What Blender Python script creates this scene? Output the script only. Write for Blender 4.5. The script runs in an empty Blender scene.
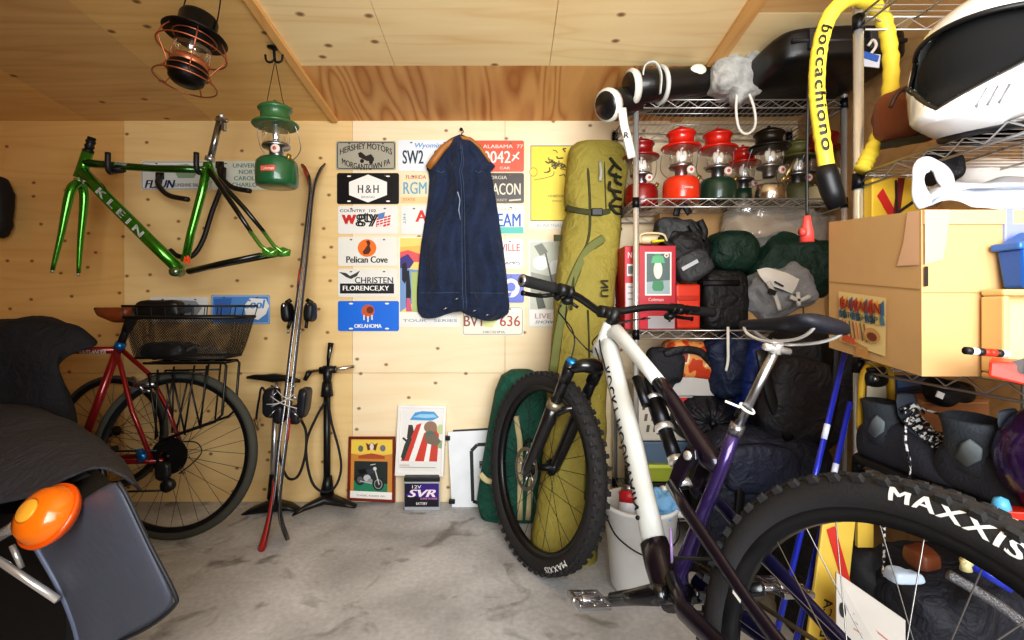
import bpy, bmesh, math, random
from mathutils import Vector, Matrix, noise
random.seed(7)
SC = bpy.context.scene
COL = SC.collection
PI = math.pi
V = Vector
# ------------------------------------------------------------------ camera model: photo pixel + depth -> point in the room
FPX, CX, CY, HC = 482.0, 508.0, 305.0, 1.0
YW = 2.447                      # depth of the back wall
def P(px, py, Y):
    return V(((px - CX) / FPX * Y, Y, HC + (CY - py) / FPX * Y))
# ------------------------------------------------------------------ materials
def lin(c):
    if isinstance(c, str):
        c = tuple(int(c[i:i + 2], 16) for i in (0, 2, 4))
    r = []
    for x in c[:3]:
        x = x / 255.0
        r.append(x / 12.92 if x <= .04045 else ((x + .055) / 1.055) ** 2.4)
    return (r[0], r[1], r[2], 1.0)
MATS = {}
def mat(name, col, rough=.55, metal=0.0, bump=0.0, bs=120.0, var=0.0, vs=9.0, coat=0.0, emit=0.0, sheen=0.0):
    if name in MATS: return MATS[name]
    m = bpy.data.materials.new(name); m.use_nodes = True
    nt = m.node_tree; b = nt.nodes['Principled BSDF']
    c = lin(col)
    b.inputs['Base Color'].default_value = c
    b.inputs['Roughness'].default_value = rough
    b.inputs['Metallic'].default_value = metal
    if coat: b.inputs['Coat Weight'].default_value = coat
    if sheen: b.inputs['Sheen Weight'].default_value = sheen
    tc = nt.nodes.new('ShaderNodeTexCoord')
    n = nt.nodes.new('ShaderNodeTexNoise'); n.inputs['Scale'].default_value = vs; n.inputs['Detail'].default_value = 4
    nt.links.new(tc.outputs['Object'], n.inputs['Vector'])
    v = var if var else .06
    mr = nt.nodes.new('ShaderNodeMapRange')
    mr.inputs['From Min'].default_value = .25; mr.inputs['From Max'].default_value = .75
    mr.inputs['To Min'].default_value = 1 - v; mr.inputs['To Max'].default_value = 1 + v
    nt.links.new(n.outputs['Fac'], mr.inputs['Value'])
    hs = nt.nodes.new('ShaderNodeHueSaturation'); hs.inputs['Color'].default_value = c
    nt.links.new(mr.outputs['Result'], hs.inputs['Value'])
    nt.links.new(hs.outputs['Color'], b.inputs['Base Color'])
    wr = any(k in name for k in ('nylon', 'cloth', 'bag', 'backpack', 'canvas', 'denim', 'ripstop', 'duffel', 'cover'))
    if bump:
        n2 = nt.nodes.new('ShaderNodeTexNoise'); n2.inputs['Scale'].default_value = bs; n2.inputs['Detail'].default_value = 3
        nt.links.new(tc.outputs['Object'], n2.inputs['Vector'])
        bp = nt.nodes.new('ShaderNodeBump'); bp.inputs['Strength'].default_value = bump; bp.inputs['Distance'].default_value = .01
        nt.links.new(n2.outputs['Fac'], bp.inputs['Height']); nt.links.new(bp.outputs['Normal'], b.inputs['Normal'])
        if wr:      # soft creases under the weave
            n3 = nt.nodes.new('ShaderNodeTexNoise'); n3.inputs['Scale'].default_value = 13; n3.inputs['Detail'].default_value = 4; n3.inputs['Distortion'].default_value = 1.6; nt.links.new(tc.outputs['Object'], n3.inputs['Vector'])
            b3 = nt.nodes.new('ShaderNodeBump'); b3.inputs['Strength'].default_value = .55; b3.inputs['Distance'].default_value = .03; nt.links.new(n3.outputs['Fac'], b3.inputs['Height']); nt.links.new(b3.outputs['Normal'], bp.inputs['Normal'])
    MATS[name] = m
    return m
def clear(name, tint=(255, 255, 255), gloss=.12, op=0.0, opcol=(230, 230, 225), rough=.03):
    """Thin clear sheet: transparent plus a little gloss (and a little milk)."""
    if name in MATS: return MATS[name]
    m = bpy.data.materials.new(name); m.use_nodes = True; nt = m.node_tree
    nt.nodes.remove(nt.nodes['Principled BSDF']); out = nt.nodes['Material Output']
    t = nt.nodes.new('ShaderNodeBsdfTransparent'); t.inputs['Color'].default_value = lin(tint)
    g = nt.nodes.new('ShaderNodeBsdfGlossy'); g.inputs['Roughness'].default_value = rough
    mx = nt.nodes.new('ShaderNodeMixShader')
    lw = nt.nodes.new('ShaderNodeLayerWeight'); lw.inputs['Blend'].default_value = .25
    ad = nt.nodes.new('ShaderNodeMath'); ad.operation = 'MULTIPLY_ADD'; ad.inputs[1].default_value = .6; ad.inputs[2].default_value = gloss
    nt.links.new(lw.outputs['Facing'], ad.inputs[0]); nt.links.new(ad.outputs[0], mx.inputs['Fac'])
    nt.links.new(t.outputs[0], mx.inputs[1]); nt.links.new(g.outputs[0], mx.inputs[2])
    last = mx
    if op:
        d = nt.nodes.new('ShaderNodeBsdfDiffuse'); d.inputs['Color'].default_value = lin(opcol)
        m2 = nt.nodes.new('ShaderNodeMixShader'); m2.inputs['Fac'].default_value = op
        nt.links.new(mx.outputs[0], m2.inputs[1]); nt.links.new(d.outputs[0], m2.inputs[2]); last = m2
    nt.links.new(last.outputs[0], out.inputs['Surface'])
    MATS[name] = m
    return m
# ------------------------------------------------------------------ mesh builder
def frame_from(z, x=None):
    z = z.normalized()
    a = x if x is not None else (V((0, 0, 1)) if abs(z.z) < .9 else V((1, 0, 0)))
    xx = (a - z * a.dot(z)).normalized(); yy = z.cross(xx)
    return Matrix((xx, yy, z)).transposed()
def TR(loc, rot=None, s=1.0):
    m = Matrix.Translation(V(loc))
    if rot is not None: m = m @ (rot.to_4x4() if isinstance(rot, Matrix) else Matrix.Rotation(rot, 4, 'Z'))
    return m @ Matrix.Scale(s, 4) if s != 1.0 else m
def EU(rx=0, ry=0, rz=0):
    return Matrix.Rotation(rz, 3, 'Z') @ Matrix.Rotation(ry, 3, 'Y') @ Matrix.Rotation(rx, 3, 'X')
def spow(x, e): return math.copysign(abs(x) ** e, x)
def catmull(pts, k=6, closed=False):
    pts = [V(p) for p in pts]; n = len(pts); out = []
    rng = range(n) if closed else range(n - 1)
    for i in rng:
        if closed: a, b, c, d = pts[i - 1], pts[i], pts[(i + 1) % n], pts[(i + 2) % n]
        else:
            b, c = pts[i], pts[i + 1]
            a = pts[i - 1] if i else b * 2 - c
            d = pts[i + 2] if i + 2 < n else c * 2 - b
        for j in range(k):
            t = j / k
            out.append(.5 * ((2 * b) + (c - a) * t + (2 * a - 5 * b + 4 * c - d) * t * t + (3 * b - a - 3 * c + d) * t ** 3))
    if not closed: out.append(pts[-1])
    return out
_T2 = {}
def text2d(s, bold=.0, shear=0.0, spacing=1.0, tess=0):
    """letter outlines scaled to the unit square; bold thickens by overprinting, tess slices for bent surfaces."""
    key = (s, bold, shear, spacing, tess)
    if key in _T2: return _T2[key]
    cu = bpy.data.curves.new('txt', 'FONT'); cu.body = s; cu.shear = shear; cu.space_character = spacing; cu.resolution_u = 3
    ob = bpy.data.objects.new('txt', cu)
    me = bpy.data.meshes.new_from_object(ob)
    if tess:
        bm = bmesh.new(); bm.from_mesh(me)
        xs_ = [v.co.x for v in bm.verts]; ys_ = [v.co.y for v in bm.verts]; n = int(tess * (max(xs_) - min(xs_)) / (max(ys_) - min(ys_)))
        for k, lo, hi, no in ((tess, min(ys_), max(ys_), V((0, 1, 0))), (n, min(xs_), max(xs_), V((1, 0, 0)))):
            for i in range(1, k): bmesh.ops.bisect_plane(bm, geom=bm.verts[:] + bm.edges[:] + bm.faces[:], plane_co=no * (lo + (hi - lo) * i / k), plane_no=no)
        bm.to_mesh(me); bm.free()
    vs = [(v.co.x, v.co.y) for v in me.vertices]; fs = [tuple(p.vertices) for p in me.polygons]
    bpy.data.objects.remove(ob); bpy.data.curves.remove(cu); bpy.data.meshes.remove(me)
    if bold:
        n = len(vs); v0, f0 = vs, fs; vs, fs = [], []
        for j, d in enumerate((-1, 1)):
            vs += [(x + d * bold * .9, y + d * bold * .3) for x, y in v0]; fs += [tuple(i + j * n for i in f) for f in f0]
    x0 = min(v[0] for v in vs); x1 = max(v[0] for v in vs); y0 = min(v[1] for v in vs); y1 = max(v[1] for v in vs)
    vs = [((x - x0) / (x1 - x0), (y - y0) / (y1 - y0)) for x, y in vs]
    _T2[key] = (vs, fs); return _T2[key]
class MB:
    def __init__(s): s.v = []; s.f = []; s.mi = []; s.sm = []
    def add(s, vs, fs, mi=0, smooth=True):
        o = len(s.v); s.v += [V(p) for p in vs]
        for f in fs: s.f.append(tuple(i + o for i in f)); s.mi.append(mi); s.sm.append(smooth)
        return s
    def hexa(s, b, t, mi=0):
        """b, t: four bottom and four top corners, same order."""
        return s.add(list(b) + list(t), [(0, 1, 2, 3), (7, 6, 5, 4), (0, 4, 5, 1), (1, 5, 6, 2), (2, 6, 7, 3), (3, 7, 4, 0)], mi, False)
    def box(s, c, size, R=None, mi=0):
        c = V(c); x, y, z = (q / 2 for q in size)
        q = [V(k) for k in ((-x, -y, -z), (-x, y, -z), (x, y, -z), (x, -y, -z), (-x, -y, z), (-x, y, z), (x, y, z), (x, -y, z))]
        if R is not None: q = [R @ k for k in q]
        q = [k + c for k in q]
        return s.hexa(q[:4], q[4:], mi)
    def bar(s, a, b, w, d, up=V((0, 1, 0)), mi=0):
        """rectangular bar from a to b; d measured along up."""
        a, b = V(a), V(b); L = (b - a).length
        return s.box((a + b) / 2, (d, w, L), frame_from(b - a, up), mi)
    def tube(s, pts, r, n=8, closed=False, cap=True, mi=0, up=None, smooth=True):
        pts = [V(p) for p in pts]; N = len(pts)
        if not isinstance(r, (list, tuple)): r = [r] * N
        tang = []
        for i in range(N):
            if closed: t = pts[(i + 1) % N] - pts[i - 1]
            else: t = pts[min(i + 1, N - 1)] - pts[max(i - 1, 0)]
            if t.length < 1e-9: t = V((0, 0, 1))
            tang.append(t.normalized())
        if up is not None: x = (V(up) - tang[0] * V(up).dot(tang[0])).normalized()
        else:
            a = V((0, 0, 1)) if abs(tang[0].z) < .9 else V((1, 0, 0))
            x = (a - tang[0] * a.dot(tang[0])).normalized()
        vs = []; fs = []
        for i in range(N):
            t = tang[i]
            ref = V(up) if up is not None else x
            x2 = ref - t * ref.dot(t)
            x = x2.normalized() if x2.length > 1e-6 else x
            y = t.cross(x)
            rr = r[i]; ra, rb = rr if isinstance(rr, (tuple, list)) else (rr, rr)
            for k in range(n):
                a = 2 * PI * k / n
                vs.append(pts[i] + x * (ra * math.cos(a)) + y * (rb * math.sin(a)))
        M = N if closed else N - 1
        for i in range(M):
            for k in range(n):
                j = (i + 1) % N; k2 = (k + 1) % n
                fs.append((i * n + k, i * n + k2, j * n + k2, j * n + k))
        if cap and not closed:
            fs.append(tuple(range(n - 1, -1, -1))); fs.append(tuple((N - 1) * n + k for k in range(n)))
        return s.add(vs, fs, mi, smooth)
    def lathe(s, prof, M=None, n=24, mi=0, smooth=True, a0=0, a1=2 * PI):
        full = abs(a1 - a0 - 2 * PI) < 1e-6; m = n if full else n + 1
        vs = []; fs = []
        for (r, z) in prof:
            for k in range(m):
                a = a0 + (a1 - a0) * k / n
                p = V((r * math.cos(a), r * math.sin(a), z)); vs.append(M @ p if M is not None else p)
        for i in range(len(prof) - 1):
            for k in range(n):
                k2 = (k + 1) % m
                fs.append((i * m + k, i * m + k2, (i + 1) * m + k2, (i + 1) * m + k))
        if full and prof[0][0] > 1e-5: fs.append(tuple(range(m - 1, -1, -1)))
        if full and prof[-1][0] > 1e-5: fs.append(tuple((len(prof) - 1) * m + k for k in range(m)))
        return s.add(vs, fs, mi, smooth)
    def ring(s, c, R, r, Rm=None, n=40, m=8, mi=0):
        c = V(c); pts = []
        for i in range(n):
            a = 2 * PI * i / n; p = V((R * math.cos(a), R * math.sin(a), 0))
            pts.append(c + (Rm @ p if Rm is not None else p))
        up = (Rm @ V((0, 0, 1))) if Rm is not None else V((0, 0, 1))
        return s.tube(pts, r, m, True, False, mi, up)
    def ell(s, c, rad, R=None, nu=20, nv=12, e=1.0, e2=None, mi=0, fn=None):
        """superellipsoid; fn(p, u, v) may move each local point."""
        c = V(c); e2 = e if e2 is None else e2; vs = []; fs = []
        for j in range(nv + 1):
            ph = -PI / 2 + PI * j / nv
            for i in range(nu):
                th = 2 * PI * i / nu
                p = V((rad[0] * spow(math.cos(ph), e2) * spow(math.cos(th), e), rad[1] * spow(math.cos(ph), e2) * spow(math.sin(th), e), rad[2] * spow(math.sin(ph), e2)))
                if fn: p = fn(p)
                vs.append(c + (R @ p if R is not None else p))
        for j in range(nv):
            for i in range(nu):
                i2 = (i + 1) % nu
                fs.append((j * nu + i, j * nu + i2, (j + 1) * nu + i2, (j + 1) * nu + i))
        return s.add(vs, fs, mi)
    def blob(s, c, rad, R=None, e=.5, amp=.012, fr=9.0, seed=0.0, nu=40, nv=26, mi=0, fold=0.0, ffr=18.0, fdir=(1, .3, .2)):
        """a soft bag: rounded box with lumps and creases."""
        c = V(c); fd = V(fdir).normalized(); sd = V((seed * 3.1, seed * 1.7, seed))
        def fn(p):
            d = p.normalized() if p.length > 1e-6 else V((0, 0, 1))
            w_ = p + noise.noise_vector(p * 5 + sd) * .03
            k = noise.noise((p * fr) + sd) * amp + noise.noise((p * fr * 2.7) + sd) * amp * .45 + (abs(noise.noise(w_ * fr * 1.5 + sd * 2)) - .22) * amp * 1.3
            if fold: k += fold * (abs(math.sin(ffr * p.dot(fd) + 2.5 * noise.noise(p * 6 + sd))) - .5)
            return p + d * k
        return s.ell(c, rad, R, nu, nv, e, e, mi, fn)
    def prism(s, poly, fn, w0, w1, mi=0, smooth=False):
        """poly of (u, v); fn(u, v, w) -> point."""
        n = len(poly)
        vs = [fn(u, v, w0) for u, v in poly] + [fn(u, v, w1) for u, v in poly]
        fs = [tuple(range(n - 1, -1, -1)), tuple(range(n, 2 * n))] + [(i, (i + 1) % n, n + (i + 1) % n, n + i) for i in range(n)]
        return s.add(vs, fs, mi, smooth)
    def grid(s, rows, mi=0, smooth=True, closed=False):
        n = len(rows[0]); vs = [p for r in rows for p in r]; fs = []
        for j in range(len(rows) - 1):
            for i in range(n if closed else n - 1):
                i2 = (i + 1) % n
                fs.append((j * n + i, j * n + i2, (j + 1) * n + i2, (j + 1) * n + i))
        return s.add(vs, fs, mi, smooth)
    def loft(s, secs, n=16, e=.8, mi=0, cap=True):
        """secs: (centre, half-vector a, half-vector b)."""
        rows = []
        for c, a, b in secs:
            rows.append([V(c) + V(a) * spow(math.cos(2 * PI * k / n), e) + V(b) * spow(math.sin(2 * PI * k / n), e) for k in range(n)])
        s.grid(rows, mi, True, True)
        if cap:
            o = len(s.v) - n * len(rows)
            s.f += [tuple(o + k for k in range(n - 1, -1, -1)), tuple(o + (len(rows) - 1) * n + k for k in range(n))]
            s.mi += [mi, mi]; s.sm += [True, True]
        return s
    def flat(s, poly, fn, mi=0):
        return s.add([fn(u, v) for u, v in poly], [tuple(range(len(poly)))], mi, False)
    def text(s, t, fn, mi=0, bold=0.0, shear=0.0, spacing=1.0):
        vs, fs = text2d(t, bold, shear, spacing)
        return s.add([fn(u, v) for u, v in vs], fs, mi, False)
    def build(s, name, mats, parent=None, bevel=0.0, sub=0, solid=0.0, seg=2, wn=False):
        me = bpy.data.meshes.new(name)
        inv = WM[parent.name].inverted() if parent is not None else None
        vs = [inv @ p for p in s.v] if inv is not None else s.v
        me.from_pydata([tuple(p) for p in vs], [], s.f)
        ms = mats if isinstance(mats, (list, tuple)) else [mats]
        for m in ms: me.materials.append(m)
        me.polygons.foreach_set('material_index', s.mi); me.polygons.foreach_set('use_smooth', s.sm)
        me.validate(); me.update()
        o = bpy.data.objects.new(name, me); COL.objects.link(o)
        if parent is not None: o.parent = parent; WM[o.name] = WM[parent.name]
        else: WM[o.name] = Matrix.Identity(4)
        if solid:
            q = o.modifiers.new('solid', 'SOLIDIFY'); q.thickness = solid; q.offset = 0
        if bevel:
            q = o.modifiers.new('bevel', 'BEVEL'); q.width = bevel; q.segments = seg; q.limit_method = 'ANGLE'; q.angle_limit = math.radians(40)
        if sub:
            q = o.modifiers.new('sub', 'SUBSURF'); q.levels = sub; q.render_levels = sub
        return o
WM = {}
def thing(name, label, cat, M=None, group=None):
    o = bpy.data.objects.new(name, None); COL.objects.link(o); o.empty_display_size = .05
    if M is None: M = Matrix.Identity(4)
    if not isinstance(M, Matrix): M = Matrix.Translation(V(M))
    o.matrix_world = M; WM[o.name] = M.copy()
    tag(o, label, cat, group)
    return o
def tag(o, label=None, cat=None, group=None, kind=None):
    if label: o['label'] = label
    if cat: o['category'] = cat
    if group: o['group'] = group
    if kind: o['kind'] = kind
    return o
def struct(o): o['kind'] = 'structure'; return o
def dup(root, M, label=None, group=None, swap=None):
    """copy of a thing with copies of its parts and sub-parts; swap {part name: material}."""
    r = root.copy(); COL.objects.link(r); r.matrix_world = M; WM[r.name] = M.copy()
    if label: r['label'] = label
    if group: r['group'] = group
    def cp(src, par):
        for ch in list(src.children):
            c = ch.copy(); COL.objects.link(c); c.parent = par; WM[c.name] = M.copy()
            base = ch.name.split('.')[0]
            if swap and base in swap:
                c.data = ch.data.copy(); c.data.materials.clear()
                c.data.materials.append(swap[base])
            cp(ch, c)
    cp(root, r)
    return r
# ================================================================== the room
def plywood(name, pale, dark, knot, axis='X', grain=.35, knots=1.0, ksc=5.5, big=False, seams=None):
    m = bpy.data.materials.new(name); m.use_nodes = True; nt = m.node_tree; b = nt.nodes['Principled BSDF']; L = nt.links.new
    tc = nt.nodes.new('ShaderNodeTexCoord'); mp = nt.nodes.new('ShaderNodeMapping'); L(tc.outputs['Object'], mp.inputs['Vector'])
    st = {'X': (1.0, 9, 9), 'Z': (9, 9, 1.0), 'Y': (9, 1.0, 9)}[axis]
    mp.inputs['Scale'].default_value = st
    n = nt.nodes.new('ShaderNodeTexNoise'); n.inputs['Scale'].default_value = 1.6; n.inputs['Detail'].default_value = 6; n.inputs['Distortion'].default_value = .6
    L(mp.outputs[0], n.inputs['Vector'])
    w = nt.nodes.new('ShaderNodeTexNoise'); w.inputs['Scale'].default_value = .55 if not big else .38; w.inputs['Detail'].default_value = 2; w.inputs['Distortion'].default_value = .4
    L(mp.outputs[0], w.inputs['Vector'])
    mu = nt.nodes.new('ShaderNodeMath'); mu.operation = 'MULTIPLY'; mu.inputs[1].default_value = 26 if big else 15
    L(w.outputs['Fac'], mu.inputs[0])
    sn = nt.nodes.new('ShaderNodeMath'); sn.operation = 'PINGPONG'; sn.inputs[1].default_value = 1.0; L(mu.outputs[0], sn.inputs[0])
    pw = nt.nodes.new('ShaderNodeMath'); pw.operation = 'POWER'; pw.inputs[1].default_value = 3.0 if not big else 2.2; L(sn.outputs[0], pw.inputs[0])
    ad = nt.nodes.new('ShaderNodeMath'); ad.operation = 'MULTIPLY_ADD'; ad.inputs[1].default_value = grain; L(pw.outputs[0], ad.inputs[0])
    m2 = nt.nodes.new('ShaderNodeMath'); m2.operation = 'MULTIPLY_ADD'; m2.inputs[1].default_value = .9; m2.inputs[2].default_value = -.25; L(n.outputs['Fac'], m2.inputs[0]); L(m2.outputs[0], ad.inputs[2])
    rp = nt.nodes.new('ShaderNodeMixRGB'); rp.inputs['Color1'].default_value = lin(pale); rp.inputs['Color2'].default_value = lin(dark); rp.use_clamp = True
    L(ad.outputs[0], rp.inputs['Fac'])
    last = rp
    if knots:
        k = nt.nodes.new('ShaderNodeTexVoronoi'); k.inputs['Scale'].default_value = ksc; k.inputs['Randomness'].default_value = .95
        ks = nt.nodes.new('ShaderNodeMapping'); L(tc.outputs['Object'], ks.inputs['Vector'])
        ks.inputs['Scale'].default_value = {'X': (.75, 0, 1.15), 'Z': (1.1, 0, .8), 'Y': (.9, 1.1, 0)}[axis] if not name.startswith('ceiling') else (.8, 1.15, 0)
        if not name.startswith('ceiling') and axis in 'XZ': ks.inputs['Scale'].default_value = (.85, 0, 1.1)
        k.voronoi_dimensions = '2D'
        if name.startswith('ceiling'): L(ks.outputs[0], k.inputs['Vector'])
        else:
            se = nt.nodes.new('ShaderNodeSeparateXYZ'); co = nt.nodes.new('ShaderNodeCombineXYZ'); L(ks.outputs[0], se.inputs[0]); L(se.outputs['X'], co.inputs['X']); L(se.outputs['Z'], co.inputs['Y']); L(co.outputs[0], k.inputs['Vector'])
        mr = nt.nodes.new('ShaderNodeMapRange'); mr.inputs['From Min'].default_value = .035; mr.inputs['From Max'].default_value = .09
        mr.inputs['To Min'].default_value = 1; mr.inputs['To Max'].default_value = 0
        L(k.outputs['Distance'], mr.inputs['Value'])
        sx = nt.nodes.new('ShaderNodeSeparateColor'); L(k.outputs['Color'], sx.inputs[0])
        gt = nt.nodes.new('ShaderNodeMath'); gt.operation = 'GREATER_THAN'; gt.inputs[1].default_value = 1 - .62 * knots; L(sx.outputs[0], gt.inputs[0])
        mk = nt.nodes.new('ShaderNodeMath'); mk.operation = 'MULTIPLY'; L(mr.outputs[0], mk.inputs[0]); L(gt.outputs[0], mk.inputs[1])
        mk2 = nt.nodes.new('ShaderNodeMath'); mk2.operation = 'MULTIPLY'; mk2.inputs[1].default_value = .85; L(mk.outputs[0], mk2.inputs[0])
        x = nt.nodes.new('ShaderNodeMixRGB'); x.inputs['Color2'].default_value = lin(knot); L(rp.outputs[0], x.inputs['Color1']); L(mk2.outputs[0], x.inputs['Fac']); last = x
    L(last.outputs[0], b.inputs['Base Color']); b.inputs['Roughness'].default_value = .62
    bp = nt.nodes.new('ShaderNodeBump'); bp.inputs['Strength'].default_value = .08; bp.inputs['Distance'].default_value = .004
    L(n.outputs['Fac'], bp.inputs['Height']); L(bp.outputs[0], b.inputs['Normal'])
    return m
M_wall = plywood('wall_plywood', (250, 232, 198), (238, 208, 160), (124, 72, 34), 'X', .22, .85, 8.0)
M_ceil = plywood('ceiling_plywood', (246, 224, 176), (226, 186, 128), (122, 62, 28), 'X', .35, .55, 5.5)
M_ceil2 = plywood('ceiling_plywood_tan', (222, 184, 128), (192, 146, 92), (104, 58, 28), 'X', .35, .55, 6)
M_strip = plywood('ceiling_plywood_figured', (222, 172, 110), (176, 112, 56), (112, 58, 26), 'Y', .75, 0, 6, True)
M_trim = plywood('trim_pine', (226, 178, 112), (190, 130, 70), (112, 58, 26), 'Y', .3, 0)
M_cornice = plywood('cornice_pine', (244, 214, 168), (224, 176, 120), (112, 58, 26), 'Z', .5, 0)
M_wallL = plywood('wall_plywood_dim', (226, 184, 118), (204, 154, 88), (112, 62, 28), 'X', .3, .85, 8.0)  # leftmost sheets: fall-off of light to the left painted as darker tan
M_wallM = plywood('wall_plywood_half_dim', (240, 210, 154), (224, 186, 122), (118, 66, 30), 'X', .26, .85, 8.0)  # next sheets: the same light fall-off painted in, milder
def concrete():
    m = bpy.data.materials.new('concrete'); m.use_nodes = True; nt = m.node_tree; b = nt.nodes['Principled BSDF']; L = nt.links.new
    tc = nt.nodes.new('ShaderNodeTexCoord')
    def nz(sc, det, dist=0):
        n = nt.nodes.new('ShaderNodeTexNoise'); n.inputs['Scale'].default_value = sc; n.inputs['Detail'].default_value = det; n.inputs['Distortion'].default_value = dist
        L(tc.outputs['Object'], n.inputs['Vector']); return n
    a = nz(2.2, 8, .4); r = nt.nodes.new('ShaderNodeValToRGB'); L(a.outputs['Fac'], r.inputs['Fac'])
    e = r.color_ramp.elements; e[0].position = .3; e[0].color = lin((158, 158, 160)); e[1].position = .68; e[1].color = lin((220, 221, 224))
    s = nz(4.5, 6, 1.6); rs = nt.nodes.new('ShaderNodeMapRange'); rs.inputs['From Min'].default_value = .56; rs.inputs['From Max'].default_value = .70; rs.inputs['To Max'].default_value = .62
    L(s.outputs['Fac'], rs.inputs['Value'])
    x = nt.nodes.new('ShaderNodeMixRGB'); x.inputs['Color2'].default_value = lin((88, 78, 68)); L(r.outputs[0], x.inputs['Color1']); L(rs.outputs[0], x.inputs['Fac'])
    # rust brown spot of oil near the middle
    f = nz(55, 4); rf = nt.nodes.new('ShaderNodeMapRange'); rf.inputs['From Min'].default_value = .35; rf.inputs['From Max'].default_value = .7; rf.inputs['To Min'].default_value = .9; rf.inputs['To Max'].default_value = 1.08
    L(f.outputs['Fac'], rf.inputs['Value'])
    mm = nt.nodes.new('ShaderNodeMixRGB'); mm.blend_type = 'MULTIPLY'; mm.inputs['Fac'].default_value = 1; L(x.outputs[0], mm.inputs['Color1']); L(rf.outputs[0], mm.inputs['Color2'])
    L(mm.outputs[0], b.inputs['Base Color']); b.inputs['Roughness'].default_value = .7
    bp = nt.nodes.new('ShaderNodeBump'); bp.inputs['Strength'].default_value = .15; bp.inputs['Distance'].default_value = .005; L(f.outputs['Fac'], bp.inputs['Height']); L(bp.outputs[0], b.inputs['Normal'])
    return m
X0, X1, YF = -2.75, 1.47, -0.75
CSL, CZ = .13, 1.935                # slope of the ceiling and its height at the back wall
def ceil_z(y): return CZ + CSL * (YW - y)
struct(MB().box(((X0 + X1) / 2, (YW + YF) / 2 - .5, -.05), (X1 - X0 + .4, YW - YF + 1.4, .1)).build('floor', concrete()))
SEAM = mat('seam_shadow', (206, 168, 118), .8)
def panel_wall(x0, x1, z0, z1, mm, name, y=YW):
    return struct(MB().box(((x0 + x1) / 2, y + .02, (z0 + z1) / 2), (x1 - x0, .04, z1 - z0)).build(name, mm))
# back wall: plywood sheets with hairline seams
w = MB()
g = .0009
xs = [X0 - .1, P(124, 200, YW).x, P(352, 0, YW).x + .002, P(505, 0, YW).x, X1 + .1]
zs = [0, P(0, 373, YW).z, 2.4]
for i in range(len(xs) - 1):
    for j in range(2):
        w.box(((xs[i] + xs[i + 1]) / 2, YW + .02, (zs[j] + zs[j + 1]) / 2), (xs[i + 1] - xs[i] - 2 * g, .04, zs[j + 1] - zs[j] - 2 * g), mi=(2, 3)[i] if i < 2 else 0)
w.box(((X0 + X1) / 2, YW + .05, 1.2), (X1 - X0 + .2, .03, 2.4), mi=1)
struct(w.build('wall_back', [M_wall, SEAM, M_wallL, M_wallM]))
M_wallR = plywood('wall_plywood_tan', (214, 176, 124), (180, 136, 88), (110, 60, 28), 'X', .4, 0, 9.0)
struct(MB().box((X1 + .03, (YW + YF) / 2, 1.2), (.06, YW - YF, 2.4)).build('wall_right', M_wallR))
struct(MB().box((X0 - .03, (YW + YF) / 2, 1.2), (.06, YW - YF, 2.4)).build('wall_left', M_wallR))
struct(MB().box(((X0 - .75) / 2, -.55, 1.2), (-.75 - X0, .06, 2.4)).build('wall_front_blocker', M_wallR))  # unseen wall piece, added to keep doorway daylight off the left side
# sloping ceiling of plywood sheets
def ceil_sheet(x0, x1, y0, y1, dz=0):
    b = [V((x0, y0, ceil_z(y0) + dz)), V((x0, y1, ceil_z(y1) + dz)), V((x1, y1, ceil_z(y1) + dz)), V((x1, y0, ceil_z(y0) + dz))]
    return b, [p + V((0, 0, .03)) for p in b]
c = MB(); xb = [X0, -2.13, -1.50, -.90]
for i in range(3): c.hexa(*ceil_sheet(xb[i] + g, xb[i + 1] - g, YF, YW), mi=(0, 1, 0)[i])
for a, b_, y0 in ((-.90, -.47, YF), (-.47, .172, YF), (.172, .86, YF)): c.hexa(*ceil_sheet(a + g, b_ - g, y0, 2.0), mi=2)
c.hexa(*ceil_sheet(-.90, .86, 2.002, YW), mi=3)
c.hexa(*ceil_sheet(.86, X1, YF, 1.70), mi=1); c.hexa(*ceil_sheet(.86, X1, 1.703, YW), mi=2)
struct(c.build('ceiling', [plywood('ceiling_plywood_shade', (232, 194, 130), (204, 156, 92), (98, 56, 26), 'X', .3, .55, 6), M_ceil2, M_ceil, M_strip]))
def batten(x, w_, name, h=.018):
    q = MB(); b, t = ceil_sheet(x - w_ / 2, x + w_ / 2, YF, YW - .02, -h); t = [p + V((0, 0, h)) for p in b]
    q.hexa(b, t); struct(q.build(name, M_trim, bevel=.002))
batten(-.875, .035, 'trim_1'); batten(.845, .055, 'trim_2')
struct(MB().box((.0, YW - .01, (P(0, 118, YW).z + P(0, 110.5, YW).z) / 2), (1.72, .02, .05)).build('trim_3', M_cornice))
# ------------------------------------------------------------------ camera, light
cd = bpy.data.cameras.new('camera'); cam = bpy.data.objects.new('camera', cd); COL.objects.link(cam)
cam.location = (0, 0, HC); cam.rotation_euler = (PI / 2, 0, 0)
cd.sensor_width = 36; cd.lens = FPX * 36 / 1024; cd.shift_x = (512 - CX) / 1024; cd.shift_y = -(320 - CY) / 1024; cd.clip_start = .02
SC.camera = cam
def area(name, loc, target, sx, sy, power, col=(1, 1, 1), spread=PI):
    l = bpy.data.lights.new(name, 'AREA'); l.shape = 'RECTANGLE'; l.size = sx; l.size_y = sy; l.energy = power; l.color = col
    o = bpy.data.objects.new(name, l); COL.objects.link(o); o.location = loc
    o.rotation_euler = (V(target) - V(loc)).to_track_quat('-Z', 'Y').to_euler(); l.spread = spread; return o
area('doorway_daylight', (.55, -1.0, 1.45), (.52, 2.4, .98), 1.9, 1.5, 42, (.96, .985, 1.0), math.radians(112))
area('ceiling_bounce', (.35, .2, 1.25), (.25, 1.1, 2.3), .7, .5, 11, (.97, .98, 1.0))
wd = bpy.data.worlds.new('world'); SC.world = wd; wd.use_nodes = True
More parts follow.
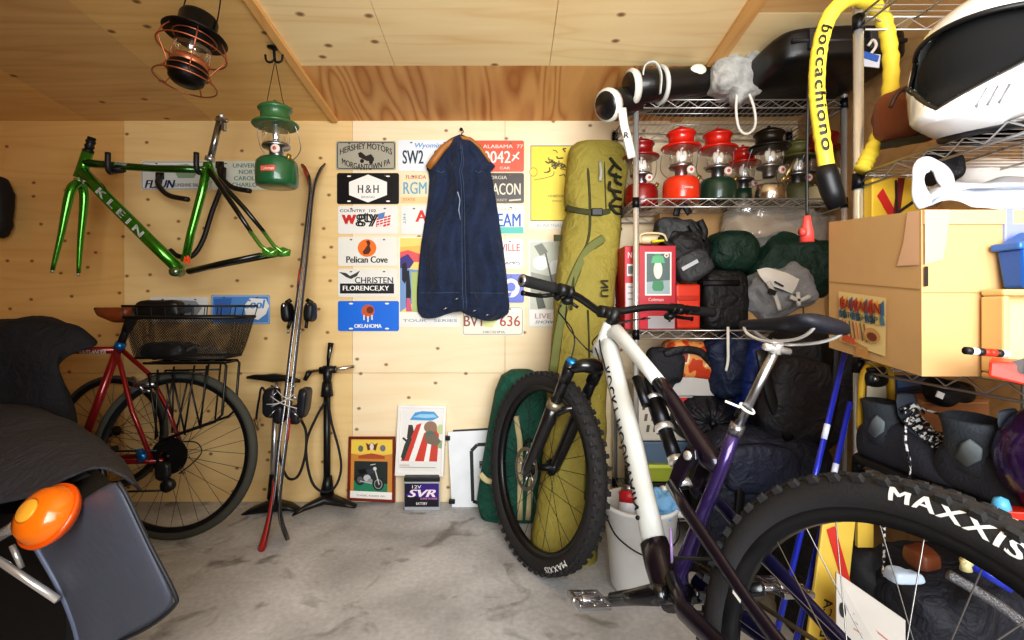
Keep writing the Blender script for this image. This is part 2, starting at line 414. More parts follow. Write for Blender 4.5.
bg = wd.node_tree.nodes['Background']; bg.inputs['Color'].default_value = (.93, .97, 1.0, 1); bg.inputs['Strength'].default_value = .45
SC.view_settings.view_transform = 'Standard'; SC.view_settings.look = 'Medium High Contrast'; SC.view_settings.exposure = 0.0; SC.view_settings.gamma = 1.0
SC.cycles.use_denoising = True
SC.cycles.max_bounces = 8; SC.cycles.transparent_max_bounces = 16
# common materials
BLACK = mat('black_plastic', (22, 22, 24), .45); RUB = mat('black_rubber', (30, 30, 32), .75, bump=.2, bs=300)
CHROME = mat('chrome', (232, 230, 226), .22, .68); STEEL = mat('brushed_steel', (176, 178, 182), .34, 1.0)
DKMET = mat('dark_metal', (44, 44, 48), .38, .8); WHITE = mat('white_paint', (236, 236, 232), .45); ALU = mat('aluminium', (196, 198, 202), .3, .9)
GLASS = clear('clear_glass'); PAPER = mat('white_paper', (240, 238, 232), .7)
CARD = mat('cardboard', (204, 164, 112), .8, bump=.06, bs=30, var=.05, vs=5)
def C(name, col, **k): return mat(name, col, **k)
# ================================================================== things on the back wall
PALETTE = {}
def pal(col, rough=.5):
    n = 'ink_%02x%02x%02x' % tuple(col)
    return mat(n, col, rough, var=.02)
def decals(parent, fn, specs, off=.0008, name=None):
    """flat marks in the plane fn(u, v, w): text, polygons, discs and strokes; text becomes the part lettering, the rest emblem."""
    for kind, nm in (('t', 'lettering'), ('x', 'emblem')):
        mb = MB(); ms = []; k = 0
        for i, s in enumerate(specs):
            istext = s[0] == 't'
            if istext != (kind == 't'): continue
            col = s[-1]; m = pal(col)
            if m not in ms: ms.append(m)
            mi = ms.index(m); w = off + .00012 * i
            if istext:
                _, t, cx, cy, ww, hh, opt, _c = s
                sh = opt.get('shear', 0); arc = opt.get('arc', 0); rot = opt.get('rot', 0)
                def f(a, b, cx=cx, cy=cy, ww=ww, hh=hh, w=w, arc=arc, rot=rot):
                    x = (a - .5) * ww; y = -(b - .5) * hh
                    if arc: y += arc * (2 * (a - .5)) ** 2
                    if rot: x, y = x * math.cos(rot) - y * math.sin(rot), x * math.sin(rot) + y * math.cos(rot)
                    return fn(cx + x, cy + y, w)
                tb = MB(); bo = .018 + opt.get('bold', 0) * 1.2
                for j, d in enumerate((-1, 1)): tb.text(t, lambda a, b: f(a + d * bo * hh / ww, b, w=w + j * .00008), 0, 0, sh, opt.get('sp', 1.0))
                tb.build('lettering', m, parent)
            elif s[0] == 'p': mb.flat(s[1], lambda a, b: fn(a, b, w), mi)
            elif s[0] == 'r':
                x0, y0, x1, y1 = s[1]; mb.flat([(x0, y0), (x1, y0), (x1, y1), (x0, y1)], lambda a, b: fn(a, b, w), mi)
            elif s[0] == 'e':
                x, y, rx, ry = s[1]; mb.flat([(x + rx * math.cos(2 * PI * q / 28), y + ry * math.sin(2 * PI * q / 28)) for q in range(28)], lambda a, b: fn(a, b, w), mi)
            elif s[0] == 'l':
                pts, wd_ = s[1], s[2]
                for a, b in zip(pts[:-1], pts[1:]):
                    dx, dy = b[0] - a[0], b[1] - a[1]; l = math.hypot(dx, dy) or 1; nx, ny = -dy / l * wd_ / 2, dx / l * wd_ / 2
                    mb.flat([(a[0] + nx, a[1] + ny), (b[0] + nx, b[1] + ny), (b[0] - nx, b[1] - ny), (a[0] - nx, a[1] - ny)], lambda p, q: fn(p, q, w), mi)
        if mb.v: mb.build(nm if name is None else name, ms, parent)
def wallmap(Y): return lambda x, y, w=0: P(x, y, Y - w)
def rrect(x0, y0, x1, y1, r, n=4):
    o = []
    for cx, cy, a in ((x1 - r, y1 - r, 0), (x0 + r, y1 - r, 90), (x0 + r, y0 + r, 180), (x1 - r, y0 + r, 270)):
        for i in range(n + 1):
            t = math.radians(a + 90 * i / n); o.append((cx + r * math.cos(t), cy + r * math.sin(t)))
    return o
PLATES = 'novelty and licence plates on the back wall'
def plate(label, rect, col, specs, cat='plate', name='license_plate', border=None, Y=YW - .004, r=2.0, group=PLATES):
    x0, y0, x1, y1 = rect; fn = wallmap(Y)
    t = MB().prism(rrect(x0, y0, x1, y1, r), lambda a, b, w: fn(a, b, w), -.003, .0015).build(name, pal(col, .35)); WM[t.name] = Matrix.Identity(4)
    tag(t, label, cat, group)
    sp = []
    if border:
        bw, bc = border
        o = rrect(x0 + bw, y0 + bw, x1 - bw, y1 - bw, r); sp.append(('l', o + [o[0]], bw * .55, bc))
    for hx in (x0 + (x1 - x0) * .22, x0 + (x1 - x0) * .78):
        sp.append(('e', (hx, y0 + 2.6, 1.3, .7), (96, 92, 88)))
    decals(t, fn, sp + specs, .0018)
    return t
K, W_, R_ = (24, 24, 26), (244, 242, 236), (206, 46, 38)
car = [(358, 153), (361, 152), (366, 156), (371, 154), (374, 158), (374, 161), (367, 161), (363, 159), (359, 157)]
plate('grey plate with arched black lettering round a vintage car, topmost in its column', (336, 141, 396, 170), (176, 172, 156),
      [('t', 'HERSHEY MOTORS', 366, 146, 52, 6, dict(arc=6), K), ('t', "MORGANTOWN PA", 366, 167, 48, 6, dict(arc=-6), K), ('p', car, (40, 34, 28)), ('e', (362, 161, 2, 2), K), ('e', (371, 162, 2, 2), K)], border=(1.5, (60, 58, 54)))
plate('black plate with white hexagon badge and an ampersand between two letters', (337, 173, 399, 204), (20, 20, 22),
      [('p', [(349, 182), (368, 174.5), (387, 182), (387, 195), (368, 202.5), (349, 195)], W_), ('t', 'H', 360.5, 189, 5, 8, {}, K), ('t', '&', 368.5, 189, 6, 8, {}, (90, 92, 96)), ('t', 'H', 376, 189, 5, 8, {}, K), ('t', 'BRAND', 368, 197, 13, 2.2, {}, (150, 150, 150)),
       ('e', (349, 176.2, 2, .8), W_), ('e', (388, 176.2, 2, .8), W_), ('e', (349, 201.2, 2, .8), W_), ('e', (388, 201.2, 2, .8), W_)])
flag = []
for i in range(4):
    flag.append(('p', [(377 + i * 3.6, 216 + i * .1 - (i % 2)), (380 + i * 3.6, 215 - (i % 2)), (380.5 + i * 3.6 - 1.5, 226 - (i % 2)), (377.5 + i * 3.6 - 1.5, 227 - (i % 2))], (214, 60, 52)))
for j in range(4): flag.append(('l', [(377, 218 + j * 2.6), (393, 214 + j * 2.6)], .9, W_))
flag.append(('p', [(378, 214), (385, 212), (384, 218), (378, 220)], (96, 132, 190)))
plate('white radio plate with red and black lower-case letters and a waving flag', (338, 206, 398, 234), (238, 236, 230),
      [('t', 'COUNTRY  102', 358, 210.7, 36, 2.8, {}, K), ('t', 'w', 349, 219.5, 13.5, 9.5, dict(bold=.05), R_), ('t', 'gty', 367, 219.5, 21, 14, dict(bold=.05, sp=.9), K)] + flag)
plate('white plate with orange disc and a dark pelican above black script', (338, 237, 397, 266), (236, 234, 226),
      [('e', (367, 248, 9.3, 8.8), (238, 122, 34)), ('p', [(366, 241), (369, 240), (370.5, 243), (369.5, 246), (371, 250), (368.5, 254), (364, 254.5), (362.5, 252), (365.5, 248), (367.5, 245)], (92, 42, 30)), ('t', 'Pelican Cove', 367, 259.5, 41, 6.5, dict(bold=.02), K)])
plate('white dealer plate with a bird and a black band of white lettering', (338, 269, 397, 297), (234, 232, 226),
      [('r', (340, 283.5, 394, 293.5), (20, 22, 34)), ('t', 'CHRISTEN', 374, 280.2, 38, 6.2, {}, (44, 48, 62)), ('t', 'FLORENCE,KY', 366, 288.5, 46, 5.6, dict(bold=.02), W_),
       ('p', [(339, 272), (346, 273), (350, 276), (356, 273), (360, 270.5), (357, 276), (351, 279), (346, 277)], (60, 62, 68))])
plate('bright blue plate with a feathered shield emblem, lowest in its column', (338, 301, 399, 331), (40, 118, 226),
      [('e', (368, 311, 6.5, 6.5), (200, 96, 50)), ('e', (370, 310, 3.5, 3.5), (120, 52, 30)), ('l', [(364, 315), (364, 320)], 1.3, W_), ('l', [(368, 316), (368, 322)], 1.3, W_), ('l', [(372, 315), (372, 320)], 1.3, W_), ('t', 'OKLAHOMA', 368, 326, 27, 4, dict(bold=.03), W_),
       ('e', (351, 303.6, 2.2, .9), W_), ('e', (387, 303.6, 2.2, .9), W_), ('e', (351, 328.6, 2.2, .9), W_), ('e', (387, 328.6, 2.2, .9), W_)])
plate('white licence plate with blue script state name, half behind the denim garment', (398, 140, 458, 171), (232, 238, 244),
      [('t', 'Wyoming', 430, 146, 30, 6, dict(shear=.2), (86, 148, 206)), ('t', 'SW2', 413, 157, 20.5, 13.5, {}, (44, 52, 74)), ('t', '8814', 444, 157, 20, 13.5, {}, (44, 52, 74))])
plate('cream licence plate with pale blue letters and red heading, beside the black plate', (400, 174, 460, 203), (236, 224, 190),
      [('t', 'FLORIDA', 416, 177, 20, 3.6, {}, (206, 84, 64)), ('t', 'RGM', 415, 188, 23, 12, {}, (116, 168, 196)), ('t', '14 D', 444, 188, 22, 12, {}, (116, 168, 196)), ('r', (400.5, 197, 459.5, 202.5), (238, 206, 150)), ('t', 'STATE', 409, 199.5, 12, 2.6, {}, (214, 120, 70))])
plate('white licence plate with a single bold red letter showing beside the garment', (401, 206, 460, 234), (230, 232, 230),
      [('t', 'A', 421.5, 216, 11, 11.5, dict(bold=.03), (214, 54, 42)), ('t', 'HIT', 404.5, 219, 10, 2.4, dict(rot=PI / 2), (110, 150, 170)), ('t', 'TEAM', 442, 216, 26, 11.5, {}, (214, 54, 42))])
plate('red and orange licence plate with white digits and a small aeroplane', (463, 140.5, 524, 171.5), (230, 92, 66),
      [('t', 'ALABAMA  77', 503, 146.4, 40, 3.6, {}, (250, 226, 214)), ('t', '0042', 497, 157, 27, 12, {}, (250, 236, 226)), ('l', [(512, 161), (519, 152)], 1.6, (250, 236, 226)), ('l', [(513, 155), (519, 159)], 1.4, (250, 236, 226)), ('t', 'CAR', 505, 168, 10, 2.5, {}, (250, 226, 214))])
plate('black licence plate with large cream capital letters, second down its column', (462, 173, 524, 203), (66, 58, 54),
      [('t', 'GEORGIA', 495, 177.5, 24, 3.4, {}, (214, 206, 186)), ('t', 'MACON', 503, 189, 35, 11.5, {}, (226, 218, 196)), ('t', 'COUNTY', 500, 200, 14, 2.6, {}, (200, 190, 170)), ('l', [(509, 200.5), (521, 199.5)], 1.6, (214, 206, 186))])
plate('white and teal licence plate with large blue capital letters', (464, 205, 524, 234), (214, 234, 238),
      [('r', (464.5, 227, 523.5, 233.5), (92, 190, 178)), ('t', 'GO AWAY', 503, 209.5, 20, 3.4, dict(shear=.2), (214, 170, 90)), ('t', 'TEAM', 505, 220, 31, 13, {}, (44, 82, 180))])
plate('white plate with red town name above black lettering, under the teal plate', (464, 239, 523, 268.5), (236, 232, 226),
      [('t', 'LOUISVILLE', 499, 247.5, 42, 7.5, {}, R_), ('t', 'CARDS', 492, 256, 24, 5.4, {}, K), ('t', 'CHAMPS', 508, 263, 24, 3.2, {}, K)])
plate('royal blue plate with a white curled numeral, partly behind the garment hem', (464, 274, 524, 302.5), (44, 72, 190),
      [('e', (511, 288, 8.6, 9.4), W_), ('e', (511, 287, 4.6, 4.6), (44, 72, 190)), ('p', [(504, 294), (512, 292), (510, 297)], (44, 72, 190))])
plate('cream licence plate with red serial either side of a pale map, lowest under the garment', (462, 306.5, 523.5, 335.5), (238, 232, 212),
      [('p', [(479, 310), (496, 308), (499, 318), (492, 328), (482, 326)], (222, 222, 150)), ('t', 'BV1', 473, 321, 18, 10.5, {}, (150, 70, 56)), ('t', '636', 510, 321, 20, 10.5, {}, (178, 62, 50)), ('t', 'HIROSHIMA', 494, 332, 22, 2.6, {}, (120, 116, 108))], border=(1.2, (150, 140, 120)))
plate('pale plate with big slanted letters hung behind the green bicycle frame', (141, 161, 211, 190), (228, 232, 230),
      [('t', 'FLSUN', 160, 184, 30, 8, dict(shear=.3, bold=.03), (28, 42, 90)), ('t', 'SUNSHINE 506', 186, 185, 24, 3.4, {}, (80, 84, 92)), ('p', [(172, 166), (186, 164), (200, 168), (194, 178), (178, 178)], (150, 176, 150))], border=(1.0, (90, 90, 90)))
plate('pale plate with four lines of grey-green university lettering behind the hanging lantern', (212, 161, 274.5, 190), (222, 228, 218),
      [('t', s, 250, 165.5 + i * 6.4, w_, 4.2, {}, (96, 128, 116)) for i, (s, w_) in enumerate((('UNIVERSITY', 34), ('NORTH', 22), ('CAROLINA', 32), ('CHARLOTTE', 36)))])
plate('white plate with grey printed scene seen through the bicycle basket', (150, 297, 208, 322.5), (226, 228, 226),
      [('p', [(172, 304), (180, 300), (196, 301), (202, 308), (196, 316), (178, 316)], (150, 156, 164)), ('p', [(182, 306), (190, 304), (192, 312), (184, 314)], (84, 92, 104)), ('l', [(158, 305), (166, 317)], 1.4, (120, 126, 134))])
plate('blue plate with white map shape and script beside the bicycle basket', (211, 295, 270, 324), (96, 150, 214),
      [('p', [(250, 298), (266, 299), (269, 306), (266, 314), (258, 320), (246, 316), (244, 306)], W_), ('t', 'Cool', 254, 304, 22, 9, dict(shear=.25, bold=.03), (96, 150, 214)), ('p', [(214, 299), (232, 298), (228, 318), (216, 320)], (70, 116, 190))], border=(1.0, (226, 234, 240)))
POST = 'paper posters pinned to the back wall'
def poster(label, rect, col, specs, Y=YW - .003):
    x0, y0, x1, y1 = rect; fn = wallmap(Y)
    t = MB().prism([(x0, y0), (x1, y0), (x1, y1), (x0, y1)], lambda a, b, w: fn(a, b, w), -.002, .0008).build('poster', pal(col, .6))
    tag(t, label, 'poster', POST); decals(t, fn, specs, .0012, 'printed_picture')
poster('colourful sunset poster with dark figures, its right half behind the denim garment', (398.5, 237, 460, 327), (240, 236, 226),
       [('r', (400, 238, 458, 312), (240, 214, 120)), ('p', [(400, 247), (458, 243), (458, 262), (400, 258)], (246, 188, 92)), ('p', [(400, 252), (408, 250), (420, 254), (420, 262), (400, 262)], (226, 92, 96)),
        ('p', [(400, 258), (408, 254), (414, 262), (410, 268), (403, 270), (400, 268)], (66, 56, 132)), ('p', [(400, 268), (418, 270), (417, 300), (400, 312)], (122, 156, 206)), ('p', [(402, 264), (406, 262), (408, 274), (405, 284), (402, 280)], (26, 28, 40)),
        ('p', [(406, 272), (409, 270), (411, 292), (410, 311), (406, 311)], (24, 26, 38)), ('p', [(406.5, 298), (410, 298), (412, 311.5), (406, 311.5)], (210, 96, 130)), ('p', [(411, 272), (418, 272), (418, 312), (412, 312)], (176, 192, 120)),
        ('t', 'TOUR   SERIES', 430, 320.5, 54, 2.6, {}, (120, 140, 180))])
rng = random.Random(3)
spl = []
for i in range(26):
    a = rng.uniform(0, 2 * PI); r0 = rng.uniform(0, 6); x, y = 558 + rng.gauss(0, 4.5), 165 + rng.gauss(0, 6.5)
    spl.append(('l', [(x, y), (x + math.cos(a) * rng.uniform(2, 6), y + math.sin(a) * rng.uniform(2, 5)), (x + math.cos(a + .6) * rng.uniform(4, 8), y + math.sin(a + .6) * rng.uniform(3, 6))], rng.uniform(.5, 1.5), (84, 76, 24)))
poster('yellow poster with a dark ink drawing, half behind the olive bag', (529, 144.5, 592, 229.5), (238, 232, 216),
       [('r', (530.5, 145.5, 590.5, 221), (88, 78, 30)), ('r', (531.2, 146.3, 590, 220.2), (240, 216, 74)), ('e', (533.5, 172, 4, 4.6), (150, 132, 44)), ('e', (533.5, 172, 3.3, 3.9), (240, 216, 74)), ('l', [(534, 180), (545, 178), (552, 176)], .7, (120, 108, 40)),
        ('t', 'EXHIBITION', 556, 196, 16, 2.4, {}, (96, 84, 30)), ('t', 'SPRING', 557, 201, 10, 1.5, {}, (120, 108, 40)), ('t', 'KUNSTHALLE', 552, 225.5, 30, 3.4, dict(shear=.2), (170, 176, 190))] + spl)
bw = [('r', (530, 242, 570, 322), (196, 200, 184)), ('e', (541, 263, 8, 7), W_), ('e', (556, 268, 7, 8), (226, 226, 222)), ('p', [(531, 272), (548, 276), (566, 270), (566, 296), (531, 292)], (150, 152, 140)),
      ('p', [(552, 286), (562, 288), (564, 309), (556, 309)], (52, 52, 52)), ('p', [(535, 294), (541, 292), (546, 308), (538, 309)], (92, 96, 84)), ('l', [(545, 250), (552, 282)], 1.6, (86, 88, 80)), ('r', (529.5, 309.5, 566, 326), W_), ('t', 'LIVE', 543, 316, 16, 5, {}, (200, 150, 146)), ('t', 'SHOW 94', 548, 322, 26, 3, dict(shear=.3), (110, 110, 110)),
      ('p', [(534, 246), (542, 243), (548, 252), (540, 256)], (120, 124, 108))]
poster('black and white photo poster with a white caption strip beside the olive bag', (528.5, 240.5, 572, 327), (232, 230, 222), bw)
# ------------------------------------------------------------------ denim garment on a hanger
DEN = mat('dark_denim', (30, 44, 72), .85, bump=.35, bs=160, var=.35, vs=8, sheen=.1)
prof = [  # y, left, right, bulge
    (134.5, 459, 462, .015), (138, 451, 471, .025), (143, 444, 478, .033), (149, 440.5, 481, .037), (156, 437, 486, .04), (162, 432, 491, .042), (166, 426.5, 495.5, .044), (169, 426.5, 493, .045), (172, 428.5, 490.5, .046), (180, 429.5, 492.5, .048), (200, 428, 496, .05), (220, 425, 499, .052), (245, 421, 503, .055), (270, 418.5, 506, .058), (290, 417, 508, .06), (304, 417, 509.5, .06), (311, 418, 508.5, .055), (315, 422, 500, .05)]
def den(u, v, front):
    """u 0..1 across, v in rows."""
    k = min(int(v), len(prof) - 2); t = v - k; a, b = prof[k], prof[k + 1]
    y, l, r, bu = (a[i] + (b[i] - a[i]) * t for i in range(4))
    if v > len(prof) - 4: y += (3.5 * math.sin(u * PI * 2.6 + .8) + 2.5 * (u > .55)) * (v - len(prof) + 4) / 3
    x = l + (r - l) * u
    d = bu * (1 - abs(2 * u - 1) ** 2.6)
    fold = .026 * math.sin(u * 17 + .04 * y + 1.3 * math.sin(y * .06)) * min(1, (y - 136) / 40) + .014 * math.sin(u * 8 - .05 * y) + .012 * noise.noise(V((x * .12, y * .05, 3))) + .008 * noise.noise(V((x * .3, y * .22, 8)))
    gap = -.03 * math.exp(-((u - (.49 + .0005 * (y - 200))) / .035) ** 2) * (1 if y > 150 else 0)
    dep = (d + fold * (1 - abs(2 * u - 1) ** 4) + gap) if front else .0
    return P(x, y, YW - .02 - max(dep, .004 if front else 0))
gar = thing('denim_overalls', 'dark blue sleeveless denim work garment hanging on a wooden hanger', 'garment', P(461, 225, YW - .03))
rows = []
nv = 60
for j in range(nv + 1):
    v = (len(prof) - 1.0001) * j / nv
    rows.append([den(i / 44, v, True) for i in range(45)] + [den(1 - i / 10, v, False) for i in range(1, 10)])
MB().grid(rows, closed=True).build('body', DEN, gar)
sm = mat('pale_stitching', (84, 102, 130), .8)
def seam(uv, r=.0013):
    return [den(u, v, True) + V((0, -.003, 0)) for u, v in uv]
q = MB()
q.tube(seam([(.50 + .0 * i, 2 + i * .45) for i in range(33)]), .0015, 5); q.tube(seam([(.535, 2.4 + i * .45) for i in range(32)]), .0013, 5)
for side in (.2, .8): q.tube(seam([(side - .06 + .12 * i / 14, 7.6 + .5 * math.sin(i * .2)) for i in range(15)]), .0016, 5)
q.tube(seam([(.04 + .42 * i / 16, 14.2) for i in range(17)]), .0013, 5); q.tube(seam([(.56 + .4 * i / 16, 14.2) for i in range(17)]), .0013, 5)
q.build('stitching', sm, gar)
zp = mat('worn_zip_highlight', (168, 178, 190), .5)
q = MB(); q.tube(seam([(.44, 9.6), (.47, 10.0), (.455, 10.5), (.48, 11)]), .003, 6); q.build('zip_pull', zp, gar)
q = MB()
for x, y in ((445, 308.5), (474, 311), (487, 315), (456, 299)):
    q.tube([P(x - 2, y + .6, YW - .088), P(x + 2.4, y - .8, YW - .088)], .0035, 8)
q.build('snap_fastener', STEEL, gar)
for s in (0, 1):
    q = MB(); e = [(440, 163), (438, 157), (441, 152), (446, 148), (447, 152), (443, 158)] if not s else [(481, 151), (477, 148), (476, 152), (482, 157), (488, 163), (487, 158)]
for_h = thing('clothes_hanger', 'wooden clothes hanger inside the denim garment, hung on a small hook', 'hanger', P(461, 140, YW - .03))
wd1 = mat('hanger_wood', (176, 116, 52), .5, var=.15)
MB().tube([P(428, 168, YW - .045), P(434, 160, YW - .05), P(443, 148, YW - .045), P(452, 141, YW - .035), P(461, 137.5, YW - .03), P(470, 139, YW - .03), P(480, 147, YW - .03), P(490, 162, YW - .03)],
          [(.008, .016), (.016, .02), (.014, .018), (.01, .012), (.009, .01), (.009, .01), (.009, .01), (.006, .006)], 10, up=(0, 1, 0)).build('shoulder_bar', wd1, for_h)
MB().tube(catmull([P(461, 138, YW - .03), P(461.3, 134, YW - .03), P(463.5, 131.5, YW - .022), P(461.5, 129, YW - .018), P(459.5, 130, YW - .02)], 5), .002, 6).build('hook', DKMET, for_h)
hk = MB(); hk.lathe([(.0, 0), (.008, 0), (.008, .004), (.003, .006), (.003, .02)], Matrix.Translation(P(461.3, 129.5, YW)) @ Matrix.Rotation(PI / 2, 4, 'X'), 12)
hk.tube([P(461.3, 129.5, YW - .02), P(461.3, 131, YW - .03), P(461.3, 127.5, YW - .034)], .0025, 6)
tag(hk.build('garment_hook', DKMET), 'small dark hook in the wall above the denim garment', 'hook')
# ================================================================== wheels and the mountain bicycle
def wheel_parts(parent, T, R, tr, rimw, spokes, tyre_m, rim_m, spoke_m, hub_m, hubr=.02, hubw=.055, knobs=0, rim_d=.022, rotor=False, word=None, word_at=0.0, name='wheel', cross=3, word_span=.45, knobm=None):
    """wheel in local (x forward, y left, z up), mapped by T; returns the wheel part that holds its pieces."""
    Rx = Matrix.Rotation(PI / 2, 3, 'X')
    rc = R - tr
    q = MB(); n = 72; pts = [T(V((rc * math.cos(2 * PI * i / n), 0, rc * math.sin(2 * PI * i / n)))) for i in range(n)]
    ax = (T(V((0, 1, 0))) - T(V((0, 0, 0)))).normalized()
    q.tube(pts, tr, 14, True, False, up=ax)
    if knobs:
        for i in range(knobs):
            for lat, tilt, rad, sz, ph in ((-.013, 0, R - .002, (.015, .013, .006), 0), (.013, 0, R - .003, (.015, .013, .006), .5), (-.029, -.75, R - .009, (.017, .011, .012), .25), (.029, .75, R - .009, (.017, .011, .012), .25)):
                a = 2 * PI * (i + ph) / knobs
                er = V((math.cos(a), 0, math.sin(a))); et = V((-math.sin(a), 0, math.cos(a))); ey = V((0, 1, 0))
                en = (er * math.cos(tilt) + ey * math.sin(tilt)).normalized(); es = et.cross(en)
                c = er * rad + ey * lat; x, y, z = sz[0] / 2, sz[1] / 2, sz[2] / 2
                b = [T(c + et * i_ * x + es * j_ * y - en * z) for i_, j_ in ((-1, -1), (-1, 1), (1, 1), (1, -1))]
                t = [T(c + et * i_ * x * .8 + es * j_ * y * .8 + en * z) for i_, j_ in ((-1, -1), (-1, 1), (1, 1), (1, -1))]
                q.hexa(b, t)
    wp = q.build(name, tyre_m, parent)
    q = MB(); ri = R - 2 * tr + .006
    prof = [(ri, -rimw / 2), (ri + .004, -rimw / 2), (ri + .004, rimw / 2), (ri, rimw / 2), (ri - rim_d, rimw * .28), (ri - rim_d, -rimw * .28), (ri, -rimw / 2)]
    rows = [[T(V((r * math.cos(2 * PI * i / n), y, r * math.sin(2 * PI * i / n)))) for i in range(n)] for r, y in prof]
    q.grid(rows, closed=True); q.build('rim', rim_m, wp)
    q = MB(); rr = ri - rim_d + .004
    for i in range(spokes):
        sd = 1 if i % 2 else -1; a = 2 * PI * i / spokes; k = cross if (i // 2) % 2 else -cross
        b = a + k * 2 * PI / spokes * 1.1
        q.tube([T(V((hubr * math.cos(b), sd * hubw * .5, hubr * math.sin(b)))), T(V((rr * math.cos(a), sd * rimw * .1, rr * math.sin(a))))], .0011, 5, cap=False)
    q.build('spokes', spoke_m, wp)
    q = MB(); L = lambda z: [T(V((r * math.cos(2 * PI * i / 20), z, r * math.sin(2 * PI * i / 20))) ) for i in range(20)]
    rows = []
    for r, y in ((0, -hubw * .62), (.010, -hubw * .62), (.012, -hubw * .55), (hubr + .004, -hubw * .53), (hubr + .004, -hubw * .46), (.013, -hubw * .4), (.013, hubw * .4), (hubr + .004, hubw * .46), (hubr + .004, hubw * .53), (.012, hubw * .55), (.010, hubw * .62), (0, hubw * .62)):
        rows.append([T(V((r * math.cos(2 * PI * i / 20), y, r * math.sin(2 * PI * i / 20)))) for i in range(20)])
    q.grid(rows, closed=True); q.build('hub', hub_m, wp)
    if rotor:
        q = MB(); y0 = hubw * .66
        for r0, r1 in ((.066, .080), (.024, .032)):
            rows = [[T(V((r * math.cos(2 * PI * i / 48), y, r * math.sin(2 * PI * i / 48)))) for i in range(48)] for r, y in ((r0, y0), (r1, y0), (r1, y0 + .002), (r0, y0 + .002), (r0, y0))]
            q.grid(rows, closed=True, smooth=False)
        for i in range(6):
            a = 2 * PI * i / 6; b = a + .5
            q.tube([T(V((.03 * math.cos(a), y0 + .001, .03 * math.sin(a)))), T(V((.068 * math.cos(b), y0 + .001, .068 * math.sin(b))))], .003, 5)
        q.build('brake_rotor', STEEL, wp)
    if word:
        q = MB(); rm, hgt = rc - .004, .021
        def f(u, v):
            a = word_at + (u - .5) * word_span; k = (v - .5)
            r = rm + .010 + k * hgt
            y = math.sqrt(max(tr * tr - (r - rc) ** 2, 0)) + .0008
            return T(V((r * math.cos(a), y, r * math.sin(a))))
        vs, fs = text2d(word, .035, 0, 1.12, 6); q.add([f(u, v) for u, v in vs], fs, 0, False)
        q.build('lettering', pal((236, 236, 232)), wp)
    return wp
BO, BYAW, BLEAN, STEER, WB, WR = V((.4962, .6673, 0)), .3484, .1925, .1121 + .06, 1.2596, .373
_F = V((-math.sin(BYAW), math.cos(BYAW), 0)); _R = V((math.cos(BYAW), math.sin(BYAW), 0)); _Z = V((0, 0, 1))
_V = _R * math.cos(BLEAN) - _Z * math.sin(BLEAN); _W = _R * math.sin(BLEAN) + _Z * math.cos(BLEAN)
MBM = Matrix(((_F.x, -_V.x, _W.x, BO.x), (_F.y, -_V.y, _W.y, BO.y), (_F.z, -_V.z, _W.z, BO.z), (0, 0, 0, 1)))
def B(u, w, l=0.0): return MBM @ V((u, l, w))
HA = math.radians(65.5); SAX = V((-math.cos(HA), 0, math.sin(HA))); SO = V((WB, 0, WR)) - .044 * V((math.sin(HA), 0, math.cos(HA)))
SM = Matrix.Rotation(STEER, 3, SAX)
def S(u, w, l=0.0): return MBM @ (SO + SM @ (V((u, l, w)) - SO))
def onax(w): k = (w - SO.z) / SAX.z; return SO + SAX * k
mtb = thing('mountain_bicycle', 'full-suspension mountain bicycle with white front frame and purple-black rear, leaning beside the rack', 'bicycle', MBM)
FWH = mat('frame_white', (216, 218, 213), .3, coat=.4); FPU = mat('frame_purple', (66, 50, 104), .26, .5, coat=.6, var=.12, vs=4); FDK = mat('frame_dark_purple', (34, 27, 42), .3, .35, coat=.6)
FNV = mat('frame_navy', (34, 32, 70), .3, .4, coat=.5); TYRE = mat('tyre_rubber', (44, 43, 44), .78, bump=.15, bs=250); RIMB = mat('rim_black', (24, 24, 26), .35)
# frame, front triangle
MB().tube([B(.985 + .006, .846), B(.965, .895), B(.938, .952)], [.031, .027, .029], 14).build('head_tube', FWH, mtb)
UPB = B(0, 0, 1) - B(0, 0, 0)
MB().tube([B(.965, .905), B(.925, .865), B(.85, .765), B(.73, .622), B(.64, .495), B(.565, .392)], [(.020, .026), (.028, .038), (.027, .036), (.0265, .033), (.0265, .033), (.028, .035)], 16, up=UPB).build('down_tube', FWH, mtb)
MB().tube([B(.575, .402), B(.54, .365), B(.50, .335), B(.455, .318)], [(.032, .040), (.036, .042), (.045, .04), (.05, .036)], 16, up=UPB).build('bottom_bracket_shell', FDK, mtb)
MB().tube([B(.955, .925), B(.90, .928), B(.83, .895), B(.73, .842), B(.65, .80)], [(.019, .024), (.022, .027), (.020, .023), (.0195, .0215), (.019, .020)], 14, up=UPB).build('top_tube', [FWH], mtb)
MB().tube([B(.655, .802), B(.58, .758), B(.50, .70), B(.43, .655), B(.40, .645)], [(.0195, .0205), (.019, .021), (.020, .024), (.022, .026), (.018, .02)], 14, up=UPB).build('top_tube_rear', FDK, mtb)
MB().tube([B(.372, .735), B(.395, .64), B(.428, .53), B(.452, .43), B(.468, .385), B(.47, .34)], [.0142, .0146, .016, .019, .018, .026], 14).build('seat_tube', FPU, mtb)
q = MB(); q.tube([B(.492, .47, .026), B(.468, .40, .028)], .0035, 6); q.build('frame_highlight_strip', mat('violet_gloss', (176, 150, 206), .2), mtb)
q = MB(); q.tube([B(.372, .728), B(.366, .752)], .0158, 16); q.tube([B(.369, .742, .016), B(.369, .742, -.016)], .004, 8); q.build('seat_clamp', mat('clamp_silver', (150, 150, 156), .3, .9), mtb)
MB().tube([B(.372, .73), B(.296, .932)], .0098, 14).build('seat_post', STEEL, mtb)
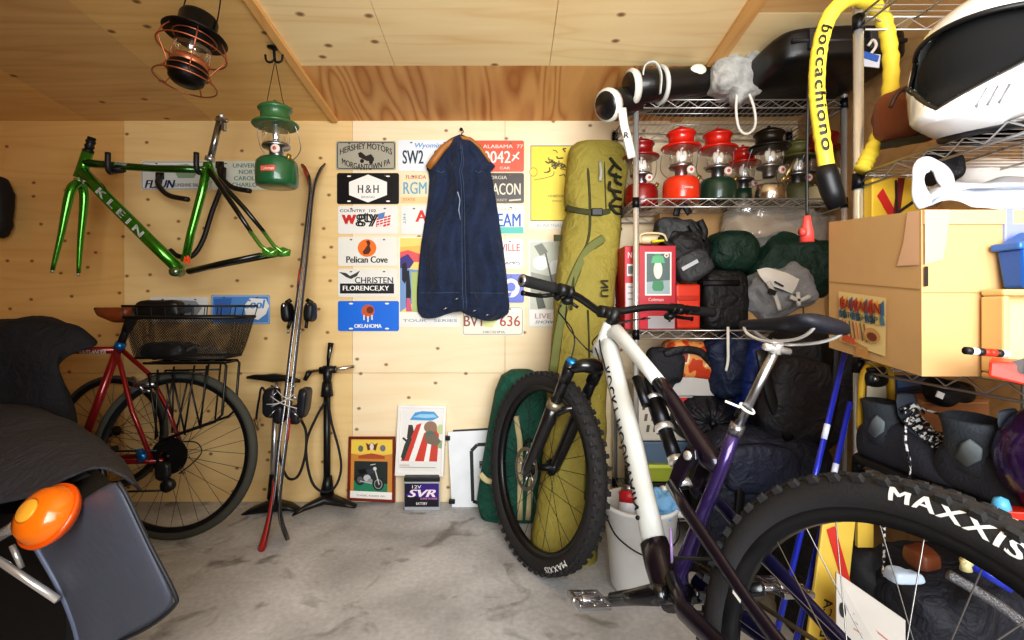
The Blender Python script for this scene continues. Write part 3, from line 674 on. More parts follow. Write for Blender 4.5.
q = MB(); q.ring(B(.349, .79), .0155, .0032, frame_from(B(.296, .932) - B(.372, .73)) @ EU(.15, .1, 0), 24, 6)
q.tube([B(.349, .79, .02), B(.362, .797, .05)], .003, 6); q.build('white_cable_tie', WHITE, mtb)
q = MB(); q.tube([B(.367, .765), B(.361, .782)], .0112, 14); q.build('seat_post_band', DKMET, mtb)
# lettering along the down tube
q = MB()
p0, p1 = B(.912, .862), B(.585, .416); dt = (p1 - p0); dn = dt.normalized(); ll = UPB.normalized(); nn = dn.cross(ll).normalized()
vs, fs = text2d('ROCKY MOUNTAIN', .02, 0, 1.1, 5)
def dtx(u, v):
    a = math.radians(17 + (v - .5) * 58)
    u2 = .11 + u * .78; c = p0.lerp(p1, u2); w_ = .038 - .006 * u2
    bend = -.012 * math.sin(u2 * PI) * 0
    side = 1 if nn.dot(B(1, 1) - B(0, 0)) > 0 else -1
    return c + ll * (math.cos(a) * .0285) + nn * side * (math.sin(a) * (w_ + .001)) + nn * bend
q.add([dtx(u, v) for u, v in vs], fs, 0, False); q.build('lettering', pal((28, 28, 32)), mtb)
q = MB()
for u_, w_ in ((.655, .46), (.62, .42)):
    pass
for t_ in (.72, .93):
    c = p0.lerp(p1, t_) + ll * .034; q.ell(c, (.006, .006, .006), nu=10, nv=6)
q.build('frame_bolt', DKMET, mtb)
# shock, linkage, stays
q = MB(); q.tube([B(.70, .80), B(.655, .745)], .016, 12); q.tube([B(.665, .757), B(.60, .685)], .024, 14); q.tube([B(.603, .688), B(.54, .62)], .019, 14); q.tube([B(.54, .62), B(.495, .565)], .011, 12)
sh = q.build('shock_absorber', DKMET, mtb)
q = MB()
for a, b in (((.606, .692), (.596, .681)), ((.545, .626), (.533, .613)), ((.665, .757), (.657, .748)), ((.507, .58), (.497, .568))):
    q.tube([B(*a), B(*b)], .0255 if a[0] > .6 else .0205, 16)
q.build('silver_band', CHROME, sh)
MB().tube([B(.71, .80, .035), B(.645, .735, .035)], .013, 12).build('shock_reservoir', DKMET, mtb)
for l in (.034, -.034):
    q = MB(); fn = lambda u, w, k: B(u, w, k)
    poly = [(.515, .56), (.49, .545), (.45, .63), (.432, .65), (.44, .672), (.47, .672), (.50, .62)]
    q.prism(poly, fn, l - .006, l + .006); r = q.build('rocker_link', FDK, mtb, bevel=.003)
    q = MB()
    for u, w in ((.456, .653), (.497, .567)): q.tube([B(u, w, l + (.012 if l > 0 else -.012)), B(u, w, l)], .011, 12)
    q.build('pivot_bolt', CHROME, r)
for l in (1, -1):
    q = MB(); q.tube([B(.495, .575, .045 * l), B(.42, .545, .06 * l), B(.22, .455, .072 * l), B(.04, .385, .078 * l), B(.0, .373, .078 * l)], [(.010, .014), (.010, .016), (.009, .0145), (.010, .018), (.007, .022)], 12, up=UPB)
    s = q.build('seat_stay', FDK if l > 0 else FNV, mtb)
    q = MB(); q.tube([B(.455, .375, .035 * l), B(.38, .345, .06 * l), B(.22, .345, .074 * l), B(.05, .362, .078 * l), B(.0, .373, .078 * l)], [(.016, .02), (.015, .022), (.012, .02), (.013, .022), (.008, .024)], 12, up=UPB)
    q.build('chain_stay', FDK if l > 0 else FNV, mtb)
q = MB(); q.tube([B(.44, .40, .05), B(.43, .43, .055), B(.30, .49, .067), B(.27, .485, .068)], .004, 6); q.build('brake_hose', BLACK, mtb)
q = MB(); q.box(B(.04, .46, .072), (.06, .03, .04), frame_from(_W, _F)); q.build('brake_caliper', DKMET, mtb, bevel=.006)
q = MB(); q.add([B(.235, .467, .093), B(.215, .459, .093), B(.215, .453, .093), B(.235, .461, .093)], [(0, 1, 2, 3)]); q.build('silver_decal', WHITE, mtb)
# fork
for l in (1, -1):
    a = V((WB, 0, WR)); off = V((.030, 0, .014)); k = lambda w_, l=l: None
    def fk(d, l=l, ex=0.0):     # d metres up the leg from the axle
        p = V((WB - .008, .062 * l, WR)) + SAX * d + V((.91, 0, .4147)) * ex
        return MBM @ (SO + SM @ (p - SO))
    q = MB(); q.tube([fk(-.03, ex=.01), fk(0), fk(.08), fk(.22), fk(.30)], [.016, .021, .023, .0255, .027], 14)
    leg = q.build('fork_lower', mat('fork_black', (26, 26, 28), .28, coat=.5), mtb)
    q = MB(); q.tube([fk(.285), fk(.312)], .0285, 16); q.build('gold_grey_wiper_ring', mat('wiper_ring', (150, 142, 120), .35, .7), leg)
    q = MB(); q.tube([fk(.30), fk(.46)], .0195, 14); q.tube([fk(.40), fk(.475)], .0235, 14); st = q.build('fork_upper', mat('fork_black', (26, 26, 28)), mtb)
    if l > 0:
        q = MB(); q.tube([fk(.47), fk(.488)], .020, 16); q.build('blue_air_cap', mat('cap_blue', (44, 140, 214), .3, .6), st)
def fkc(d, l, ex=0.0): return MBM @ (SO + SM @ (V((WB - .008, l, WR)) + SAX * d + V((.91, 0, .4147)) * ex - SO))
q = MB(); q.tube([fkc(.455, .066), fkc(.485, .035, -.03), fkc(.49, 0, -.038), fkc(.485, -.035, -.03), fkc(.455, -.066)], [.021, .024, .028, .024, .021], 12); q.build('fork_crown', mat('fork_black', (26, 26, 28)), mtb)
q = MB(); q.tube([fkc(.27, .06, -.02), fkc(.315, .04, -.045), fkc(.325, 0, -.052), fkc(.315, -.04, -.045), fkc(.27, -.06, -.02)], .012, 10); q.build('fork_arch', mat('fork_black', (26, 26, 28)), mtb)
# wheels
TF = lambda p: S(p.x + WB, p.z + WR, p.y)
TB = lambda p: B(p.x, p.z + WR, p.y)
wheel_parts(mtb, TF, WR, .031, .036, 28, TYRE, RIMB, mat('spoke_black', (54, 54, 56), .35, .8), DKMET, .028, .10, knobs=58, rotor=True, word='MAXXIS', word_at=-PI / 2 - .62, name='front_wheel', word_span=.40)
rw = wheel_parts(mtb, TB, WR, .031, .036, 28, TYRE, RIMB, mat('spoke_silver', (150, 148, 146), .3, .8), DKMET, .028, .12, knobs=58, rotor=True, word='MAXXIS', word_at=PI / 2 + .12, name='rear_wheel', word_span=.46)
q = MB()
for i in range(9):
    r = .028 + .0075 * i; y = -.028 - .0042 * (8 - i)
    rows = []
    for yy, rr in ((y, r * .8), (y, r), (y - .0022, r), (y - .0022, r * .8)): rows.append([TB(V(((rr + (.0035 if k % 2 and rr == r else 0)) * math.cos(2 * PI * k / 44), yy, (rr + (.0035 if k % 2 and rr == r else 0)) * math.sin(2 * PI * k / 44)))) for k in range(44)])
    q.grid(rows, closed=True, smooth=False)
q.build('cassette', STEEL, mtb)
q = MB(); q.box(TB(V((.01, -.075, -.06))), (.03, .03, .05)); q.tube([TB(V((.0, -.06, -.05))), TB(V((.05, -.055, -.17)))], .014, 8); q.tube([TB(V((.05, -.045, -.17))), TB(V((.05, -.06, -.17)))], .024, 16); q.build('derailleur', DKMET, mtb, bevel=.004)
# drive train
q = MB(); CA = -.574; bb = (.458, .335)
rows = [[B(bb[0] + r * math.cos(2 * PI * k / 64) * (1.03 if k % 2 else 1), bb[1] + r * math.sin(2 * PI * k / 64) * (1.03 if k % 2 else 1), l) for k in range(64)] for r, l in ((.045, -.045), (.066, -.045), (.066, -.049), (.045, -.049), (.045, -.045))]
q.grid(rows, closed=True, smooth=False); q.build('chainring', STEEL, mtb)
q = MB()
for a, b in (((.458, .40), (.0, .415)), ((.458, .27), (.05, .19))): q.tube([B(a[0], a[1], -.047), B(b[0], b[1], -.05)], .005, 6)
q.build('chain', mat('chain_brown', (112, 102, 84), .4, .8), mtb)
PALU = mat('pedal_silver', (196, 198, 204), .25, .95)
for sgn in (1, -1):
    ca = CA if sgn > 0 else CA + PI; e = (bb[0] + .168 * math.cos(ca), bb[1] + .168 * math.sin(ca))
    q = MB(); q.tube([B(bb[0] - .02 * math.cos(ca), bb[1] - .02 * math.sin(ca), .062 * sgn), B(*bb, .066 * sgn), B(bb[0] + .08 * math.cos(ca), bb[1] + .08 * math.sin(ca), .074 * sgn), B(*e, .082 * sgn)], [(.008, .014), (.011, .024), (.010, .018), (.009, .016)], 12, up=UPB)
    q.tube([B(*bb, .03 * sgn), B(*bb, .076 * sgn)], .021, 16)
    cr = q.build('crank', mat('crank_black', (24, 25, 28), .22, coat=.5), mtb)
    q = MB(); q.tube([B(*e, .08 * sgn), B(*e, .195 * sgn)], .008, 10)
    for d in (-.03, .03): q.bar(B(e[0] + d, e[1], .10 * sgn), B(e[0] + d, e[1], .19 * sgn), .012, .014, UPB)
    for d in (.108, .145, .184): q.bar(B(e[0] - .034, e[1], d * sgn), B(e[0] + .034, e[1], d * sgn), .014, .013, UPB)
    q.tube([B(*e, .12 * sgn), B(*e, .17 * sgn)], .014, 10)
    q.build('pedal', PALU, cr, bevel=.002)
# cockpit
hb = onax(.985); hb = V((hb.x, 0, hb.z)) + V((.046, 0, .008))
def H(du, dw, l): return S(hb.x + du, hb.z + dw, l)
q = MB(); p = onax(.945); q.tube([S(onax(.945).x, .945), S(onax(1.005).x, 1.005)], .0185, 14); q.tube([S(onax(.985).x, .985), H(0, 0, 0)], [(.018, .022), (.02, .024)], 12); q.tube([H(0, 0, .026), H(0, 0, -.026)], .021, 14)
q.build('stem', BLACK, mtb)
bar = [(-.075, .052, .383), (-.06, .047, .27), (-.035, .036, .16), (-.008, .012, .07), (0, 0, .03), (0, 0, -.03), (-.008, .012, -.07), (-.035, .036, -.16), (-.06, .047, -.27), (-.075, .052, -.45)]
hbar = MB().tube(catmull([H(*b) for b in bar], 4), .0125, 12).build('handlebar', mat('handlebar_black', (26, 26, 28), .35), mtb)
for sgn in (1, -1):
    f = lambda t, du=0, dw=0, sgn=sgn: H(-.06 - .013 * (t - .27) / .11 + du, .047 + .005 * (t - .27) / .11 + dw, t * sgn if sgn > 0 else -t - .065)
    q = MB(); pts = [f(.262), f(.275), f(.30), f(.34), f(.374), f(.384)]; q.tube(pts, [.0185, .0165, .0172, .0175, .0175, .0195], 14); g_ = q.build('grip', RUB, hbar)
    q = MB(); q.tube([f(.384), f(.388)], .0175, 14); q.tube([f(.384), f(.389)], .009, 10, mi=1); q.build('grip_end_cap', [ALU, BLACK], g_)
    q = MB(); q.tube([f(.215), f(.24)], .02, 12); q.ell(f(.222, .03, -.012), (.022, .016, .015), frame_from(_F), 10, 8)
    q.tube(catmull([f(.235, .028, -.015), f(.26, .055, -.024), f(.30, .06, -.028), f(.345, .052, -.03)], 4), [.007] * 12 + [.009], 8)
    q.build('brake_lever', BLACK, hbar)
    q = MB(); q.tube([f(.19), f(.205)], .019, 12); q.ell(f(.195, .01, -.028), (.02, .024, .014), None, 10, 8); q.tube([f(.19, .0, -.03), f(.17, -.02, -.045)], .005, 6); q.build('shifter', BLACK, hbar)
q = MB()
q.tube(catmull([H(-.02, .0, .2), H(.06, -.02, .15), H(.09, -.08, .06), S(1.06, .83, .06), S(1.13, .66, .075), S(1.19, .5, .075), S(1.225, .41, .07)], 5), .0024, 6)
q.tube(catmull([H(-.02, .0, -.19), H(.07, -.03, -.12), H(.06, -.1, -.01), B(.96, .86, .03), B(.93, .83, .03)], 5), .0024, 6)
q.tube(catmull([H(-.02, .0, -.17), H(.05, -.05, -.06), B(.95, .89, .028), B(.86, .80, .042)], 5), .0024, 6)
q.tube(catmull([H(-.02, 0, .18), H(.075, -.06, .10), H(.05, -.13, .03), B(.975, .85, .034)], 5), .0024, 6)
q.build('cable', BLACK, mtb)
# saddle
SADM = mat('saddle_navy_black', (22, 24, 34), .6, bump=.1)
su = lambda u, w, l: B(u, w, l)
secs = []
for u, hw, w, th in ((.395, .010, .976, .007), (.388, .018, .978, .010), (.36, .023, .980, .011), (.32, .030, .982, .0115), (.28, .042, .983, .012), (.24, .058, .985, .0135), (.212, .066, .987, .0155), (.194, .064, .987, .016), (.182, .046, .985, .010)):
    secs.append((su(u, w - .006, 0), (B(0, 0, 1) - B(0, 0, 0)) * hw, (B(0, 1) - B(0, 0)) * th))
sad = MB().loft(secs, 20, .75).build('saddle', SADM, mtb)
q = MB()
for sgn in (1, -1): q.tube(catmull([B(.38, .968, .012 * sgn), B(.355, .95, .022 * sgn), B(.31, .938, .022 * sgn), B(.24, .945, .024 * sgn), B(.20, .962, .034 * sgn), B(.185, .985, .04 * sgn)], 4), .0036, 8)
q.tube([B(.296, .925, .034), B(.296, .925, -.034)], .008, 10); q.tube([B(.30, .915, 0), B(.296, .945, 0)], .012, 10); q.build('saddle_rail', CHROME, sad)
# ================================================================== hanging things and the left side
# --- railway lantern hung from the ceiling
COP = mat('copper_wire', (186, 112, 82), .35, .85); BLKENA = mat('black_lantern_enamel', (28, 26, 25), .35, .5)
lz = lambda y, Y: HC + (CY - y) / FPX * Y
YL = 1.56; lc = P(192.5, 50, YL)
rot = EU(0, .10, 0)
LM = Matrix.Translation(lc) @ EU(-.12, .12, 0).to_4x4()
t = thing('railway_lantern', 'black railway lantern with copper wire guard hanging from the ceiling', 'lantern', LM)
def LL(x, y, z): return LM @ V((x, y, z))
q = MB(); q.lathe([(.0, .120), (.052, .118), (.056, .108), (.056, .062), (.060, .058), (.090, .052), (.094, .047), (.092, .044), (.058, .05), (.048, .044), (.046, .02), (0, .02)], LM, 32); q.build('cap', BLKENA, t)
q = MB(); q.lathe([(.040, .032), (.052, .018), (.056, -.004), (.050, -.028), (.040, -.036)], LM, 28); q.build('glass_globe', GLASS, t)
q = MB(); q.lathe([(.0, -.030), (.040, -.030), (.050, -.036), (.052, -.050), (.050, -.060), (.0, -.060)], LM, 28); q.build('copper_collar', mat('copper_band', (196, 124, 92), .35, .8), t)
q = MB(); q.lathe([(.0, -.058), (.056, -.060), (.058, -.075), (.054, -.082), (.056, -.086), (.052, -.092), (.050, -.106), (.036, -.118), (.0, -.122)], LM, 28); q.build('fuel_pot', BLKENA, t)
q = MB(); q.lathe([(0, -.022), (.012, -.022), (.014, .0), (.006, .006), (0, .006)], LM, 14); q.build('burner', mat('burner_brass', (206, 186, 140), .3, .8), t)
q = MB(); q.ring(LL(0, 0, -.004), .098, .0026, LM.to_3x3(), 44, 6); q.ring(LL(0, 0, -.112), .088, .0026, LM.to_3x3(), 44, 6); q.ring(LL(0, 0, .040), .062, .0022, LM.to_3x3(), 36, 6); q.ring(LL(0, 0, -.078), .063, .0022, LM.to_3x3(), 36, 6)
for i in range(5):
    a = 2 * PI * i / 5 + .35; c_, s_ = math.cos(a), math.sin(a)
    q.tube(catmull([LL(.058 * c_, .058 * s_, .060), LL(.078 * c_, .078 * s_, .044), LL(.097 * c_, .097 * s_, -.004), LL(.070 * c_, .070 * s_, -.055), LL(.063 * c_, .063 * s_, -.078), LL(.088 * c_, .088 * s_, -.112)], 5), .0022, 6)
q.build('wire_guard', COP, t)
q = MB(); zt = ceil_z(YL) + .0
q.tube(catmull([LL(-.057, 0, .065), LL(-.059, 0, .13), LL(-.050, 0, .22), LL(-.02, 0, .275), LL(.02, 0, .275), LL(.050, 0, .22), LL(.059, 0, .13), LL(.057, 0, .065)], 5), .0022, 6); q.build('bail_handle', BLKENA, t)
top = LL(0, 0, .277); hz = ceil_z(top.y)
q = MB(); q.lathe([(0, 0), (.016, 0), (.016, -.004), (0, -.004)], Matrix.Translation((top.x, top.y, hz - .001)), 16); q.tube(catmull([V((top.x, top.y, hz - .002)), top + V((0, 0, .03)), top + V((.012, 0, .008)), top + V((0, 0, -.006)), top + V((-.012, 0, .006))], 4), .002, 6)
tag(q.build('ceiling_hook', DKMET), 'dark ceiling hook that carries the railway lantern', 'hook')
# --- gas lanterns: one builder for the hanging one and those on the rack
GREEN = mat('lantern_green', (32, 92, 56), .3, coat=.5); GRN2 = mat('lantern_dark_green', (30, 62, 46), .32, coat=.4); RED = mat('lantern_red', (206, 38, 24), .28, coat=.5); RED2 = mat('lantern_orange_red', (222, 60, 28), .28, coat=.5); DRED = mat('lantern_dark_red', (140, 26, 24), .3, coat=.4)
BRASS = mat('old_brass', (150, 124, 70), .35, .8); SILV = mat('nickel', (206, 196, 180), .2, .95)
MANT = mat('white_mantle', (240, 238, 228), .8)
def gas_lantern(label, cap, fount, M, group=None, collar=STEEL, wide=1.0, sticker=True, flatf=False, tubeonly=False):
    t = thing('camping_lantern', label, 'lantern', M, group)
    L = lambda x, y, z: M @ V((x, y, z))
    q = MB(); f = ([(0, 0), (.068, 0), (.076, .006), (.078, .02), (.078, .075), (.074, .095), (.062, .108), (.035, .116), (0, .118)] if not flatf else [(0, 0), (.066, 0), (.070, .006), (.070, .068), (.064, .076), (.03, .082), (0, .082)])
    q.lathe([(r * wide, z) for r, z in f], M, 32); fo = q.build('fuel_tank', fount, t)
    if sticker:
        q = MB(); r = .0788 * wide
        q.grid([[L(r * math.cos(a), r * math.sin(a), z) for a in [-PI / 2 - .36 + .09 * i for i in range(9)]] for z in (.042, .064)], smooth=False); q.build('label_sticker', mat('sticker_red', (196, 74, 58), .5), fo)
        q = MB(); q.text('Coleman', lambda u, v: L((r + .0006) * math.cos(-PI / 2 - .3 + .6 * u), (r + .0006) * math.sin(-PI / 2 - .3 + .6 * u), .047 + .012 * v)); q.build('lettering', pal((238, 226, 210)), fo)
    q = MB(); q.lathe([(0, .112), (.022, .112), (.026, .118), (.026, .150), (.050, .152), (.053, .158), (.050, .164), (.022, .165), (.016, .175), (0, .175)], M, 24); q.build('burner_frame', collar, t)
    q = MB(); q.lathe([(.047, .164), (.050, .175), (.050, .236), (.047, .245)], M, 28); q.build('glass_globe', GLASS, t)
    q = MB(); q.tube([L(0, 0, .17), L(0, 0, .245)], .012 if tubeonly else .004, 12)
    if not tubeonly: q.ell(L(.014, -.006, .205), (.011, .011, .024), None, 10, 8); q.ell(L(-.014, -.006, .205), (.011, .011, .024), None, 10, 8); 
    q.build('mantle', ALU if tubeonly else MANT, t)
    q = MB(); q.lathe([(.050, .240), (.082, .236), (.086, .241), (.083, .246), (.060, .256), (.054, .262), (.054, .292), (.060, .296), (.064, .302), (.058, .310), (.035, .322), (.012, .327), (0, .328)], M, 32); q.lathe([(0, .326), (.006, .327), (.007, .338), (0, .342)], M, 10); q.build('ventilator_cap', cap, t)
    q = MB(); q.lathe([(0, 0), (.016, 0), (.0175, .004), (.0175, .009), (.012, .011), (0, .011)], M @ Matrix.Translation((.022, -.050, .132)) @ Matrix.Rotation(PI / 2, 4, 'X'), 18); q.tube([L(.022, -.02, .132), L(.022, -.052, .132)], .004, 6); kn = q.build('valve_wheel', mat('valve_cream', (232, 214, 206), .4), t)
    q = MB(); q.lathe([(0, 0), (.007, 0), (.007, .002), (0, .002)], M @ Matrix.Translation((.022, -.0612, .132)) @ Matrix.Rotation(PI / 2, 4, 'X'), 14); q.build('valve_centre', mat('valve_red', (206, 92, 84), .5), kn)
    q = MB(); q.tube([L(.055 * wide, -.03, .088), L(.068 * wide, -.04, .112)], .009, 8); q.build('pump_plunger', BRASS, t)
    q = MB(); q.tube(catmull([L(-.056, 0, .250), L(-.068, 0, .255), L(-.080, .02, .20), L(-.070, .05, .15), L(0, .085, .12), L(.070, .05, .15), L(.080, .02, .20), L(.068, 0, .255), L(.056, 0, .250)], 5), .0016, 6); q.build('bail_handle', STEEL, t)
    return t
YG = 1.884; gb = P(277.5, 187, YG)
GM = Matrix.Translation(gb) @ EU(0, -.03, 0).to_4x4()
gl = gas_lantern('green camping lantern hanging by its wire from a double ceiling hook', mat('lantern_cap_green', (58, 104, 62), .38, coat=.3), GREEN, GM, tubeonly=True)
hk = P(274, 47, YG); hk.z = ceil_z(YG)
q = MB(); q.tube([GM @ V((-.056, 0, .25)), GM @ V((-.03, 0, .34)), V((hk.x + .002, hk.y, hk.z - .062)), V((hk.x + .006, hk.y, hk.z - .062)), GM @ V((.03, 0, .34)), GM @ V((.056, 0, .25))], .0014, 6); q.build('hanging_wire', DKMET, gl)
q = MB(); q.lathe([(0, 0), (.026, 0), (.025, -.004), (.012, -.008), (.005, -.012), (.005, -.052), (0, -.056)], TR((hk.x, hk.y, hk.z - .001), EU(.12, 0, 0)), 20)
for sg in (1, -1): q.tube(catmull([hk + V((0, 0, -.05)), hk + V((.014 * sg, 0, -.060)), hk + V((.030 * sg, 0, -.052)), hk + V((.034 * sg, 0, -.030))], 5), .0042, 8)
tag(q.build('ceiling_hook', DKMET), 'dark double-pronged ceiling hook above the green lantern', 'hook')
# --- green road frame on its wall hanger
YK = 2.12
KM = Matrix.Translation(P(180, 270, YK))
kf = thing('road_frameset', 'metallic green road bicycle frame with white lettering hung high on the wall', 'bicycle frame', KM)
KG = mat('metallic_green', (70, 150, 40), .2, .75, coat=.7, var=.15, vs=3); KB = mat('frame_black_fade', (22, 26, 22), .3, .3, coat=.5)
k = lambda x, y, d=0.0: P(x, y, YK + d)
q = MB(); q.tube([k(88, 152), k(79.5, 178)], [.021, .023], 16); q.build('head_tube', KG, kf)
q = MB(); q.tube([k(92, 137.5), k(88, 152)], .0155, 14); q.tube([k(91, 141), k(90.4, 143)], .0185, 14); q.tube([k(89.8, 145.5), k(89.2, 147.5)], .0185, 14); q.tube([k(88.4, 150), k(88, 152.5)], .021, 14); q.build('steerer_tube', BLACK, kf)
q = MB(); q.tube([k(86, 163), k(118, 166), k(160, 169), k(208, 170)], [(.018, .021), (.0165, .02), (.015, .018), (.014, .016)], 14); q.build('top_tube', mat('dark_metallic_green', (36, 92, 28), .2, .7, coat=.7), kf)
q = MB(); q.tube([k(83, 172), k(110, 201), k(150, 241), k(180, 270)], [.026, .026, .026, .024], 16); dtb = q.build('down_tube', KG, kf)
q = MB()
vs, fs = text2d('KLEIN', .025, 0, 1.55)
A, Bp = k(103, 191), k(147, 236); dd = (Bp - A); dl = dd.length; dn_ = dd.normalized(); pn = V((-dn_.z, 0, dn_.x)) * 1
if pn.z < 0: pn = -pn
q.add([A + dn_ * (u * dl) + pn * ((v - .5) * .030) + V((0, -.0285, 0)) for u, v in vs], fs, 0, False); q.build('lettering', pal((240, 240, 236)), kf)
q = MB(); q.text('attitude', lambda u, v: k(114 + 13 * u, 164.5 - 4.5 * v + 1.5 * u, -.0195), 0, .02, .3); q.build('small_script', pal((220, 228, 216)), kf)
q = MB(); q.tube([k(208, 163), k(202, 192), k(191, 233), k(185, 262)], [.0185, .018, .0165, .017], 14); q.build('seat_tube', KG, kf)
q = MB(); q.tube([k(188, 255.5, -.018), k(187, 260.5, -.018)], .005, 8); q.box(k(187, 260, -.0175), (.028, .004, .026), EU(0, .22, 0)); q.build('orange_red_decal', mat('decal_orange', (226, 88, 40), .5), kf)
q = MB(); q.tube([k(209.5, 161), k(210.5, 157)], .0205, 14); q.build('seat_clamp', ALU, kf)
q = MB(); q.tube([k(210.5, 159), k(219.5, 122)], .0138, 14); q.build('seat_post', mat('post_silver', (150, 152, 152), .25, .95), kf)
q = MB(); q.tube([k(216, 120), k(228, 121)], .009, 10); q.tube([k(221, 116, -.02), k(222, 116, .02)], .008, 10); q.box(k(224, 127), (.016, .02, .034)); q.tube([k(216.5, 117.5), k(224, 114)], .006, 8); q.build('saddle_clamp', STEEL, kf, bevel=.002)
q = MB(); q.tube([k(174, 271.5, -.034), k(180.5, 272, .034)], .021, 16); q.build('bottom_bracket_shell', mat('shell_silver_green', (126, 150, 110), .25, .8), kf)
for sd, oy, ox in ((-1, -.055, -7), (1, .055, 6)):
    q = MB(); q.tube([k(189, 271.5, oy * .5), k(225 + ox * .4, 263.5, oy * .8), k(268 + ox, 255, oy)], [(.013, .019), (.013, .017), (.011, .014)], 12); s_ = q.build('chain_stay', KB, kf)
    q = MB(); q.tube([k(209, 170, oy * .2), k(222 + ox * .3, 186, oy * .4), k(240 + ox * .7, 208, oy * .8), k(258 + ox, 232, oy)], [.012, .011, .0105, .0085], 12); s_ = q.build('seat_stay', KB, kf)
    q = MB(); q.tube([k(257 + ox, 231, oy), k(268 + ox, 246, oy), k(280 + ox, 255, oy)], [.009, .009, .007], 10); q.tube([k(266 + ox, 256, oy), k(276 + ox, 254, oy), k(284 + ox, 250, oy)], [.010, .009, .006], 10); q.prism([(270, 249), (277, 247), (285, 250), (284, 256), (275, 257), (268, 256)], lambda a, b, w: k(a + ox, b, oy + w), -.003, .003)
    q.build('dropout', mat('light_metallic_green', (120, 190, 90), .22, .7, coat=.6), s_)
q = MB(); q.tube([k(208, 163), k(211, 171), k(216, 179)], [.017, .016, .011], 12); q.build('seat_cluster', KG, kf)
# fork, turned outwards a little
q = MB(); q.tube([k(79.3, 179), k(78.5, 183)], .019, 14); q.build('fork_crown', ALU, kf)
for pts, rr in (([(79, 182, .0), (72, 188, -.03), (67.5, 203, -.04), (61, 235, -.045), (52.5, 270, -.05)], (.017, .019, .017, .012, .008)), ([(79, 182, .0), (83, 188, .03), (84, 203, .04), (80.5, 240, .045), (78.5, 273, .05)], (.017, .019, .017, .012, .008))):
    q = MB(); q.tube(catmull([k(*p) for p in pts], 5), [rr[min(i // 5, 4)] + (rr[min(i // 5 + 1, 4)] - rr[min(i // 5, 4)]) * (i % 5) / 5 for i in range(21)], 14); fb = q.build('fork_blade', KG, kf)
    q = MB(); q.tube([k(*pts[-1]), k(pts[-1][0] - .4, pts[-1][1] + 2.5, pts[-1][2])], .006, 8); q.build('fork_end', ALU, fb)
q = MB(); q.tube(catmull([k(110, 168, -.02), k(150, 165.5, -.016), k(190, 166, -.016), k(205, 168, -.02)], 4), .0014, 5); q.build('cable', STEEL, kf)
# wall hanger: two padded arms, brace
hg = thing('bicycle_hanger', 'black wall bracket with curved padded arms that carries the green frame', 'bracket', P(180, 180, YW - .02))
HB = mat('hanger_black', (24, 24, 26), .5)
for x0_, hx in ((160, (113, 167)), (229, (200, 168))):
    q = MB(); q.tube(catmull([P(x0_, 176, YW - .012), P(x0_ - 2, 184, 2.38), P(x0_ + 8, 195, 2.33), P(x0_ + 28, 199.5, 2.29)] if x0_ < 200 else [P(219, 164, YW - .012), P(221, 176, 2.38), P(232, 187, 2.33), P(250, 191, 2.29)], 6), .012, 10); q.build('lower_arm', HB, hg)
for hx in (108.5, 197):
    q = MB(); q.tube(catmull([P(hx + 5, 168, YW - .012), P(hx + 3, 171, 2.25), P(hx + 2, 172.5, YK - .01), P(hx - .5, 168, YK - .045), P(hx - .6, 152.5, YK - .05)], 6), .011, 10); a = q.build('cradle_arm', HB, hg)
q = MB(); q.ell(P(116, 170, YK), (.04, .03, .014), None, 16, 8); q.build('cradle_pad', HB, hg)
for x, y in ((160, 176), (220, 165)): q = MB(); q.box(P(x, y, YW - .008), (.04, .014, .035)); q.build('mounting_plate', HB, hg, bevel=.003)
q = MB(); q.tube(catmull([P(170, 250, 2.3), P(178, 256, 2.3), P(192, 256, 2.3), P(203, 240, 2.32), P(212, 212, 2.34), P(222, 185, 2.36), P(224, 168, 2.38)], 6), .0115, 10); q.build('brace_tube', HB, hg)
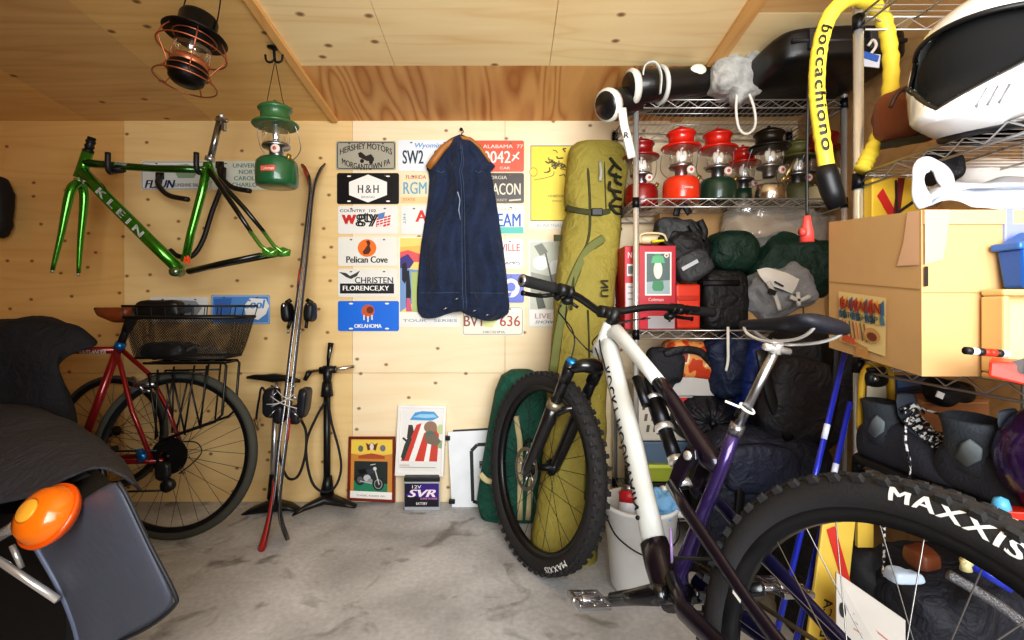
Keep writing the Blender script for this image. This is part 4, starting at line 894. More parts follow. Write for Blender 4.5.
# --- skis and bindings
SKY = lambda z: 1.985 + (z / 1.7) * .40
def SK(x, y, d=0.0):
    Y = 2.2
    for _ in range(6): Y = SKY(HC + (CY - y) / FPX * Y)
    return P(x, y, Y) + V((0, d, 0))
SUP = V((.40, -.915, 0))
SKG = 'pair of skis leaning on the wall base to base'
SKB = mat('ski_black_top', (38, 36, 40), .35, var=.2, vs=4); SKR = mat('ski_red', (176, 44, 34), .4); SKE = mat('ski_steel_edge', (172, 172, 178), .25, .9)
for nm, pts, lab in (('l', [(302, 166), (306, 172), (309.5, 181), (310, 192), (308, 210), (304.5, 240), (301, 270), (296.5, 305), (290.5, 350), (285.5, 395), (279.5, 440), (275.5, 480), (271.5, 510), (267, 532), (262.5, 549)], 'black and red ski leaning on the wall, its red tail reaching furthest forward'),
                     ('r', [(325, 164), (320, 171), (315.5, 182), (313, 194), (311, 212), (308.5, 240), (305.5, 270), (301.5, 305), (296.5, 350), (291.5, 395), (286.5, 440), (281.5, 480), (279.5, 505), (281.5, 522), (288, 540)], 'black ski leaning on the wall, its dark tail curling away from the red one')):
    t = thing('ski', lab, 'ski', SK(*pts[-1]), SKG)
    cv = catmull([SK(*p) for p in pts], 4); n = len(cv)
    wd_ = lambda i: .055 * min(1, .35 + i / 5) * min(1, .55 + (n - i) / 6)
    sgn = -1 if nm == 'l' else 1
    q = MB(); q.tube(cv, [(wd_(i), .0075 if 3 < i < n - 4 else .005) for i in range(n)], 10, up=SUP); q.build('ski_body', SKB, t)
    q = MB(); q.tube([p + V((-sgn * .0045, -.002, 0)) for p in cv[8:-9]], [(wd_(i + 8) + .0015, .0035) for i in range(n - 17)], 8, up=SUP); q.build('steel_edge', SKE, t)
    for a, b in (((3, 9), (24, 27), (44, n)) if nm == 'l' else ((38, 41),)):
        q = MB(); q.tube([p + V((sgn * .003, -.001, 0)) for p in cv[a:b]], [(wd_(i + a) + .001, .0068 if a < 40 or nm != 'l' else .0068 + .0008 * i) for i in range(len(cv[a:b]))], 8, up=SUP); q.build('red_graphic', SKR, t)
    # heel and toe bindings
    q = MB(); s = sgn
    bx = 300 + 12 * s
    q.blob(SK(299 + 11.5 * s, 312), (.022, .035, .045), EU(0, .1 * s, 0), .55, .004, 20, 3 + s, 20, 14); q.tube([SK(299 + 8 * s, 320), SK(297 + 9 * s, 328)], .008, 8); q.tube([SK(299 + 13 * s, 303), SK(299 + 8 * s, 300)], .01, 8); hbn = q.build('heel_binding', BLACK, t)
    q = MB(); q.ell(SK(299 + 12 * s, 306, -.035), (.006, .004, .012), None, 8, 6); q.tube([SK(296 + 6 * s, 328, -.02), SK(296 + 6 * s, 333, -.02)], .005, 6); q.build('silver_rivet', STEEL, hbn)
    q = MB(); q.blob(SK(288 + 16 * s, 402), (.032 if s < 0 else .022, .04, .065), EU(0, .12 * (s > 0), 0), .5, .006, 16, 7 + s, 24, 16)
    q.blob(SK(288 + 8 * s, 414), (.022, .03, .04), None, .5, .004, 16, 9 + s, 18, 12); tb = q.build('toe_binding', mat('binding_black', (30, 31, 36), .4), t)
    q = MB()
    for a, b in (((288 + 4 * s, 386), (288 + 12 * s, 384)), ((288 + 6 * s, 390), (288 + 14 * s, 398)), ((288 + 8 * s, 408), (288 + 14 * s, 414))): q.tube([SK(*a, -.045), SK(*b, -.045)], .0035, 6)
    q.build('binding_spring', SKE, tb)
q = MB()
for a, b in (((276, 394), (302, 406)), ((300, 392), (277, 404)), ((282, 388), (298, 398)), ((272, 402), (292, 398))): q.tube(catmull([SK(*a, -.05), SK((a[0] + b[0]) / 2, (a[1] + b[1]) / 2 + 1, -.062), SK(*b, -.05)], 4), .0026, 6)
tag(q.build('rubber_strap', mat('strap_grey', (190, 188, 184), .5)), 'pale grey elastic strap tied crosswise round both skis at the bindings', 'strap')
# --- floor pumps
PB = mat('pump_black', (20, 21, 23), .4)
pa = thing('floor_pump', 'floor pump with silver barrel and black saddle-shaped handle behind the skis', 'pump', P(270, 512, 2.36))
Yp = 2.36
q = MB(); q.tube([P(272, 500, Yp), P(276, 402, Yp)], .0145, 14); q.build('barrel', ALU, pa)
q = MB(); q.tube([P(276, 404, Yp), P(277, 380, Yp)], .006, 10); q.build('piston_rod', STEEL, pa)
q = MB(); q.loft([(P(x, y, Yp), V((0, w_, 0)), V((0, 0, h_))) for x, y, w_, h_ in ((247, 377.5, .006, .006), (254, 377, .016, .012), (264, 377.5, .02, .015), (274, 378, .024, .022), (284, 378, .02, .016), (294, 380, .016, .013), (300, 381, .008, .008))], 14); q.tube([P(305, 380, Yp), P(309, 372, Yp)], [.010, .014], 10); q.build('handle', PB, pa)
q = MB(); q.tube([P(272.5, 498, Yp), P(273.5, 474, Yp)], [.025, .018], 14); q.loft([(P(x, y, Yp - .02 + d), V((0, w_, 0)), V((0, 0, h_))) for x, y, d, w_, h_ in ((243, 514, -.03, .02, .006), (252, 510, -.015, .035, .014), (272, 505, 0, .045, .028), (290, 506, .0, .035, .014), (300, 510, .0, .02, .006))], 14); q.build('base_foot', PB, pa)
q = MB(); q.tube(catmull([P(275, 420, Yp - .03), P(263, 388, Yp - .02), P(259, 400, Yp - .01), P(257, 412, Yp), P(256, 420, Yp)], 6), .005, 8); q.build('hose', RUB, pa)
q = MB(); q.tube([P(255, 418, Yp), P(258, 430, Yp)], .007, 8); q.tube([P(251, 421, Yp), P(260, 420, Yp)], .004, 8); q.build('brass_chuck', mat('chuck_brass', (170, 150, 116), .35, .8), pa)
pb = thing('floor_pump', 'black floor pump with silver crossbar and upright black lever', 'pump', P(327, 505, 2.37)); Yp = 2.37
q = MB(); q.tube([P(327, 492, Yp), P(327, 392, Yp)], .0165, 14); q.tube([P(327, 396, Yp), P(327, 382, Yp)], [.03, .022], 14); q.build('barrel', PB, pb)
q = MB(); q.tube([P(327, 386, Yp), P(328, 366, Yp)], [.018, .024], 12); q.tube([P(320, 370.5, Yp), P(336, 369.5, Yp)], .018, 12); q.build('head', PB, pb)
q = MB(); q.tube([P(308, 371.5, Yp), P(320, 370.5, Yp), P(335, 369.5, Yp), P(354, 366.5, Yp)], [.008, .0085, .0105, .009], 12); q.build('crossbar', SILV, pb)
q = MB(); q.tube([P(328, 366, Yp), P(328.5, 358, Yp), P(331, 343, Yp)], [.006, .009, .014], 12); lv = q.build('lever', PB, pb)
q = MB(); q.tube([P(329.2, 358, Yp - .012), P(330.6, 347, Yp - .016)], .003, 6); q.build('lever_stripe', ALU, lv)
q = MB(); q.tube([P(327, 494, Yp), P(328, 476, Yp)], [.034, .019], 14); q.loft([(P(x, y, Yp - .05 + d), V((0, w_, 0)), V((0, 0, h_))) for x, y, d, w_, h_ in ((294, 514, -.09, .02, .007), (306, 507, -.04, .03, .014), (327, 498, .03, .045, .024), (345, 503, .0, .03, .014), (356, 506, -.02, .02, .008))], 14); q.build('base_foot', PB, pb)
q = MB(); q.tube(catmull([P(325, 402, Yp - .02), P(316, 418, Yp - .03), P(307, 440, Yp - .05), P(307, 462, Yp - .06), P(313, 484, Yp - .06), P(324, 492, Yp - .05), P(335, 487, Yp - .05), P(341, 470, Yp - .03), P(339, 450, Yp - .02), P(331, 420, Yp - .02), P(328, 396, Yp - .02)], 6), .006, 8); q.tube(catmull([P(300, 418, Yp - .05), P(306, 432, Yp - .07), P(305, 456, Yp - .09), P(298, 476, Yp - .09), P(288, 478, Yp - .08), P(281, 462, Yp - .06), P(278, 440, Yp - .04)], 6), .006, 8); q.build('hose', RUB, pb)
# --- framed pictures, battery, boards at the foot of the wall
def quad(p00, p10, p11, p01):
    n_ = (p10 - p00).cross(p01 - p00).normalized()
    if n_.y > 0: n_ = -n_
    def fn(u, v, w=0): return (p00 * (1 - u) + p10 * u) * (1 - v) + (p01 * (1 - u) + p11 * u) * v + n_ * w
    return fn
def framed(name, label, cat, c4, Yb, Yt, fcol, fw, specs, back):
    (x0, y0), (x1, y1), (x2, y2), (x3, y3) = c4   # top-left, top-right, bottom-right, bottom-left
    fn = quad(P(x0, y0, Yt), P(x1, y1, Yt), P(x2, y2, Yb), P(x3, y3, Yb)); W0, H0 = x1 - x0, y3 - y0
    f = lambda a, b, w=0: fn(a / W0, b / H0, w)
    t = thing(name, label, cat, fn(.5, 1))
    q = MB()
    for r in ((0, 0, W0, fw), (0, H0 - fw, W0, H0), (0, fw, fw, H0 - fw), (W0 - fw, fw, W0, H0 - fw)):
        q.prism([(r[0], r[1]), (r[2], r[1]), (r[2], r[3]), (r[0], r[3])], f, -.012, .008)
    q.build('frame', fcol, t, bevel=.0015)
    q = MB(); q.prism([(fw * .7, fw * .7), (W0 - fw * .7, fw * .7), (W0 - fw * .7, H0 - fw * .7), (fw * .7, H0 - fw * .7)], f, -.006, .0); pr = q.build('print', pal(back, .4), t)
    decals(pr, f, specs, .0012, 'printed_picture'); return t
Y_, O_, D_ = (238, 206, 84), (214, 132, 50), (30, 30, 34)
moto = [('r', (2.5, 3, 43.5, 17), Y_), ('p', [(2.5, 17), (14, 19), (22, 17), (32, 19), (43.5, 17), (43.5, 54), (2.5, 54)], (206, 140, 60)), ('e', (12, 12, 2.6, 3.2), (110, 116, 96)), ('e', (34, 11.5, 2.8, 3.2), (120, 118, 130)), ('p', [(17, 6), (20, 8), (23, 6), (26, 8), (29, 6), (27, 14), (23, 12), (19, 14)], (110, 46, 40)), ('e', (23, 10, 2, 3.4), (226, 220, 206)),
        ('p', [(10, 19), (23, 16.5), (36, 19), (36, 22), (10, 22)], (178, 84, 44)), ('r', (6, 24.5, 39, 54), (38, 46, 44)), ('p', [(6, 44), (39, 46), (39, 54), (6, 54)], (40, 130, 96)), ('r', (2.5, 54, 43.5, 62), W_),
        ('e', (30, 46.5, 5.6, 6.2), (16, 16, 18)), ('e', (30, 46.5, 4.2, 4.8), (150, 150, 150)), ('e', (30, 46.5, 3.2, 3.8), (40, 46, 44)), ('e', (12, 43, 4.6, 5.2), (16, 16, 18)), ('e', (12, 43, 3, 3.5), (96, 96, 96)), ('p', [(9, 33), (17, 32), (19, 36), (12, 38)], (20, 20, 22)), ('p', [(18, 33), (25, 31), (28, 35), (20, 38)], (60, 62, 70)), ('e', (19, 41, 3.6, 3.4), (190, 190, 192)), ('e', (22, 43.5, 2.6, 2.2), (150, 150, 154)),
        ('l', [(26, 30), (31, 47)], 1.2, (200, 200, 200)), ('l', [(22, 28), (27, 27)], .8, (210, 210, 210)), ('l', [(12, 44), (24, 46)], 1.2, (180, 180, 184)), ('e', (26.5, 31.5, 1.8, 1.8), (214, 214, 214)), ('t', 'CLASSIC ROADS 1971', 23, 58, 28, 1.6, {}, (120, 120, 116))]
framed('framed_picture', 'dark red framed print of a black motorcycle leaning at the foot of the wall', 'picture', ((349, 436.5), (395.5, 436.5), (395, 502.5), (347.5, 500)), 2.41, 2.44, mat('frame_mahogany', (124, 42, 22), .35, var=.2), 2.6, moto, (232, 196, 96))
fig = [('r', (3, 5, 45, 66), (232, 230, 226)), ('p', [(12, 15), (17, 7.5), (24, 6), (36, 6.5), (41, 12), (34, 15.5)], (72, 156, 214)), ('p', [(15, 12), (22, 9), (36, 9), (39, 12), (28, 13)], (156, 204, 232)), ('p', [(11, 20), (15, 20), (17, 28), (15, 36), (10, 33)], (52, 50, 40)), ('l', [(6, 33), (18, 43)], 2, (44, 44, 40)),
       ('p', [(19, 20), (24, 18), (13, 56), (5, 56)], (206, 58, 40)), ('p', [(24, 20), (30, 18), (20, 56), (13, 56)], (240, 238, 232)), ('p', [(27, 28), (33, 24), (28, 56), (19, 56)], (206, 58, 40)), ('p', [(33, 24), (36, 24), (33, 56), (28, 56)], (240, 238, 232)), ('p', [(36, 24), (42, 22), (41, 56), (33, 56)], (200, 64, 48)), ('e', (33, 22, 6.5, 6), (150, 116, 92)), ('e', (33, 30, 5, 4.5), (84, 112, 100)), ('e', (43, 24, 3.6, 5), (190, 206, 150)), ('e', (44, 39, 3.6, 4), (146, 170, 122)),
       ('p', [(27, 32), (38, 28), (44, 36), (40, 41), (30, 38)], (120, 104, 88)), ('p', [(5, 52), (8, 40), (12, 30), (15, 34), (8, 56)], (48, 58, 48)), ('l', [(4, 62), (40, 62)], .6, (150, 150, 150)), ('l', [(4, 60), (14, 60)], .5, (170, 120, 110))]
framed('framed_poster', 'white framed art print with red and white stripes standing on the battery box', 'poster', ((398.5, 405), (446.5, 405.5), (443.5, 476.5), (395, 475.5)), 2.385, 2.435, mat('frame_white_wood', (240, 238, 234), .4), 2.8, fig, (236, 234, 230))
bt = thing('battery_box', 'small car battery with purple and black label under the white framed print', 'battery', P(422, 508, 2.345))
b0 = [P(404, 509, 2.34), P(406, 505, 2.43), P(438, 505, 2.43), P(440, 509, 2.34)]
zt = P(0, 482, 2.34).z
tp = [V((p.x, p.y, zt)) for p in b0]; b0 = [V((p.x, p.y, 0.0)) for p in b0]
MB().hexa(b0, tp).build('case', mat('battery_grey', (176, 178, 182), .4), bt, bevel=.006)
t2 = [V((p.x, p.y, zt + .022)) for p in tp]; MB().hexa([p + V((0, 0, .0005)) for p in tp], t2).build('lid', mat('battery_lid_black', (34, 36, 40), .4), bt, bevel=.004)
fnb = quad(tp[0], tp[3], b0[3], b0[0]); fb_ = lambda a, b, w=0: fnb(a / 36., b / 27., w)
decals(bt, fb_, [('p', [(1, 1), (35, 1), (35, 22.5), (1, 22.5)], (58, 34, 128)), ('p', [(1, 12), (18, 1), (1, 1)], (24, 18, 50)), ('p', [(1, 12), (35, 16), (35, 22.5), (1, 22.5)], (20, 18, 34)), ('t', 'SVR', 18, 10, 27, 7, dict(bold=.06, shear=.3), (244, 226, 236)), ('t', 'BATTERY', 18, 19.5, 11, 2.4, {}, W_), ('t', '12V', 13, 4, 9, 3, {}, W_), ('t', 'SUPER POWER', 25, 15, 17, 1.8, {}, (220, 150, 190))], .007, 'label_panel')
wb = thing('sign_board', 'white board with black rounded outline leaning on the wall behind the green bag', 'sign', P(470, 507, 2.4))
fnw = quad(P(448, 432, 2.43), P(500, 429.5, 2.43), P(500, 507, 2.39), P(452, 507, 2.39)); fw_ = lambda a, b, w=0: fnw(a / 50., b / 76., w)
MB().prism([(0, 0), (50, 0), (50, 76), (0, 76)], fw_, -.004, .004).build('board', mat('board_white', (234, 238, 242), .4), wb)
decals(wb, fw_, [('l', [(52, 14), (28, 14), (22, 20), (22, 70), (29, 72)], 3.4, (26, 28, 32)), ('t', 'RACE', 38, 34, 16, 7, dict(bold=.04), (26, 28, 32))], .0055, 'black_outline')
q = MB()
for a, b in ((1.0, 6), (2.5, 70)): q.box(fw_(a - 2, b, .004), (.03, .02, .022))
q.build('black_clip', BLACK, wb, bevel=.003)
bb2 = thing('backing_board', 'thin dark-edged white panel tucked behind the outlined white board', 'panel', P(470, 505, 2.425))
fnw2 = quad(P(453, 430, 2.443), P(505, 427, 2.443), P(505, 505, 2.425), P(455, 505, 2.425))
MB().prism([(0, 0), (1, 0), (1, 1), (0, 1)], fnw2, -.001, .003).build('panel', mat('panel_dark', (52, 54, 58), .5), bb2)
# --- red touring bicycle against the wall
YR = 2.03
def RYd(z): return 2.03 + .10 * z
def rb(x, y, d=0.0):
    Y = 2.06
    for _ in range(6): Y = RYd(HC + (CY - y) / FPX * Y)
    return P(x, y, Y) + V((0, d, 0))
rc_ = rb(175, 454); rz = rc_.z
TBk = thing('touring_bicycle', 'dark red touring bicycle with brown saddle and black rear basket against the wall', 'bicycle', V((rc_.x, YR, 0)))
RDF = mat('frame_red', (132, 20, 24), .3, .25, coat=.5); TYG = mat('tyre_olive_grey', (72, 72, 64), .8)
sl_ = math.atan(.10); Rl = EU(-sl_, 0, 0)
TRr = lambda p: rc_ + Rl @ V((-p.x, -p.y, p.z))
Rw = 82.5 / FPX * rc_.y
wheel_parts(TBk, TRr, Rw, .0185, .025, 32, TYG, mat('rim_dark', (66, 68, 74), .3, .8), mat('spoke_dark', (92, 88, 84), .35, .8), DKMET, .02, .09, name='rear_wheel', rim_d=.02)
fc = rc_ + V((-1.03, 0, 0)); TRf = lambda p: fc + Rl @ V((-p.x, -p.y, p.z))
wheel_parts(TBk, TRf, Rw, .0185, .025, 32, TYG, mat('rim_dark', (66, 68, 74)), mat('spoke_dark', (92, 88, 84)), DKMET, .02, .07, name='front_wheel', rim_d=.02)
bbp = rb(76, 462)
q = MB(); q.tube([rb(119, 346), bbp], .0165, 14); q.build('seat_tube', RDF, TBk)
q = MB(); q.tube([rb(118, 350), rb(-5, 351)], .0155, 14); tt_ = q.build('top_tube', RDF, TBk)
q = MB(); q.text('OUTLANDER', lambda u, v: rb(83 + 26 * u, 353.2 - 3.6 * v, -.0165), 0, .03, .25); q.build('lettering', pal((232, 228, 224)), tt_)
q = MB(); q.tube([bbp, rb(-10, 370)], .018, 14); q.build('down_tube', RDF, TBk)
q = MB(); q.tube([rb(-5, 340), rb(-11, 380)], .019, 14); q.build('head_tube', RDF, TBk)
for d in (-.05, .05):
    q = MB(); q.tube(catmull([rb(-11, 382, d * .6), rb(-25, 415, d), fc + V((0, d, 0))], 5), .012, 10); q.build('fork_blade', RDF, TBk)
    q = MB(); q.tube([rb(119, 350, d * .3), rb(128, 368, d * .7), rb(141, 408, d), rb(160, 455, d)] if d < 0 else [rb(119, 350, d * .3), rb(140, 375, d), rb(158, 408, d), rb(175, 452, d)], [.0105, .0095, .0095, .009], 10); q.build('seat_stay', RDF, TBk)
    q = MB(); q.tube([bbp + V((0, d * .4, 0)), rb(172, 457, d)], .0105, 10); q.build('chain_stay', RDF, TBk)
q = MB(); q.tube(catmull([rb(-8, 330), rb(-20, 322, -.12), rb(-30, 330, -.2)], 4), .0125, 10); q.tube(catmull([rb(-8, 330), rb(-20, 322, .12), rb(-30, 330, .2)], 4), .0125, 10); q.build('handlebar', BLACK, TBk)
q = MB(); q.tube([rb(148, 449, -.055), rb(156, 454, -.055)], .016, 8); q.tube([rb(150, 445, -.055), rb(151, 458, -.055)], .012, 8); q.build('blue_dropout', mat('anodised_blue', (40, 110, 170), .3, .6), TBk)
q = MB(); q.tube([rb(118.5, 349), rb(121.5, 342.5)], .021, 14); q.build('blue_seat_collar', mat('anodised_blue', (40, 110, 170)), TBk)
q = MB(); q.tube([rb(120, 346), rb(131, 318)], .0155, 12); q.tube([rb(126, 332), rb(136, 308)], [.018, .026], 10); q.build('seat_post', BLACK, TBk)
q = MB(); q.loft([(rb(x, y), V((0, w_, 0)), V((0, 0, h_))) for x, y, w_, h_ in ((96.5, 310.5, .010, .012), (100, 312, .02, .02), (108, 313.5, .028, .027), (116, 315, .038, .034), (124, 315, .05, .034), (131, 313, .055, .03), (136, 311, .04, .02))], 16); q.build('saddle', mat('saddle_leather', (120, 58, 26), .45, var=.2), TBk)
q = MB(); q.tube([rb(95, 309), rb(100, 309)], .007, 8); q.build('saddle_nose_rivet', BLACK, TBk)
q = MB()
for d in (-.05, .05):
    q.tube([rb(152, 362, d), rb(231, 361.5, d), rb(233, 364, d), rb(229, 412, d), rb(222, 419, d), rb(170, 437, d)], .0055, 8)
    for a, b in (((157, 372), (166, 434)), ((202, 364), (192, 430)), ((182, 373), (168, 436)), ((180, 372), (193, 432)), ((214, 364), (208, 423)), ((166, 368), (164, 436))): q.tube([rb(*a, d), rb(*b, d)], .0042, 6)
    q.tube([rb(157, 372, d), rb(214, 371, d)], .004, 6)
for x in (155, 172, 190, 208, 230): q.tube([rb(x, 362, -.05), rb(x, 362, .05)], .0045, 6)
q.build('rear_rack', mat('rack_black', (24, 24, 24), .4), TBk)
# brakes, chain, cassette, derailleur
q = MB(); q.tube([rb(140, 384, -.03), rb(160, 383, -.03)], .010, 8); q.tube([rb(138, 376, -.03), rb(150, 391, -.03)], .007, 8); q.tube([rb(146, 389, -.03), rb(157, 390, -.03)], .007, 8); q.build('rim_brake', STEEL, TBk)
q = MB()
for i in range(8):
    r = .028 + .007 * i; y = .030 + .0045 * (8 - i)
    rows = [[TRr(V((rr * math.cos(2 * PI * k_ / 40), yy, rr * math.sin(2 * PI * k_ / 40)))) for k_ in range(40)] for yy, rr in ((y, r * .8), (y, r), (y + .0022, r), (y + .0022, r * .8))]
    q.grid(rows, closed=True, smooth=False)
q.build('cassette', mat('sprocket_dark', (46, 44, 44), .45, .7), TBk)
q = MB(); q.blob(rb(175, 465, -.07), (.03, .02, .04), None, .7, .004, 20, 2, 18, 12); q.tube([rb(172, 462, -.07), rb(180, 479, -.07)], .012, 8); q.tube([rb(180, 479, -.06), rb(180, 479, -.085)], .026, 18); q.build('derailleur', mat('derailleur_black', (30, 30, 32), .4), TBk)
q = MB(); q.tube([rb(180, 484, -.07), rb(76, 488, -.06)], .0045, 6); q.tube([rb(172, 447, -.05), rb(76, 448, -.06)], .0045, 6); q.tube(catmull([rb(190, 468, -.07), rb(203, 458, -.07), rb(212, 447, -.07), rb(207, 438, -.07), rb(192, 437, -.07), rb(170, 440, -.05)], 5), .0025, 6); q.build('chain', BLACK, TBk)
q = MB(); rows = [[bbp + V((r * math.cos(2 * PI * k_ / 40), y, r * math.sin(2 * PI * k_ / 40))) for k_ in range(40)] for r, y in ((.07, -.055), (.088, -.055), (.088, -.059), (.07, -.059))]; q.grid(rows, closed=True, smooth=False); q.build('chainring', DKMET, TBk)
q = MB(); q.tube([bbp + V((0, -.07, 0)), rb(122, 445, -.08)], .012, 8); q.tube([bbp + V((0, .07, 0)), bbp * 2 - rb(122, 445, -.08) + V((0, 0, 0))], .012, 8); cr = q.build('crank', BLACK, TBk)
q = MB(); q.box(rb(126, 443, -.13), (.09, .08, .022), EU(0, -.2, 0)); q.build('pedal', BLACK, cr, bevel=.004)
# basket: mesh of crossing wires
def BK(u, v, t):   # u 0..1 along, v 0..1 front-back, t 0..1 height
    l, r = 135 - 13 * t ** .7, 224 + 12 * t ** .7
    p = P(l + (r - l) * u, 358 - 52 * t, 2.00 - .03 * t)
    return p + V((0, v * (.13 + .04 * t), 0))
bs_ = thing('wire_basket', 'black wire mesh basket on the rear rack of the red bicycle', 'basket', BK(.5, .5, 0))
q = MB()
for t, r in ((1, .0045), (.78, .0075), (0, .005)): q.tube([BK(0, 0, t), BK(1, 0, t), BK(1, 1, t), BK(0, 1, t)], r, 8, True, False)
q.build('rim', mat('basket_black', (22, 22, 22), .45), bs_)
q = MB()
def side(fn_, n):
    for i in range(-14, n):
        for sg in (0, 1):
            a0_, a1_ = i / n, (i + 14) / n
            if sg: a0_, a1_ = a1_, a0_
            # clip to 0..1
            t0, t1 = 0., 1.
            def at_(t): return a0_ + (a1_ - a0_) * t
            lo = min(max(0, (0 - a0_) / (a1_ - a0_)), max(0, (1 - a0_) / (a1_ - a0_))); hi = max((0 - a0_) / (a1_ - a0_), (1 - a0_) / (a1_ - a0_)); hi = min(1, hi)
            if hi - lo < .02: continue
            q.tube([fn_(at_(lo), lo * .76), fn_(at_((lo + hi) / 2), (lo + hi) / 2 * .76), fn_(at_(hi), hi * .76)], .0011, 4, cap=False)
side(lambda u, t: BK(u, 0, t), 40); side(lambda u, t: BK(u, 1, t), 40); side(lambda u, t: BK(0, u, t), 14); side(lambda u, t: BK(1, u, t), 14)
for i in range(15): q.tube([BK(i / 14, 0, 0), BK(i / 14, 1, 0)], .0014, 4, cap=False)
for i in range(9):
    for v in (0, 1): q.tube([BK(i / 8, v, .76), BK(i / 8, v, 1)], .002, 5, cap=False)
q.build('wire_mesh', mat('basket_black', (22, 22, 22)), bs_)
q = MB(); q.blob(BK(.3, .4, .12), (.10, .06, .035), None, .6, .012, 18, 4); tag(q.build('coiled_lock', BLACK), 'black coiled lock lying in the wire basket', 'lock')
q = MB(); q.tube(catmull([BK(.5, .2, .1), BK(.6, .3, .2), BK(.68, .2, .14), BK(.75, .3, .2), BK(.85, .25, .1), BK(.95, .4, .08)], 5), .006, 8); tag(q.build('bungee_cord', mat('cord_grey', (120, 118, 116), .5)), 'grey bungee cord lying loose in the wire basket', 'cord')
q = MB(); q.blob(rb(160, 309), (.10, .035, .04), None, .45, .006, 16, 6); tag(q.build('pouch', BLACK), 'black pouch strapped over the basket rim beside the brown saddle', 'pouch')
# --- a second wheel half hidden behind the red bicycle
wc = P(112, 432, 2.36); T2 = lambda p: wc + EU(-.06, 0, 0) @ V((-p.x, -p.y, p.z))
sw = thing('spare_wheel', 'bare bicycle wheel with thin black tyre on the wall behind the red frame', 'wheel', V((wc.x, wc.y, wc.z)))
wheel_parts(sw, T2, .275, .011, .018, 28, TYG, mat('rim_dark', (66, 68, 74)), mat('spoke_dark', (92, 88, 84)), DKMET, name='tyre')
# --- black cloth over the front of the bicycle, motorcycle and its cover
def patch(rows, k=6):
    cols = [catmull(r, k) for r in rows]; n = len(cols[0]); out = [[] for _ in range((len(rows) - 1) * k + 1)]
    for i in range(n):
        for j, p in enumerate(catmull([c[i] for c in cols], k)): out[j].append(p)
    return out
def wrinkle(rows, amp=.01, fr=6, seed=0.0):
    return [[p + V((noise.noise(p * fr + V((seed, 0, 0))), noise.noise(p * fr + V((0, seed + 9, 0))), noise.noise(p * fr + V((0, 0, seed + 5))))) * amp for p in r] for r in rows]
BCL = mat('black_cloth', (24, 24, 28), .85, bump=.25, bs=60, var=.2)
q = MB(); q.grid(wrinkle(patch([[P(-60, 325, 1.98), P(0, 319, 1.98), P(40, 318, 1.98), P(70, 324, 1.97), P(80, 334, 1.96)], [P(-60, 330, 1.82), P(0, 323, 1.82), P(38, 322, 1.82), P(72, 330, 1.84), P(97, 346, 1.86)], [P(-60, 360, 1.76), P(0, 356, 1.76), P(30, 352, 1.76), P(56, 358, 1.78), P(60, 366, 1.80)], [P(-60, 400, 1.74), P(0, 398, 1.74), P(30, 395, 1.74), P(58, 392, 1.76), P(70, 398, 1.8)], [P(-60, 470, 1.72), P(0, 460, 1.72), P(32, 450, 1.72), P(60, 440, 1.74), P(80, 434, 1.78)]]), .018, 7))
o = q.build('bicycle_cover', BCL, None, solid=.004); tag(o, 'black cloth cover draped over the front of the red bicycle', 'cover')
q = MB(); q.blob(P(-1, 207, 2.38), (.05, .05, .15), None, .7, .012, 12, 3, 24, 20); t = q.build('hanging_bag', mat('bag_black', (20, 20, 24), .7)); tag(t, 'black bag hung high on the wall at the edge of view', 'bag')
mc = thing('motorcycle', 'parked motorcycle mostly under a grey cover with orange indicator', 'motorcycle', V((-1.6, 1.3, 0)))
MBK = mat('motorcycle_black', (18, 18, 20), .4)
q = MB(); q.loft([(V((x, 1.30, z)), V((0, w_, 0)), V((0, 0, h_))) for x, z, w_, h_ in ((-1.16, .50, .05, .04), (-1.24, .50, .10, .06), (-1.4, .50, .14, .07), (-1.8, .50, .14, .07), (-2.0, .52, .10, .06))], 18); q.build('seat', MBK, mc)
q = MB(); q.loft([(V((x, 1.30, z)), V((0, w_, 0)), V((0, 0, h_))) for x, z, w_, h_ in ((-1.95, .50, .10, .06), (-2.1, .52, .14, .08), (-2.3, .52, .12, .07), (-2.4, .52, .06, .05))], 18); q.build('fuel_tank', MBK, mc)
wheel_parts(mc, lambda p: V((-1.35, 1.30, .28)) + V((-p.x, -p.y, p.z)), .28, .06, .08, 36, TYRE, BLACK, DKMET, DKMET, .05, .12, name='rear_wheel')
wheel_parts(mc, lambda p: V((-2.40, 1.30, .31)) + V((-p.x, -p.y, p.z)), .30, .05, .06, 36, TYRE, CHROME, STEEL, DKMET, .05, .12, name='front_wheel')
q = MB(); q.loft([(V((-1.35 + .30 * math.cos(a), 1.30, .28 + .30 * math.sin(a))), V((0, .085, 0)), V((math.cos(a) * .012, 0, math.sin(a) * .012))) for a in [.35 + .2 * i for i in range(9)]], 12); q.build('rear_fender', MBK, mc)
q = MB(); q.box(V((-1.22, 1.13, .33)), (.56, .10, .42)); q.build('side_panel', MBK, mc, bevel=.05)
q = MB(); q.box(V((-1.75, 1.30, .36)), (.42, .28, .34)); q.build('engine', DKMET, mc, bevel=.04)
for s_ in (1, -1):
    q = MB(); q.tube([V((-2.40, 1.30 + .09 * s_, .31)), V((-2.20, 1.30 + .09 * s_, .82))], .022, 12); q.build('fork_leg', CHROME, mc)
q = MB(); q.tube(catmull([V((-2.3, .98, .90)), V((-2.4, 1.15, .92)), V((-2.4, 1.45, .92)), V((-2.3, 1.62, .90))], 5), .013, 10); q.build('handlebar', CHROME, mc)
q = MB(); q.tube([P(-30, 553, .98), P(14, 527, .94), P(24, 520, .92)], [.011, .011, .012], 12); stl = q.build('indicator_stalk', CHROME, mc)
im = Matrix.Translation(P(47, 515, .90)) @ frame_from(V((-.22, -.78, .55))).to_4x4()
AMB = mat('amber_lens', (246, 124, 20), .18, coat=.6)
